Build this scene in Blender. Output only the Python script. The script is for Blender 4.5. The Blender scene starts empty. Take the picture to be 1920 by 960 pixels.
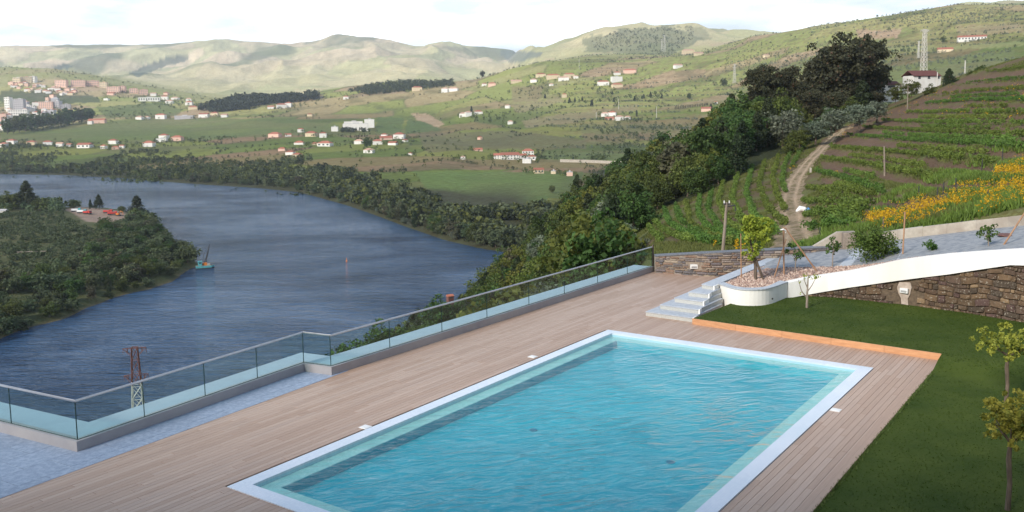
import bpy, math, random
import numpy as np
from mathutils import Vector, Matrix

random.seed(7)
rng = np.random.default_rng(7)
scene = bpy.context.scene
C = scene.collection
PI = math.pi

# ------------------------------------------------------------------ camera
H = 7.6                      # eye height above the deck, metres
F, CX, CY, YH, ROLL = 1690.0, 960.0, 400.0, 212.0, -0.017
PITCH = math.atan((CY - YH) / F)
_r = np.array([1.0, 0, 0]); _u = np.array([0, math.sin(PITCH), math.cos(PITCH)])
CF = np.array([0, math.cos(PITCH), -math.sin(PITCH)])
CR = _r * math.cos(ROLL) + _u * math.sin(ROLL)
CU = -_r * math.sin(ROLL) + _u * math.cos(ROLL)
cam = bpy.data.cameras.new("camera"); co = bpy.data.objects.new("camera", cam); C.objects.link(co)
m = Matrix(((CR[0], CU[0], -CF[0], 0), (CR[1], CU[1], -CF[1], 0), (CR[2], CU[2], -CF[2], H), (0, 0, 0, 1)))
co.matrix_world = m
cam.sensor_width = 36; cam.lens = 36 * F / 1920; cam.shift_y = -(480 - CY) / 1920
cam.clip_start = 0.3; cam.clip_end = 60000
scene.camera = co

# ------------------------------------------------------------------ light
SUN_EL, SUN_AZ = math.radians(34), math.radians(-138)     # azimuth from +Y, clockwise: behind and to the left
sd = Vector((math.sin(SUN_AZ) * math.cos(SUN_EL), math.cos(SUN_AZ) * math.cos(SUN_EL), math.sin(SUN_EL)))
sl = bpy.data.lights.new("sun", 'SUN'); so = bpy.data.objects.new("sun", sl); C.objects.link(so)
sl.energy = 4.3; sl.angle = math.radians(10); sl.color = (1.0, 0.93, 0.82)
so.rotation_euler = sd.to_track_quat('Z', 'Y').to_euler()
world = bpy.data.worlds.new("World"); scene.world = world; world.use_nodes = True
wn, wl = world.node_tree.nodes, world.node_tree.links
bg = wn['Background']; bg.inputs['Strength'].default_value = 0.10
sky = wn.new('ShaderNodeTexSky'); sky.sky_type = 'NISHITA'; sky.sun_disc = False
sky.sun_elevation = SUN_EL; sky.sun_rotation = SUN_AZ; sky.altitude = 100; sky.dust_density = 1.6; sky.air_density = 1.0
tc = wn.new('ShaderNodeTexCoord'); mp = wn.new('ShaderNodeMapping'); mp.inputs['Scale'].default_value = (1.4, 1.4, 6.0)
cn = wn.new('ShaderNodeTexNoise'); cn.inputs['Scale'].default_value = 2.2; cn.inputs['Detail'].default_value = 9; cn.inputs['Roughness'].default_value = 0.62
cr = wn.new('ShaderNodeMapRange'); cr.inputs[1].default_value = 0.40; cr.inputs[2].default_value = 0.72; cr.inputs[3].default_value = 0.60; cr.inputs[4].default_value = 1.0
cn2 = wn.new('ShaderNodeTexNoise'); cn2.inputs['Scale'].default_value = 4.1; cn2.inputs['Detail'].default_value = 8
cm = wn.new('ShaderNodeMix'); cm.data_type = 'RGBA'
cm.inputs[6].default_value = (11.2, 12.4, 13.6, 1); cm.inputs[7].default_value = (22.0, 22.0, 22.0, 1)
cm2 = wn.new('ShaderNodeMapRange'); cm2.inputs[1].default_value = 0.38; cm2.inputs[2].default_value = 0.62
mx = wn.new('ShaderNodeMix'); mx.data_type = 'RGBA'
wl.new(tc.outputs['Generated'], mp.inputs[0]); wl.new(mp.outputs[0], cn.inputs['Vector']); wl.new(mp.outputs[0], cn2.inputs['Vector'])
wl.new(cn.outputs[0], cr.inputs[0]); wl.new(cn2.outputs[0], cm2.inputs[0]); wl.new(cm2.outputs[0], cm.inputs[0])
sx = wn.new('ShaderNodeSeparateXYZ'); wl.new(tc.outputs['Generated'], sx.inputs[0])
ev = wn.new('ShaderNodeMapRange'); ev.interpolation_type = 'SMOOTHSTEP'; ev.inputs[1].default_value = 0.17; ev.inputs[2].default_value = 0.50; wl.new(sx.outputs[2], ev.inputs[0])
zn = wn.new('ShaderNodeMix'); zn.data_type = 'RGBA'; zn.inputs[6].default_value = (1.0, 1.0, 1.0, 1); zn.inputs[7].default_value = (0.20, 0.29, 0.42, 1); wl.new(ev.outputs[0], zn.inputs[0])
zm = wn.new('ShaderNodeMix'); zm.data_type = 'RGBA'; zm.blend_type = 'MULTIPLY'; zm.inputs[0].default_value = 1.0
wl.new(cm.outputs[2], zm.inputs[6]); wl.new(zn.outputs[2], zm.inputs[7])       # the veil of cloud thins towards the zenith
wl.new(cr.outputs[0], mx.inputs[0]); wl.new(sky.outputs[0], mx.inputs[6]); wl.new(zm.outputs[2], mx.inputs[7]); wl.new(mx.outputs[2], bg.inputs[0])
scene.view_settings.view_transform = 'Standard'; scene.view_settings.look = 'None'
scene.view_settings.exposure = 0.1; scene.view_settings.gamma = 1.0; scene.view_settings.use_curve_mapping = False
scene.cycles.use_denoising = True
scene.cycles.max_bounces = 8; scene.cycles.transparent_max_bounces = 16; scene.cycles.volume_bounces = 1
scene.cycles.caustics_reflective = False; scene.cycles.caustics_refractive = False

# ------------------------------------------------------------------ photograph <-> world
def ray(px, py):
    d = CF + CR * (px - CX) / F + CU * (CY - py) / F
    return d / d[1]
def G(px, py, z=0.0):                       # the point at height z seen at pixel
    d = ray(px, py); t = (z - H) / d[2]
    return Vector((d[0] * t, t, z))
def A(px, py, Y):                           # the point at forward distance Y
    d = ray(px, py); return Vector((d[0] * Y, Y, H + d[2] * Y))
def uofpx(px): return (px - CX) / F * 1.006
def proj(X, Y, Z):
    X = np.asarray(X, float); Y = np.asarray(Y, float); Z = np.asarray(Z, float) - H
    c = X * CF[0] + Y * CF[1] + Z * CF[2]; a = X * CR[0] + Y * CR[1] + Z * CR[2]; b = X * CU[0] + Y * CU[1] + Z * CU[2]
    c = np.where(np.abs(c) < 1e-6, 1e-6, c)
    return CX + F * a / c, CY - F * b / c
def zcol(u, py, Y):                         # height at distance Y on azimuth u seen at image row py
    b = (CY - py) / F
    a = (u * (CF[1] + CU[1] * b) - CF[0] - CU[0] * b) / (CR[0] - u * CR[1])
    d = CF + CR * a + CU * b
    return H + d[2] / d[1] * Y

# ------------------------------------------------------------------ noise
def _hash(ix, iy, s):
    h = (ix.astype(np.int64) * 374761393 + iy.astype(np.int64) * 668265263 + s * 1442695041) & 0xffffffff
    h = ((h ^ (h >> 13)) * 1274126177) & 0xffffffff
    return ((h ^ (h >> 16)) & 0xffff) / 65535.0
def vnoise(x, y, s=0):
    x = np.asarray(x, float); y = np.asarray(y, float)
    ix = np.floor(x); iy = np.floor(y); fx = x - ix; fy = y - iy
    fx = fx * fx * (3 - 2 * fx); fy = fy * fy * (3 - 2 * fy)
    a = _hash(ix, iy, s); b = _hash(ix + 1, iy, s); c = _hash(ix, iy + 1, s); d = _hash(ix + 1, iy + 1, s)
    return (a + (b - a) * fx) * (1 - fy) + (c + (d - c) * fx) * fy
def fbm(x, y, o=4, s=0):
    t = 0; a = 1; n = 0
    for k in range(o):
        t = t + a * vnoise(x * 2 ** k + 17.3 * k, y * 2 ** k - 9.1 * k, s + k); n += a; a *= 0.5
    return t / n                            # 0..1
def voro(x, y, s=0):                        # cell id, distance to border
    ix = np.floor(x); iy = np.floor(y)
    d1 = np.full(np.shape(x), 9.0); d2 = np.full(np.shape(x), 9.0); cid = np.zeros(np.shape(x))
    for i in (-1, 0, 1):
        for j in (-1, 0, 1):
            jx = ix + i; jy = iy + j
            d = np.hypot(jx + _hash(jx, jy, s) - x, jy + _hash(jx, jy, s + 5) - y)
            cl = d < d1
            d2 = np.where(cl, d1, np.minimum(d2, d)); cid = np.where(cl, _hash(jx, jy, s + 9), cid); d1 = np.where(cl, d, d1)
    return cid, d2 - d1
def inpoly(px, py, poly):
    r = np.zeros(np.shape(px), bool); n = len(poly)
    for i in range(n):
        x1, y1 = poly[i]; x2, y2 = poly[(i + 1) % n]
        if y1 == y2: continue
        c = ((y1 > py) != (y2 > py)) & (px < (x2 - x1) * (py - y1) / (y2 - y1) + x1)
        r ^= c
    return r

# ------------------------------------------------------------------ objects
def tag(o, label=None, cat=None, group=None, kind=None):
    if label: o['label'] = label
    if cat: o['category'] = cat
    if group: o['group'] = group
    if kind: o['kind'] = kind
    return o
def link(name, me, mat=None, parent=None, loc=None):
    o = bpy.data.objects.new(name, me); C.objects.link(o)
    if mat is not None and me is not None and len(me.materials) == 0: me.materials.append(mat)
    if parent is not None: o.parent = parent
    if loc is not None: o.location = loc
    return o
def empty(name, loc=(0, 0, 0), rz=0.0):
    o = bpy.data.objects.new(name, None); C.objects.link(o); o.location = loc; o.rotation_euler = (0, 0, rz); o.empty_display_size = 0.2
    return o
kids = {}
def copy_tree(o, parent=None):
    c = o.copy(); C.objects.link(c)
    if parent is not None: c.parent = parent
    for ch in list(o.children): copy_tree(ch, c)
    return c
def amesh(name, V, Q, attr=None, smooth=False, col=None):   # fast mesh from arrays, Q is (n,3) or (n,4)
    V = np.asarray(V, np.float32).reshape(-1, 3); Q = np.asarray(Q, np.int32)
    me = bpy.data.meshes.new(name); k = Q.shape[1]; n = len(Q)
    me.vertices.add(len(V)); me.vertices.foreach_set('co', V.ravel())
    me.loops.add(n * k); me.loops.foreach_set('vertex_index', Q.ravel())
    me.polygons.add(n); me.polygons.foreach_set('loop_start', np.arange(0, n * k, k, dtype=np.int32))
    me.polygons.foreach_set('use_smooth', np.full(n, bool(smooth)))
    me.update(calc_edges=True)
    if attr is not None:
        a = me.attributes.new('tint', 'FLOAT', 'POINT'); a.data.foreach_set('value', np.asarray(attr, np.float32).ravel())
    if col is not None:
        a = me.attributes.new('albedo', 'FLOAT_COLOR', 'POINT')
        cc = np.ones((len(V), 4), np.float32); cc[:, :3] = col; a.data.foreach_set('color', cc.ravel())
    return me
class MB:
    def __init__(s): s.v = []; s.f = []
    def add(s, vs, fs):
        b = len(s.v); s.v += [tuple(v) for v in vs]; s.f += [tuple(b + i for i in f) for f in fs]; return s
    def box(s, c, d, rz=0.0):               # centre, full size
        x, y, z = (k / 2 for k in d); cs, sn = math.cos(rz), math.sin(rz)
        vs = [(c[0] + a * x * cs - b * y * sn, c[1] + a * x * sn + b * y * cs, c[2] + e * z) for e in (-1, 1) for a, b in ((-1, -1), (1, -1), (1, 1), (-1, 1))]
        return s.add(vs, [(3, 2, 1, 0), (4, 5, 6, 7), (0, 1, 5, 4), (1, 2, 6, 5), (2, 3, 7, 6), (3, 0, 4, 7)])
    def prism(s, poly, z0, z1):             # poly counter-clockwise; z0/z1 number or list
        n = len(poly); a = z0 if hasattr(z0, '__len__') else [z0] * n; b = z1 if hasattr(z1, '__len__') else [z1] * n
        vs = [(p[0], p[1], a[i]) for i, p in enumerate(poly)] + [(p[0], p[1], b[i]) for i, p in enumerate(poly)]
        return s.add(vs, [tuple(range(n - 1, -1, -1)), tuple(range(n, 2 * n))] + [(i, (i + 1) % n, n + (i + 1) % n, n + i) for i in range(n)])
    def tube(s, pts, r, n=8, cap=True):
        pts = [Vector(p) for p in pts]; rr = r if hasattr(r, '__len__') else [r] * len(pts); vs = []; fs = []
        up = Vector((0, 0, 1))
        for i, p in enumerate(pts):
            t = (pts[min(i + 1, len(pts) - 1)] - pts[max(i - 1, 0)]).normalized()
            a = t.cross(up if abs(t.z) < 0.95 else Vector((1, 0, 0))).normalized(); b = t.cross(a)
            for k in range(n):
                q = p + (a * math.cos(2 * PI * k / n) + b * math.sin(2 * PI * k / n)) * rr[i]; vs.append(q)
        for i in range(len(pts) - 1):
            for k in range(n): fs.append((i * n + k, i * n + (k + 1) % n, (i + 1) * n + (k + 1) % n, (i + 1) * n + k))
        if cap: fs.append(tuple(range(n))); fs.append(tuple(range((len(pts) - 1) * n + n - 1, (len(pts) - 1) * n - 1, -1)))
        return s.add(vs, fs)
    def bar(s, p, q, w): return s.tube([p, q], w / 1.5, 4)
    def mesh(s, name, bevel=0):
        me = bpy.data.meshes.new(name); me.from_pydata(s.v, [], s.f); me.update()
        import bmesh
        bm = bmesh.new(); bm.from_mesh(me); bmesh.ops.recalc_face_normals(bm, faces=bm.faces)
        if bevel: bmesh.ops.bevel(bm, geom=bm.edges, offset=bevel, segments=1, affect='EDGES')
        bm.to_mesh(me); bm.free(); return me
    def build(s, name, mat, parent=None, loc=None, bevel=0, rz=None):
        o = link(name, s.mesh(name, bevel), mat, parent, loc)
        if rz is not None: o.rotation_euler = (0, 0, rz)
        return o
def clip(poly, p, n):                       # keep the side where (x-p).n >= 0
    out = []
    for i in range(len(poly)):
        a, b = poly[i], poly[(i + 1) % len(poly)]
        da = (a[0] - p[0]) * n[0] + (a[1] - p[1]) * n[1]; db = (b[0] - p[0]) * n[0] + (b[1] - p[1]) * n[1]
        if da >= 0: out.append(a)
        if (da > 0 > db) or (da < 0 < db):
            t = da / (da - db); out.append((a[0] + (b[0] - a[0]) * t, a[1] + (b[1] - a[1]) * t))
    return out

# ------------------------------------------------------------------ materials
def nm(name):
    mt = bpy.data.materials.new(name); mt.use_nodes = True
    nt = mt.node_tree; b = nt.nodes['Principled BSDF']; return mt, nt.nodes, nt.links, b
def N(nodes, t, **kw):
    n = nodes.new(t)
    for k, v in kw.items():
        if k.startswith('i_'):
            key = k[2:]; key = int(key) if key.isdigit() else key.replace('_', ' ')
            n.inputs[key].default_value = v
        else: setattr(n, k, v)
    return n
def mixc(nodes, links, f, a, b, blend='MIX'):
    n = nodes.new('ShaderNodeMix'); n.data_type = 'RGBA'; n.blend_type = blend
    for sock, val in ((0, f), (6, a), (7, b)):
        if hasattr(val, 'links') or hasattr(val, 'is_output'): links.new(val, n.inputs[sock])
        elif sock == 0: n.inputs[0].default_value = val
        else: n.inputs[sock].default_value = (*val, 1) if len(val) == 3 else val
    return n.outputs[2]
def ramp(nodes, links, src, lo, hi, a=0.0, b=1.0):
    n = nodes.new('ShaderNodeMapRange'); links.new(src, n.inputs[0])
    n.inputs[1].default_value = lo; n.inputs[2].default_value = hi; n.inputs[3].default_value = a; n.inputs[4].default_value = b
    return n.outputs[0]
def coords(nodes, links, scale=(1, 1, 1), rz=0.0, kind='Object'):
    t = nodes.new('ShaderNodeTexCoord'); mpp = nodes.new('ShaderNodeMapping')
    mpp.inputs['Scale'].default_value = scale; mpp.inputs['Rotation'].default_value = (0, 0, rz)
    links.new(t.outputs[kind], mpp.inputs[0]); return mpp.outputs[0]
def noise(nodes, links, vec, scale, detail=6, rough=0.55, dist=0.0):
    n = N(nodes, 'ShaderNodeTexNoise', i_Scale=scale, i_Detail=detail, i_Roughness=rough, i_Distortion=dist); links.new(vec, n.inputs['Vector']); return n.outputs[0]
def bump(nodes, links, b, h, strength=0.3, dist=0.02):
    n = N(nodes, 'ShaderNodeBump', i_Strength=strength, i_Distance=dist); links.new(h, n.inputs['Height']); links.new(n.outputs[0], b.inputs['Normal']); return n
def mat(name, c1, c2=None, scale=8, rough=0.7, bstr=0.2, bdist=0.01, metal=0.0, spec=0.4, vary=0.0, stretch=(1, 1, 1), rz=0.0, c3=None):
    mt, n, l, b = nm(name); c2 = c2 or tuple(x * 0.75 for x in c1)
    v = coords(n, l, stretch, rz); ns = noise(n, l, v, scale)
    col = mixc(n, l, ramp(n, l, ns, 0.35, 0.65), c1, c2)
    if c3:
        n2 = noise(n, l, v, scale * 0.13, 4); col = mixc(n, l, ramp(n, l, n2, 0.45, 0.62), col, c3)
    if vary:
        oi = n.new('ShaderNodeObjectInfo'); vv = ramp(n, l, oi.outputs['Random'], 0, 1, 1 - vary, 1 + vary)
        hsv = n.new('ShaderNodeHueSaturation'); l.new(vv, hsv.inputs['Value']); l.new(col, hsv.inputs['Color']); col = hsv.outputs[0]
    l.new(col, b.inputs['Base Color']); b.inputs['Roughness'].default_value = rough; b.inputs['Metallic'].default_value = metal
    b.inputs['Specular IOR Level'].default_value = spec
    if bstr: bump(n, l, b, ns, bstr, bdist)
    return mt
def leafmat(name, dark, light, warm=None, vary=0.25, trans=0.25, hue=0.03):
    mt, n, l, b = nm(name)
    at = N(n, 'ShaderNodeAttribute', attribute_name='tint')
    col = mixc(n, l, at.outputs['Fac'], dark, light)
    if warm: col = mixc(n, l, ramp(n, l, at.outputs['Fac'], 0.86, 0.92), col, warm)
    oi = n.new('ShaderNodeObjectInfo'); hsv = n.new('ShaderNodeHueSaturation')
    l.new(ramp(n, l, oi.outputs['Random'], 0, 1, 1 - vary, 1 + vary), hsv.inputs['Value'])
    mm = N(n, 'ShaderNodeMath', operation='MULTIPLY', i_1=7.31); l.new(oi.outputs['Random'], mm.inputs[0])
    fr = N(n, 'ShaderNodeMath', operation='FRACT'); l.new(mm.outputs[0], fr.inputs[0])
    l.new(ramp(n, l, fr.outputs[0], 0, 1, 0.5 - hue, 0.5 + hue), hsv.inputs['Hue']); l.new(col, hsv.inputs['Color'])
    l.new(hsv.outputs[0], b.inputs['Base Color']); b.inputs['Roughness'].default_value = 0.65; b.inputs['Specular IOR Level'].default_value = 0.25
    tr = n.new('ShaderNodeBsdfTranslucent'); l.new(hsv.outputs[0], tr.inputs[0]); ms = N(n, 'ShaderNodeMixShader'); ms.inputs[0].default_value = trans
    out = n['Material Output']; l.new(b.outputs[0], ms.inputs[1]); l.new(tr.outputs[0], ms.inputs[2]); l.new(ms.outputs[0], out.inputs['Surface'])
    return mt

M = {}
M['leaf_mid'] = leafmat('leaf_mid', (0.028, 0.048, 0.012), (0.105, 0.145, 0.032), hue=0.045)
M['leaf_lime'] = leafmat('leaf_lime', (0.035, 0.055, 0.012), (0.17, 0.19, 0.035), vary=0.15)
M['leaf_dark'] = leafmat('leaf_dark', (0.014, 0.024, 0.011), (0.048, 0.066, 0.024))
M['leaf_gum'] = leafmat('leaf_gum', (0.030, 0.038, 0.020), (0.085, 0.080, 0.040), warm=(0.15, 0.080, 0.050), vary=0.12, hue=0.01)
M['leaf_olive'] = leafmat('leaf_olive', (0.065, 0.080, 0.050), (0.20, 0.23, 0.16), vary=0.15)
M['leaf_willow'] = leafmat('leaf_willow', (0.045, 0.065, 0.028), (0.13, 0.16, 0.075), vary=0.2)
M['leaf_brown'] = leafmat('leaf_brown', (0.05, 0.05, 0.028), (0.12, 0.115, 0.06), vary=0.2)
M['leaf_vine'] = leafmat('leaf_vine', (0.06, 0.10, 0.018), (0.17, 0.25, 0.045), vary=0.12)
M['leaf_grass'] = leafmat('leaf_grass', (0.065, 0.09, 0.022), (0.17, 0.20, 0.06), vary=0.1)
M['leaf_citrus'] = leafmat('leaf_citrus', (0.13, 0.19, 0.02), (0.44, 0.47, 0.06), vary=0.1)
M['leaf_shrub'] = leafmat('leaf_shrub', (0.035, 0.075, 0.015), (0.12, 0.20, 0.04), vary=0.1)
M['leaf_lawn'] = leafmat('leaf_lawn', (0.036, 0.066, 0.008), (0.056, 0.090, 0.012), vary=0.0, hue=0.0)
M['flower'] = leafmat('flower', (0.48, 0.25, 0.01), (0.74, 0.46, 0.02), vary=0.0, trans=0.35, hue=0)
M['bark'] = mat('bark', (0.16, 0.12, 0.09), (0.08, 0.06, 0.045), 14, 0.9, 0.6, 0.02, stretch=(1, 1, 0.2))
M['bark_pale'] = mat('bark_pale', (0.30, 0.25, 0.21), (0.19, 0.15, 0.12), 10, 0.9, 0.5, 0.02, stretch=(1, 1, 0.2))
M['stake'] = mat('stake', (0.42, 0.25, 0.15), (0.30, 0.17, 0.10), 12, 0.85, 0.3, 0.01, stretch=(1, 1, 0.1))
M['weathered'] = mat('weathered', (0.30, 0.25, 0.20), (0.19, 0.15, 0.12), 12, 0.9, 0.4, 0.01, stretch=(1, 1, 0.1))
M['granite'] = mat('granite', (0.28, 0.34, 0.44), (0.20, 0.25, 0.34), 60, 0.55, 0.1, 0.002, vary=0.07, c3=(0.31, 0.37, 0.47))  # grey stone; the blue of the sky is put into its colour
M['granite_step'] = mat('granite_step', (0.50, 0.50, 0.48), (0.36, 0.37, 0.35), 40, 0.65, 0.15, 0.003, vary=0.06)
M['plaster'] = mat('plaster', (0.87, 0.86, 0.84), (0.80, 0.79, 0.76), 2.2, 0.85, 0.08, 0.004, c3=(0.74, 0.72, 0.67), stretch=(1, 1, .35))
M['plinth'] = mat('plinth', (0.33, 0.32, 0.335), (0.29, 0.28, 0.295), 2.5, 0.55, 0.05, 0.002, c3=(0.37, 0.35, 0.35))
M['granite_light'] = mat('granite_light', (0.45, 0.48, 0.53), (0.36, 0.39, 0.43), 60, 0.55, 0.1, 0.002, vary=0.05, c3=(0.48, 0.51, 0.55))
M['pale_ledge'] = mat('pale_ledge', (0.38, 0.45, 0.52), (0.35, 0.41, 0.48), 3, 0.6, 0.03, 0.002)
M['orange_board'] = mat('orange_board', (0.58, 0.31, 0.16), (0.48, 0.24, 0.12), 10, 0.65, 0.15, 0.004, stretch=(0.3, 0.3, 2), vary=0.06)
M['asphalt'] = mat('asphalt', (0.33, 0.34, 0.35), (0.26, 0.27, 0.285), 30, 0.8, 0.3, 0.006, c3=(0.20, 0.215, 0.24))
M['kerb'] = mat('kerb', (0.50, 0.45, 0.38), (0.40, 0.36, 0.30), 6, 0.85, 0.3, 0.008, c3=(0.34, 0.29, 0.24))
M['steel'] = mat('steel', (0.48, 0.48, 0.50), (0.42, 0.42, 0.44), 5, 0.32, 0.0, metal=0.9)
M['white_paint'] = mat('white_paint', (0.80, 0.80, 0.79), (0.74, 0.74, 0.73), 4, 0.5, 0.0)
M['house_white'] = mat('house_white', (0.80, 0.78, 0.74), (0.68, 0.65, 0.60), 0.4, 0.85, 0.0, vary=0.08)
M['house_cream'] = mat('house_cream', (0.70, 0.58, 0.40), (0.60, 0.48, 0.32), 0.4, 0.85, 0.0, vary=0.1)
M['house_pink'] = mat('house_pink', (0.72, 0.48, 0.38), (0.66, 0.44, 0.35), 0.3, 0.85, 0.0, vary=0.08)
M['house_grey'] = mat('house_grey', (0.46, 0.44, 0.45), (0.38, 0.36, 0.38), 0.3, 0.85, 0.0, vary=0.1)
M['roof_red'] = mat('roof_red', (0.42, 0.14, 0.085), (0.30, 0.11, 0.07), 0.8, 0.85, 0.1, 0.02, vary=0.2)
M['roof_pale'] = mat('roof_pale', (0.56, 0.34, 0.25), (0.44, 0.26, 0.19), 0.8, 0.85, 0.1, 0.02, vary=0.15)
M['roof_flat'] = mat('roof_flat', (0.50, 0.49, 0.48), (0.40, 0.39, 0.39), 0.5, 0.85, 0.0, vary=0.15)
M['roof_dark'] = mat('roof_dark', (0.15, 0.055, 0.045), (0.10, 0.04, 0.035), 3, 0.85, 0.2, 0.02)
M['window_dark'] = mat('window_dark', (0.05, 0.06, 0.075), (0.08, 0.09, 0.1), 0.4, 0.2, 0.0, spec=0.6)
M['rust_paint'] = mat('rust_paint', (0.18, 0.075, 0.058), (0.12, 0.055, 0.045), 6, 0.7, 0.0)
M['pylon_white'] = mat('pylon_white', (0.62, 0.60, 0.56), (0.50, 0.47, 0.43), 3, 0.7, 0.0)
M['mortar'] = mat('mortar', (0.30, 0.25, 0.20), (0.20, 0.16, 0.13), 9, 0.95, 0.6, 0.03)
M['soil'] = mat('soil', (0.16, 0.10, 0.07), (0.22, 0.15, 0.10), 2, 0.95, 0.4, 0.05)
M['teal'] = mat('teal', (0.10, 0.40, 0.42), (0.08, 0.30, 0.33), 1, 0.5, 0.0)
M['orange'] = mat('orange', (0.70, 0.22, 0.04), (0.55, 0.17, 0.03), 1, 0.5, 0.0)
M['black'] = mat('black', (0.03, 0.03, 0.032), (0.05, 0.05, 0.05), 3, 0.6, 0.0)
M['drain'] = mat('drain', (0.002, 0.15, 0.24), (0.002, 0.13, 0.21), 2, 0.5, 0.0)
M['red'] = mat('red', (0.50, 0.05, 0.04), (0.40, 0.04, 0.03), 2, 0.45, 0.0)
M['blue'] = mat('blue', (0.08, 0.25, 0.55), (0.06, 0.2, 0.45), 2, 0.5, 0.0)

def stone_mat(name, cols, sc=9):
    mt, n, l, b = nm(name); oi = n.new('ShaderNodeObjectInfo')
    r = n.new('ShaderNodeValToRGB'); r.color_ramp.interpolation = 'CONSTANT'; e = r.color_ramp.elements
    e[0].position = 0; e[0].color = (*cols[0], 1); e[1].position = 1 / len(cols); e[1].color = (*cols[1], 1)
    for i in range(2, len(cols)): q = e.new(i / len(cols)); q.color = (*cols[i], 1)
    l.new(oi.outputs['Random'], r.inputs[0]); v = coords(n, l); ns = noise(n, l, v, sc, 8, 0.65)
    col = mixc(n, l, ramp(n, l, ns, 0.3, 0.7), r.outputs[0], (0.10, 0.08, 0.06), 'MULTIPLY'); col = mixc(n, l, 0.45, r.outputs[0], col)
    n2 = noise(n, l, v, sc * 2.3, 6); col = mixc(n, l, ramp(n, l, n2, 0.58, 0.68), col, (0.34, 0.30, 0.24))
    l.new(col, b.inputs['Base Color']); b.inputs['Roughness'].default_value = 0.9; bump(n, l, b, ns, 0.7, 0.03); return mt
M['schist'] = stone_mat('schist', [(0.22, 0.19, 0.18), (0.33, 0.25, 0.19), (0.40, 0.33, 0.26), (0.15, 0.14, 0.15), (0.28, 0.18, 0.13), (0.36, 0.30, 0.27), (0.20, 0.17, 0.18)], 10)
M['rubble'] = stone_mat('rubble', [(0.14, 0.088, 0.050), (0.105, 0.064, 0.040), (0.18, 0.115, 0.065), (0.12, 0.078, 0.055), (0.08, 0.058, 0.04), (0.155, 0.10, 0.06), (0.11, 0.065, 0.055), (0.28, 0.19, 0.11), (0.12, 0.078, 0.045), (0.10, 0.066, 0.045)], 7)

def mk_deck(rot):
    mt, n, l, b = nm('deck_wood'); v0 = coords(n, l, (1, 1, 1), rot, 'Object'); o2 = n.new('ShaderNodeObjectInfo'); ml = N(n, 'ShaderNodeMath', operation='MULTIPLY', i_1=60.0); l.new(o2.outputs['Random'], ml.inputs[0]); va = N(n, 'ShaderNodeVectorMath', operation='ADD'); l.new(v0, va.inputs[0]); l.new(ml.outputs[0], va.inputs[1]); v = va.outputs[0]
    st = n.new('ShaderNodeMapping'); st.inputs['Scale'].default_value = (0.6, 14, 1); l.new(v, st.inputs[0])
    g = noise(n, l, st.outputs[0], 3.0, 8, 0.6, 0.4)
    col = mixc(n, l, ramp(n, l, g, 0.3, 0.7), (0.465, 0.325, 0.245), (0.385, 0.265, 0.200))
    at = N(n, 'ShaderNodeAttribute', attribute_name='tint')
    oi = n.new('ShaderNodeObjectInfo'); ad = N(n, 'ShaderNodeMath', operation='ADD'); l.new(oi.outputs['Random'], ad.inputs[0]); l.new(at.outputs['Fac'], ad.inputs[1])
    fr = N(n, 'ShaderNodeMath', operation='FRACT'); l.new(ad.outputs[0], fr.inputs[0])
    hsv = n.new('ShaderNodeHueSaturation'); l.new(ramp(n, l, fr.outputs[0], 0, 1, 0.90, 1.09), hsv.inputs['Value']); l.new(ramp(n, l, fr.outputs[0], 0, 1, 1.08, 0.92), hsv.inputs['Saturation']); l.new(col, hsv.inputs['Color'])
    big = noise(n, l, v, 0.35, 4); cc = mixc(n, l, ramp(n, l, big, 0.5, 0.75, 0, 0.2 if rot == 0 else 0.0), hsv.outputs[0], (0.30, 0.25, 0.23))
    l.new(cc, b.inputs['Base Color']); b.inputs['Roughness'].default_value = 0.5; b.inputs['Specular IOR Level'].default_value = 0.45
    bump(n, l, b, g, 0.25 if rot == 0 else 0.0, 0.002); return mt
def mk_glass():
    mt = bpy.data.materials.new('tinted_glass'); mt.use_nodes = True; n = mt.node_tree.nodes; l = mt.node_tree.links; n.remove(n['Principled BSDF'])
    t = N(n, 'ShaderNodeBsdfTransparent'); t.inputs[0].default_value = (0.86, 0.945, 0.935, 1); g = N(n, 'ShaderNodeBsdfGlossy'); g.inputs['Roughness'].default_value = 0.02
    ge = n.new('ShaderNodeNewGeometry'); io = N(n, 'ShaderNodeMapRange'); io.inputs[3].default_value = 1.5; io.inputs[4].default_value = 1 / 1.5; l.new(ge.outputs['Backfacing'], io.inputs[0])
    fr = N(n, 'ShaderNodeFresnel'); l.new(io.outputs[0], fr.inputs[0]); fs = N(n, 'ShaderNodeMath', operation='MULTIPLY', i_1=0.6); l.new(fr.outputs[0], fs.inputs[0])
    ms = n.new('ShaderNodeMixShader'); l.new(fs.outputs[0], ms.inputs[0]); l.new(t.outputs[0], ms.inputs[1]); l.new(g.outputs[0], ms.inputs[2]); l.new(ms.outputs[0], n['Material Output'].inputs[0]); return mt
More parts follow.
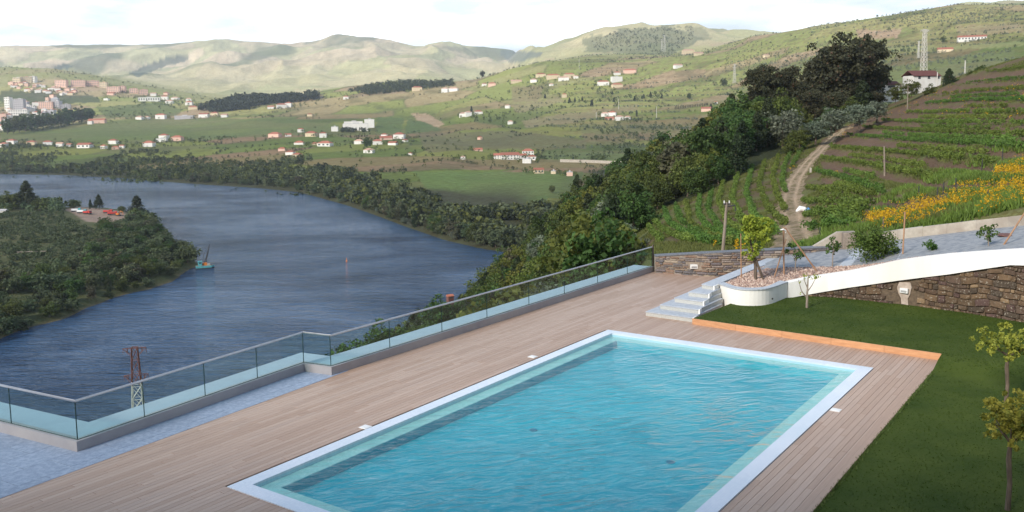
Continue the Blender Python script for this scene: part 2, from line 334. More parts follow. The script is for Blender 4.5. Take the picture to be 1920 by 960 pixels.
def mk_poolwater():
    mt = bpy.data.materials.new('pool_water'); mt.use_nodes = True; n = mt.node_tree.nodes; l = mt.node_tree.links; n.remove(n['Principled BSDF'])
    v = coords(n, l, (1, 1, 1), math.radians(-15)); st = n.new('ShaderNodeMapping'); st.inputs['Scale'].default_value = (0.75, 1.7, 1); l.new(v, st.inputs[0])
    a = noise(n, l, st.outputs[0], 2.1, 4, 0.55, 0.9); c = noise(n, l, v, 0.5, 3, 0.5)
    mu = N(n, 'ShaderNodeMath', operation='MULTIPLY'); l.new(a, mu.inputs[0]); l.new(ramp(n, l, c, 0.3, 0.7, 0.35, 1.5), mu.inputs[1])
    bp = N(n, 'ShaderNodeBump', i_Strength=1.0, i_Distance=0.075); l.new(mu.outputs[0], bp.inputs['Height'])
    t = N(n, 'ShaderNodeBsdfTransparent'); t.inputs[0].default_value = (0.74, 0.985, 1.0, 1)
    g = N(n, 'ShaderNodeBsdfGlossy'); g.inputs['Roughness'].default_value = 0.03; l.new(bp.outputs[0], g.inputs['Normal'])
    ge = n.new('ShaderNodeNewGeometry'); io = N(n, 'ShaderNodeMapRange'); io.inputs[3].default_value = 1.34; io.inputs[4].default_value = 1 / 1.34; l.new(ge.outputs['Backfacing'], io.inputs[0])
    fr = N(n, 'ShaderNodeFresnel'); l.new(io.outputs[0], fr.inputs[0]); l.new(bp.outputs[0], fr.inputs['Normal'])
    rf = N(n, 'ShaderNodeBsdfRefraction', i_IOR=1.02); rf.inputs[0].default_value = (0.60, 0.93, 0.97, 1); rf.inputs['Roughness'].default_value = 0.0; l.new(bp.outputs[0], rf.inputs['Normal'])
    ms = n.new('ShaderNodeMixShader'); l.new(fr.outputs[0], ms.inputs[0]); l.new(t.outputs[0], ms.inputs[1]); l.new(g.outputs[0], ms.inputs[2]); l.new(ms.outputs[0], n['Material Output'].inputs[0]); return mt
def mk_mosaic(name, c1, c2, size=0.05, grout=(0.6, 0.65, 0.7), rough=0.3):
    mt, n, l, b = nm(name); v = coords(n, l, (1, 1, 1), -DECK_ANG)
    br = N(n, 'ShaderNodeTexBrick', offset=0.0, squash=1.0, i_Scale=1.0); l.new(v, br.inputs[0])
    br.inputs['Color1'].default_value = (*c1, 1); br.inputs['Color2'].default_value = (*c2, 1); br.inputs['Mortar'].default_value = (*grout, 1)
    br.inputs['Brick Width'].default_value = size; br.inputs['Row Height'].default_value = size; br.inputs['Mortar Size'].default_value = 0.004
    ns = noise(n, l, v, 0.6, 4); col = mixc(n, l, ramp(n, l, ns, 0.3, 0.7, 0, 0.18), br.outputs[0], (0, 0.25, 0.35))
    l.new(col, b.inputs['Base Color']); b.inputs['Roughness'].default_value = rough; return mt
def mk_poolfloor():
    mt, n, l, b = nm('pool_floor_mosaic'); v = coords(n, l, (1, 1, 1), -DECK_ANG)
    w = noise(n, l, v, 1.6, 4, 0.6, 1.2); w2 = noise(n, l, v, 0.25, 3)
    col = mixc(n, l, ramp(n, l, w, 0.3, 0.7), (0.001, 0.29, 0.37), (0.001, 0.40, 0.48)); col = mixc(n, l, ramp(n, l, w2, 0.35, 0.65, 0, 0.35), col, (0.001, 0.24, 0.32))
    l.new(col, b.inputs['Base Color']); b.inputs['Roughness'].default_value = 0.5; return mt
def mk_river():
    mt, n, l, b = nm('river_water'); v = coords(n, l, (0.45, 1.3, 1), math.radians(20))
    a = noise(n, l, v, 0.17, 4, 0.55, 0.5); big = noise(n, l, coords(n, l, (1, 1.6, 1), math.radians(25)), 0.008, 5, 0.55, 0.8)
    fine = noise(n, l, v, 0.6, 3, 0.6); s = N(n, 'ShaderNodeMath', operation='MULTIPLY_ADD', i_1=0.35); l.new(fine, s.inputs[0]); l.new(a, s.inputs[2])
    mu = N(n, 'ShaderNodeMath', operation='MULTIPLY'); l.new(s.outputs[0], mu.inputs[0]); l.new(ramp(n, l, big, 0.35, 0.65, 0.55, 1.3), mu.inputs[1])
    bump(n, l, b, mu.outputs[0], 1.0, RIVER_BUMP)
    col = mixc(n, l, ramp(n, l, big, 0.35, 0.65), (0.036, 0.084, 0.165), (0.014, 0.036, 0.080)); st_ = noise(n, l, coords(n, l, (0.3, 1.5, 1), math.radians(-25)), 0.03, 6, 0.7, 0.5); col = mixc(n, l, ramp(n, l, st_, 0.5, 0.68, 0, 0.5), col, (0.09, 0.13, 0.20)); l.new(col, b.inputs['Base Color'])
    b.inputs['Roughness'].default_value = 0.09; b.inputs['IOR'].default_value = 1.33; b.inputs['Specular IOR Level'].default_value = 0.35
    return mt
def mk_terrain(name, nscale=0.02, dots=0.0):
    mt, n, l, b = nm(name); at = N(n, 'ShaderNodeAttribute', attribute_name='albedo'); v = coords(n, l)
    n1 = noise(n, l, v, nscale, 8, 0.7); n2 = noise(n, l, v, nscale * 9, 5, 0.65)
    col = mixc(n, l, ramp(n, l, n1, 0.3, 0.7), at.outputs['Color'], (0.5, 0.5, 0.5), 'MULTIPLY'); col = mixc(n, l, 0.42, at.outputs['Color'], col)
    col2 = mixc(n, l, ramp(n, l, n2, 0.35, 0.65), col, (0.72, 0.62, 0.5), 'MULTIPLY')
    hsv = n.new('ShaderNodeHueSaturation'); hsv.inputs['Value'].default_value = 1.15; l.new(col2, hsv.inputs['Color'])
    l.new(hsv.outputs[0], b.inputs['Base Color']); b.inputs['Roughness'].default_value = 0.95; b.inputs['Specular IOR Level'].default_value = 0.1
    if dots: bump(n, l, b, n2, 0.9, dots)
    return mt
RIVER_BUMP = 2.6
# ================================================================== terrain
class Surf:
    def __init__(s, u, Y, Z): s.u, s.Y, s.Z = u, Y, Z; s.lY = np.log(Y)
    def z(s, X, Y):
        X = np.asarray(X, float); Y = np.asarray(Y, float); uu = X / Y
        i = (uu - s.u[0]) / (s.u[1] - s.u[0]); j = (np.log(Y) - s.lY[0]) / (s.lY[1] - s.lY[0])
        i = np.clip(i, 0, len(s.u) - 1.001); j = np.clip(j, 0, len(s.Y) - 1.001)
        a = i.astype(int); c = j.astype(int); fi = i - a; fj = j - c; Z = s.Z
        return (Z[a, c] * (1 - fi) + Z[a + 1, c] * fi) * (1 - fj) + (Z[a, c + 1] * (1 - fi) + Z[a + 1, c + 1] * fi) * fj
    def hit(s, px, py):                     # first point of the surface seen at pixel
        d = ray(px, py); Y = np.exp(np.linspace(s.lY[0], s.lY[-1], 3000)); g = H + d[2] * Y - s.z(d[0] * Y, Y)
        k = np.nonzero(g < 0)[0]
        if len(k) == 0: return None
        y = Y[k[0]]; return Vector((d[0] * y, y, float(s.z(d[0] * y, y))))
RIVER = -78.0
def smooth(Zg, k):
    ker = np.hanning(k + 2)[1:-1]; ker /= ker.sum()
    P = np.pad(Zg, ((k // 2, k // 2), (0, 0)), 'edge'); Zg = np.stack([np.convolve(P[:, j], ker, 'valid') for j in range(P.shape[1])], 1)
    return Zg

def build_surf(tab, us, Ys, sm):
    """tab: {px: [(Y, py or ('z', z))...]} with equal row counts"""
    pxs = sorted(tab); R = len(tab[pxs[0]]); uk = np.array([uofpx(p) for p in pxs])
    YR = np.zeros((len(us), R)); ZR = np.zeros((len(us), R))
    for r in range(R):
        yk = [math.log(tab[p][r][0]) for p in pxs]
        zk = [(v[1] if isinstance(v, tuple) else zcol(uofpx(p), v, tab[p][r][0])) for p in pxs for v in [tab[p][r][1]]]
        YR[:, r] = np.interp(us, uk, yk); ZR[:, r] = np.interp(us, uk, zk)
    YR = smooth(YR, sm); ZR = smooth(ZR, sm); lY = np.log(Ys); Z = np.zeros((len(us), len(Ys)))
    for i in range(len(us)): Z[i] = np.interp(lY, YR[i], ZR[i])
    P = np.pad(Z, ((0, 0), (4, 4)), 'edge'); ker = np.hanning(11)[1:-1]; ker /= ker.sum()
    Z = sum(P[:, k:k + Z.shape[1]] * ker[k] for k in range(9))
    return Z

def shoreY(px, py): return float(G(px, py, RIVER).y)
Z_ = lambda z: ('z', z)
shore = [(-500, 318), (-200, 322), (0, 326), (120, 328), (240, 334), (330, 342), (400, 347), (480, 352), (560, 360), (620, 374), (700, 402), (760, 425), (820, 447), (910, 468), (1000, 480), (2500, 470)]
def shp(px): return float(np.interp(px, [a for a, _ in shore], [b for _, b in shore]))
# rows: river bed, shore, bank top, plain, plain back, rise, slope, mid crest, dip, foot of far range, far crest / right crest, behind
vt = {}
def col(px, *rest):
    ys = shoreY(px, shp(px)); vt[px] = [(ys * 0.86, Z_(-90)), (ys, Z_(RIVER + 0.15)), (ys * 1.03, Z_(RIVER + 2.5))] + list(rest)
col(-900, (1800, 300), (2100, 270), (2700, 240), (3200, 210), (3700, 180), (4300, 125), (5300, 160), (6800, 150), (9500, 90), (14000, 150))
col(0,    (1800, 300), (2100, 270), (2700, 243), (3200, 210), (3700, 178), (4300, 122), (5300, 165), (6800, 150), (9500, 88), (14000, 150))
col(120,  (1750, 300), (2100, 270), (2700, 242), (3200, 208), (3700, 178), (4300, 126), (5300, 170), (6800, 152), (9500, 86), (14000, 150))
col(240,  (1650, 300), (2050, 270), (2700, 240), (3200, 207), (3600, 185), (4250, 150), (5300, 180), (6800, 150), (9500, 84), (14000, 150))
col(340,  (1600, 302), (2050, 270), (2700, 238), (3200, 207), (3600, 188), (4200, 170), (5000, 190), (6500, 160), (9500, 83), (14000, 150))
col(420,  (1550, 304), (2000, 270), (2600, 238), (3100, 207), (3500, 192), (3900, 182), (4700, 195), (6300, 165), (9400, 77), (14000, 150))
col(480,  (1500, 305), (1950, 270), (2500, 237), (3000, 208), (3400, 192), (3800, 181), (4700, 195), (6300, 165), (9400, 78), (14000, 150))
col(560,  (1400, 308), (1850, 272), (2450, 238), (2900, 210), (3300, 190), (3700, 176), (4600, 192), (6200, 165), (9200, 79), (14000, 150))
col(650,  (1250, 318), (1750, 278), (2350, 242), (2850, 210), (3200, 185), (3600, 163), (4500, 185), (6200, 160), (9200, 68), (14000, 150))
col(700,  (1150, 330), (1650, 284), (2300, 245), (2800, 212), (3150, 182), (3550, 157), (4500, 182), (6200, 155), (9200, 74), (14000, 150))
col(760,  (1050, 345), (1550, 290), (2250, 248), (2750, 213), (3100, 180), (3500, 152), (4500, 178), (6200, 152), (9200, 85), (14000, 150))
col(830,  (950, 365),  (1350, 305), (2100, 255), (2600, 218), (3000, 182), (3450, 152), (4500, 178), (6200, 150), (9200, 85), (14000, 150))
col(900,  (850, 380),  (1250, 322), (1750, 278), (2200, 240), (2800, 188), (3400, 146), (4500, 170), (6200, 145), (9200, 87), (14000, 150))
col(960,  (820, 385),  (1250, 322), (1700, 284), (2150, 240), (2750, 186), (3350, 126), (4500, 158), (6200, 142), (9200, 92), (14000, 150))
col(1020, (800, 385),  (1250, 322), (1680, 286), (2100, 240), (2700, 182), (3300, 114), (4300, 120), (5200, 104), (6200, 100), (14000, 150))
col(1100, (780, 390),  (1250, 322), (1680, 285), (2080, 238), (2650, 180), (3300, 110), (4200, 106), (4800, 95), (5600, 74), (14000, 150))
col(1200, (760, 395),  (1280, 322), (1700, 282), (2050, 236), (2600, 178), (3300, 108), (4200, 104), (4800, 85), (5500, 50), (14000, 150))
col(1300, (750, 400),  (1280, 322), (1680, 280), (2000, 232), (2500, 172), (3200, 100), (4200, 106), (4800, 88), (5500, 49), (14000, 150))
col(1400, (750, 400),  (1280, 322), (1620, 276), (1900, 225), (2400, 165), (2900, 100), (3300, 66), (4300, 100), (5500, 66), (14000, 150))
col(1500, (750, 400),  (1200, 322), (1500, 270), (1750, 215), (2200, 150), (2650, 95), (3150, 50), (4300, 100), (5500, 80), (14000, 150))
col(1640, (700, 400),  (1100, 320), (1300, 255), (1500, 200), (1900, 135), (2350, 80), (2900, 29), (4200, 80), (5500, 70), (14000, 150))
col(1780, (700, 400),  (1050, 320), (1200, 240), (1400, 180), (1750, 125), (2150, 70), (2750, 9), (4000, 50), (6000, 20), (14000, 150))
col(1920, (700, 400),  (1000, 310), (1150, 220), (1300, 160), (1650, 110), (2000, 60), (2600, 10), (4000, 30), (6000, -5), (14000, 150))
col(2900, (700, 400),  (1000, 300), (1150, 210), (1300, 150), (1600, 100), (2000, 50), (2600, 20), (4000, 40), (6000, 10), (14000, 150))
us = np.linspace(uofpx(-700), uofpx(2650), 1180); Ys = np.exp(np.linspace(math.log(190), math.log(14000), 470))
Z = build_surf(vt, us, Ys, 9)
UU, YY = np.meshgrid(us, Ys, indexing='ij'); XX = UU * YY
above = np.clip((Z - RIVER) / 25, 0, 1)
rel = np.clip((YY - 1500) / 3000, 0, 1)
Z = Z + above * (fbm(XX / 420, YY / 420, 5, 3) - 0.5) * (4 + 34 * rel) * above
# gullies on the far range
far = np.clip((YY - 4300) / 1500, 0, 1) * np.clip((9600 - YY) / 1200, 0.15, 1)
wx = XX + 600 * (fbm(XX / 1900, YY / 1900, 3, 40) - 0.5)
rg = 1 - np.abs(2 * fbm(wx / 1150, YY / 2100, 4, 21) - 1)
Z = Z + far * (rg - 0.75) * 300 + far * (fbm(XX / 260, YY / 400, 5, 33) - 0.5) * 70
# terrace steps on the right-hand hills
st = np.clip((YY - 1400) / 600, 0, 1) * np.clip((4200 - YY) / 600, 0, 1) * np.clip((UU - 0.0) / 0.1, 0, 1)
ph = (Z + 14 * fbm(XX / 300, YY / 300, 3, 51)) / 15.0
Z = Z + st * 3.0 * np.sin(2 * PI * ph) * 0.6
valley = Surf(us, Ys, Z)
PX, PY = proj(XX, YY, Z)
# ---- albedo: a mosaic of fields, with some hill shade painted in
def mosaic():
    th = 0.5; a = XX * math.cos(th) + YY * math.sin(th); b = -XX * math.sin(th) + YY * math.cos(th)
    a = a + 60 * fbm(XX / 300, YY / 300, 3, 61); b = b + 60 * fbm(XX / 300, YY / 300, 3, 62)
    return voro(a / 210, b / 150, 71)
cid, cdist = mosaic()
pal_mid = np.array([(0.145, 0.19, 0.06), (0.215, 0.245, 0.08), (0.18, 0.195, 0.085), (0.24, 0.205, 0.11), (0.115, 0.15, 0.055), (0.23, 0.25, 0.085), (0.27, 0.20, 0.13), (0.165, 0.21, 0.065)])
pal_hill = np.array([(0.36, 0.39, 0.16), (0.43, 0.42, 0.20), (0.46, 0.39, 0.24), (0.33, 0.37, 0.15), (0.48, 0.38, 0.26), (0.39, 0.39, 0.20), (0.29, 0.33, 0.13)])
pal_far = np.array([(0.62, 0.56, 0.38), (0.68, 0.55, 0.42), (0.50, 0.52, 0.28), (0.58, 0.50, 0.35), (0.72, 0.60, 0.45), (0.38, 0.43, 0.23)])
def pick(pal, c): return pal[np.clip((c * len(pal)).astype(int), 0, len(pal) - 1)]
colr = pick(pal_mid, cid)
w = np.clip((YY - 2350 + 500 * (fbm(XX / 500, YY / 500, 3, 81) - 0.5) + (-200 + 550 * np.clip((UU + .12) / .24, 0, 1))) / 500, 0, 1)[..., None]
colr = colr * (1 - w) + pick(pal_hill, cid) * w
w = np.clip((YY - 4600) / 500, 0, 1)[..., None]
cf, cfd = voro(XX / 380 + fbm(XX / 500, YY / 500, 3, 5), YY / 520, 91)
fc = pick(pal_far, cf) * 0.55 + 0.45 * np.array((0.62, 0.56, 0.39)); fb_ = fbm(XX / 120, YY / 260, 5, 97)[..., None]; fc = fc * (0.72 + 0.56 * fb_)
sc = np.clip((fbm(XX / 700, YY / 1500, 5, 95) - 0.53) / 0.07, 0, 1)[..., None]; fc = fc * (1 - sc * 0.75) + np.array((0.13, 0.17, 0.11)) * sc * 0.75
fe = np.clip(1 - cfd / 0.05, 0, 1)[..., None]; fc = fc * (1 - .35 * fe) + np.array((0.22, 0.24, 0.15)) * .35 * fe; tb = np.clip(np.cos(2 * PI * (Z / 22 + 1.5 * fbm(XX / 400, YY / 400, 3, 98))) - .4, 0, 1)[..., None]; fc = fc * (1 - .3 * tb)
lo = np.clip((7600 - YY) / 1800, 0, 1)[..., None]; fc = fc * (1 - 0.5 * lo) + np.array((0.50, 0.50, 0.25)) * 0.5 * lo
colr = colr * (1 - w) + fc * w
# scrubby ground and soft stripes of vine rows
sg = np.clip((fbm(XX / 90, YY / 90, 4, 12) - 0.58) / 0.08, 0, 1)[..., None] * np.clip((4600 - YY) / 800, 0, 1)[..., None]
colr = colr * (1 - 0.45 * sg) + np.array((0.09, 0.105, 0.05)) * 0.45 * sg
# field edges are darker hedged banks
ed = np.clip(1 - cdist / 0.055, 0, 1)[..., None] * np.clip((4400 - YY) / 600, 0, 1)[..., None]
colr = colr * (1 - 0.6 * ed) + np.array((0.10, 0.11, 0.06)) * 0.6 * ed
tl = np.clip((np.cos(2 * PI * ph) - 0.55) / 0.3, 0, 1)[..., None] * (st * 0.55)[..., None]
colr = colr * (1 - tl) + np.array((0.26, 0.21, 0.14)) * tl
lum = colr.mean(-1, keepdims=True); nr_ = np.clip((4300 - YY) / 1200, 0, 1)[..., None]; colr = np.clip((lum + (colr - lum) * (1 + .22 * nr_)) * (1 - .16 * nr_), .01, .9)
def patch(poly, c, k=0.9, fz=1.0):
    global colr
    mk = inpoly(PX + fz * 8 * (fbm(PX / 25, PY / 9, 4, 7) - 0.5), PY + fz * 5 * (fbm(PX / 25, PY / 9, 4, 8) - 0.5), poly)
    colr[mk] = colr[mk] * (1 - k) + np.array(c) * k
patch([(775, 322), (1095, 322), (1090, 345), (1060, 372), (960, 375), (870, 372), (800, 352)], (0.125, 0.19, 0.055))
patch([(900, 375), (1030, 368), (1010, 392), (930, 395)], (0.12, 0.19, 0.055))
patch([(835, 372), (872, 372), (880, 380), (840, 381)], (0.30, 0.20, 0.12))
patch([(200, 228), (300, 222), (360, 222), (560, 225), (640, 235), (600, 250), (380, 262), (200, 262), (0, 265), (0, 252), (130, 243)], (0.135, 0.18, 0.06), 0.7)
patch([(180, 200), (300, 192), (345, 205), (330, 218), (200, 222)], (0.12, 0.165, 0.06), 0.75)
patch([(0, 130), (130, 128), (300, 158), (420, 178), (460, 190), (420, 198), (330, 180), (240, 160), (100, 148), (0, 148)], (0.34, 0.34, 0.16), 0.7)
patch([(0, 168), (60, 172), (180, 180), (190, 192), (100, 195), (0, 190)], (0.07, 0.095, 0.055), 0.8)
patch([(770, 212), (800, 214), (835, 232), (820, 240), (780, 224)], (0.42, 0.31, 0.21))
patch([(708, 220), (757, 220), (752, 250), (705, 250)], (0.10, 0.15, 0.05), 0.85)
patch([(763, 222), (800, 230), (832, 245), (760, 250)], (0.09, 0.14, 0.05), 0.85)
patch([(780, 250), (960, 245), (1100, 262), (1100, 280), (930, 280), (800, 285)], (0.15, 0.135, 0.075), 0.7)
patch([(1090, 232), (1330, 232), (1300, 262), (1090, 258)], (0.155, 0.17, 0.075), 0.6)
patch([(1090, 252), (1230, 248), (1220, 262), (1100, 266)], (0.22, 0.16, 0.10), 0.6)
patch([(1020, 285), (1200, 288), (1170, 300), (1020, 300)], (0.13, 0.17, 0.06), 0.8)
patch([(960, 162), (1020, 160), (1010, 190), (960, 192)], (0.27, 0.22, 0.13), 0.7)
patch([(960, 200), (1050, 182), (1060, 190), (970, 212)], (0.34, 0.28, 0.18), 0.6)
patch([(980, 225), (1190, 196), (1200, 205), (1060, 232), (985, 240)], (0.30, 0.24, 0.16), 0.6)
patch([(1100, 72), (1160, 52), (1240, 48), (1300, 60), (1310, 75), (1260, 105), (1210, 103), (1100, 98)], (0.19, 0.21, 0.12), 0.75, 5)
patch([(1290, 50), (1320, 52), (1330, 75), (1300, 78)], (0.18, 0.20, 0.13), 0.5, 4)
patch([(1605, 55), (1690, 55), (1680, 70), (1610, 72)], (0.45, 0.32, 0.22), 0.9)
patch([(1580, 92), (1920, 78), (1920, 86), (1600, 104)], (0.28, 0.32, 0.13), 0.6)
patch([(1640, 130), (1900, 92), (1900, 130), (1640, 165)], (0.155, 0.19, 0.07), 0.8)
patch([(1790, 48), (1920, 44), (1920, 62), (1800, 68)], (0.40, 0.31, 0.21), 0.5)
patch([(240, 140), (280, 120), (320, 105), (345, 103), (355, 112), (300, 128), (262, 144)], (0.075, 0.11, 0.10), 0.8)  # shadow lying on the far hill, painted into the ground colour
patch([(100, 122), (125, 119), (150, 128), (110, 130)], (0.075, 0.11, 0.10), 0.8)  # same painted shadow colour on the front ridge
patch([(940, 93), (1020, 98), (1010, 108), (960, 118), (940, 104)], (0.13, 0.17, 0.18), 0.75)  # bluish shade of the ridge put into the ground colour
patch([(820, 86), (930, 90), (940, 106), (880, 104)], (0.24, 0.25, 0.18), 0.6)  # shaded right-hand slopes painted darker
bank = np.clip(1 - (Z - RIVER - 2.2) / 1.5, 0, 1)[..., None]
colr = colr * (1 - bank) + np.array((0.06, 0.065, 0.035)) * bank
def grid_mesh(name, XX, YY, Z, colr, mt, keep=None):
    nu, ny = Z.shape; idx = np.arange(nu * ny).reshape(nu, ny)
    q = np.stack([idx[:-1, :-1], idx[1:, :-1], idx[1:, 1:], idx[:-1, 1:]], -1).reshape(-1, 4)
    if keep is not None: q = q[keep[:-1, :-1].reshape(-1)]
    me = amesh(name, np.stack([XX, YY, Z], -1), q, smooth=True, col=colr.reshape(-1, 3))
    return tag(link(name, me, mt), kind='structure')
M['valley'] = mk_terrain('valley_ground', 0.012, 3.0)
terr = grid_mesh('valley_terrain', XX, YY, Z, colr, M['valley'])
# farther land to the horizon
b = MB(); b.prism([(-14000, -3000), (14000, -3000), (14000, 15500), (-14000, 15500)], -130, -97); tag(b.build('ground', M['soil']), kind='structure')

# ------------------------------------------------------------------ near hillside
ht = {}
def hc(px, *r):
    r = list(r)
    if px >= 1180: r[0] = (r[1][0] * 0.94, ('z', -7.0))
    ht[px] = r
def zz(*v): return [(a, Z_(c)) for a, c in v]
hc(-700, *zz((12, -9), (28, -9), (45, -13), (60, -18), (110, -36), (150, -50), (200, -68), (225, -78), (260, -88), (600, -95)))
hc(200, *zz((12, -9), (28, -9), (45, -13), (60, -18), (110, -36), (150, -50), (200, -68), (225, -78), (260, -88), (600, -95)))
hc(560, *zz((12, -9), (30, -9), (46, -13), (60, -19), (110, -38), (150, -52), (190, -66), (225, -78), (260, -88), (600, -95)))
hc(640, *zz((12, -9), (34, -9), (48, -13), (65, -18), (110, -33), (150, -45), (190, -56), (225, -66), (265, -82), (600, -95)))
hc(700, *zz((12, -9), (36, -9), (50, -14), (80, -26), (110, -35), (150, -45), (200, -57), (260, -67), (310, -84), (600, -95)))
hc(830, *zz((12, -9), (38, -9), (52, -14), (80, -26), (110, -35), (150, -44), (200, -54), (360, -74), (410, -84), (600, -95)))
hc(920, *zz((12, -8), (40, -8), (54, -14), (80, -24), (110, -32), (150, -38), (220, -47), (430, -66), (500, -82), (700, -95)))
hc(1000, *zz((12, -8), (41, -7), (56, -12), (80, -20), (110, -26), (150, -31), (220, -37), (400, -47), (520, -80), (750, -95)))
hc(1100, *zz((12, -7), (42, -5), (58, -9), (80, -14), (110, -17), (150, -20), (220, -23), (370, -29), (520, -68), (800, -95)))
hc(1180, *zz((12, -6), (43, -3), (58, -5), (80, -8), (105, -11), (135, -14), (200, -17), (345, -20), (500, -55), (850, -95)))
hc(1235, (12, Z_(-6)), (43.5, Z_(-1.2)), (58, 492), (80, 468), (105, 452), (130, 435), (175, 405), (335, Z_(-14)), (480, Z_(-50)), (850, Z_(-95)))
hc(1300, (12, Z_(-6)), (43.5, Z_(-0.3)), (60, 478), (85, 460), (115, 432), (145, 402), (172, 384), (325, 292), (470, Z_(-42)), (850, Z_(-95)))
hc(1400, (12, Z_(-6)), (43.5, Z_(0.2)), (62, 470), (90, 444), (125, 400), (160, 355), (200, 322), (300, 240), (450, Z_(-30)), (850, Z_(-95)))
hc(1500, (12, Z_(-6)), (43.0, Z_(0.6)), (65, 450), (95, 418), (130, 375), (175, 325), (215, 292), (290, 245), (450, Z_(-22)), (850, Z_(-95)))
hc(1600, (12, Z_(-5)), (41.5, Z_(1.5)), (60, 420), (95, 375), (140, 320), (190, 275), (235, 245), (290, 215), (450, Z_(-20)), (850, Z_(-95)))
hc(1700, (12, Z_(-5)), (40.5, Z_(1.9)), (60, 392), (95, 345), (140, 290), (190, 246), (240, 208), (285, 182), (450, Z_(-15)), (850, Z_(-95)))
hc(1800, (12, Z_(-5)), (39.5, Z_(2.5)), (58, 372), (90, 315), (130, 258), (180, 208), (225, 168), (270, 138), (430, Z_(-5)), (850, Z_(-95)))
hc(1920, (12, Z_(-4)), (38.5, Z_(3.1)), (56, 350), (85, 290), (125, 225), (170, 168), (215, 130), (260, 102), (430, Z_(5)), (850, Z_(-95)))
hc(2700, (12, Z_(-2)), (34, Z_(7)), (50, 270), (75, 200), (115, 130), (160, 80), (205, 50), (250, 20), (420, Z_(10)), (850, Z_(-95)))
hu = np.linspace(uofpx(-700), uofpx(2650), 900); hY = np.exp(np.linspace(math.log(12), math.log(850), 560))
HZ = build_surf(ht, hu, hY, 9)
HU, HY = np.meshgrid(hu, hY, indexing='ij'); HX = HU * HY
amp = np.clip((HY - 44) / 60, 0, 1)
HZ = HZ + amp * (fbm(HX / 22, HY / 22, 4, 13) - 0.5) * 1.6
# terrace rows of the vineyard, traced as lines that climb the hillside
ROWS_R = [[(1850, 137), (1925, 128)], [(1812, 158), (1870, 152), (1925, 149)], [(1768, 178), (1840, 172), (1925, 168)], [(1735, 196), (1820, 190), (1925, 190)], [(1700, 213), (1800, 212), (1925, 215)],
          [(1655, 228), (1760, 232), (1925, 236)], [(1618, 240), (1762, 240 + 10), (1925, 258)], [(1590, 255), (1748, 268), (1925, 282)], [(1556, 277), (1702, 291), (1860, 310)], [(1541, 299), (1628, 311), (1745, 338)],
          [(1530, 324), (1601, 344), (1655, 366)], [(1512, 356), (1582, 364), (1642, 372)], [(1506, 382), (1570, 386), (1630, 394)], [(1508, 408), (1565, 408), (1620, 412)], [(1512, 436), (1560, 430), (1600, 428)]]
gy = [(a, [np.interp(a, [p[0] for p in r], [p[1] for p in r]) for r in ROWS_R]) for a in range(1480, 2000, 20)]
HPX, HPY = proj(HX, HY, HZ)
rowy = np.stack([np.interp(HPX, [p[0] for p in r], [p[1] for p in r]) + 0.0 for r in ROWS_R], -1)      # image rows only name the line; the step is in metres
below = (HPY[..., None] - rowy)
gap = np.where(below > 0, below, 1e3).min(-1)
vine_zone = (HPX > 1500) & (HPY < 445) & (HPY > 120) & (HY > 52) & (HY < 262)
kb = np.clip(gap / 4, 0, 1) * np.clip(1 - (gap - 12) / 10, 0, 1) * np.clip((HPX - 1525) / 40, 0, 1)
HZ = HZ - np.where(vine_zone, 0.6 * kb, 0)
hill = Surf(hu, hY, HZ); bankS = Surf(hu, hY, np.where(vine_zone, kb, 0.0))
g0 = np.array((0.115, 0.145, 0.05)); g1 = np.array((0.17, 0.165, 0.075)); so_ = np.array((0.125, 0.085, 0.062)); so2 = np.array((0.175, 0.125, 0.092))
f1 = fbm(HX / 9, HY / 9, 5, 101)[..., None]; f2 = fbm(HX / 3, HY / 3, 4, 102)[..., None]
hcol = g0 * (1 - f1) + g1 * f1
sm_ = np.clip((f1 - 0.40) / 0.10, 0, 1)
vz = ((HPX > 1190) & (HPY < 480) & (HY > 52))[..., None]
hcol = np.where(vz, hcol * (1 - 0.7 * sm_) + so_ * 0.7 * sm_, hcol)
bk = (np.clip(kb * 1.5 + (fbm(HX / 6, HY / 6, 3, 104) - 0.50) * 1.6, 0, 1) * vine_zone)[..., None]
hcol = hcol * (1 - bk) + (so_ * (1 - f2) + so2 * f2) * bk
wood = inpoly(HPX, HPY, [(600, 760), (600, 100), (1700, 100), (1560, 250), (1440, 300), (1300, 372), (1190, 410), (1180, 480), (1228, 520), (1000, 600)])[..., None]
hcol = np.where(wood, np.array((0.045, 0.055, 0.028)) * (0.7 + 0.6 * f2), hcol)
hbank = np.clip(1 - (HZ - RIVER - 1.5) / 2, 0, 1)[..., None]; hcol = hcol * (1 - hbank) + np.array((0.09, 0.08, 0.055)) * hbank
M['hill'] = mk_terrain('hill_ground', 0.6, 0.15)
grid_mesh('hillside', HX, HY, HZ, hcol, M['hill'])

# ------------------------------------------------------------------ river
xs = np.linspace(-6000, 2600, 30); ys_ = np.linspace(80, 5200, 24)
gx, gy_ = np.meshgrid(xs, ys_, indexing='ij'); idx = np.arange(gx.size).reshape(gx.shape)
q = np.stack([idx[:-1, :-1], idx[1:, :-1], idx[1:, 1:], idx[:-1, 1:]], -1).reshape(-1, 4)
M['river'] = mk_river()
tag(link('river_water', amesh('river_water', np.stack([gx, gy_, np.full(gx.shape, RIVER)], -1), q, smooth=True), M['river']), kind='structure')

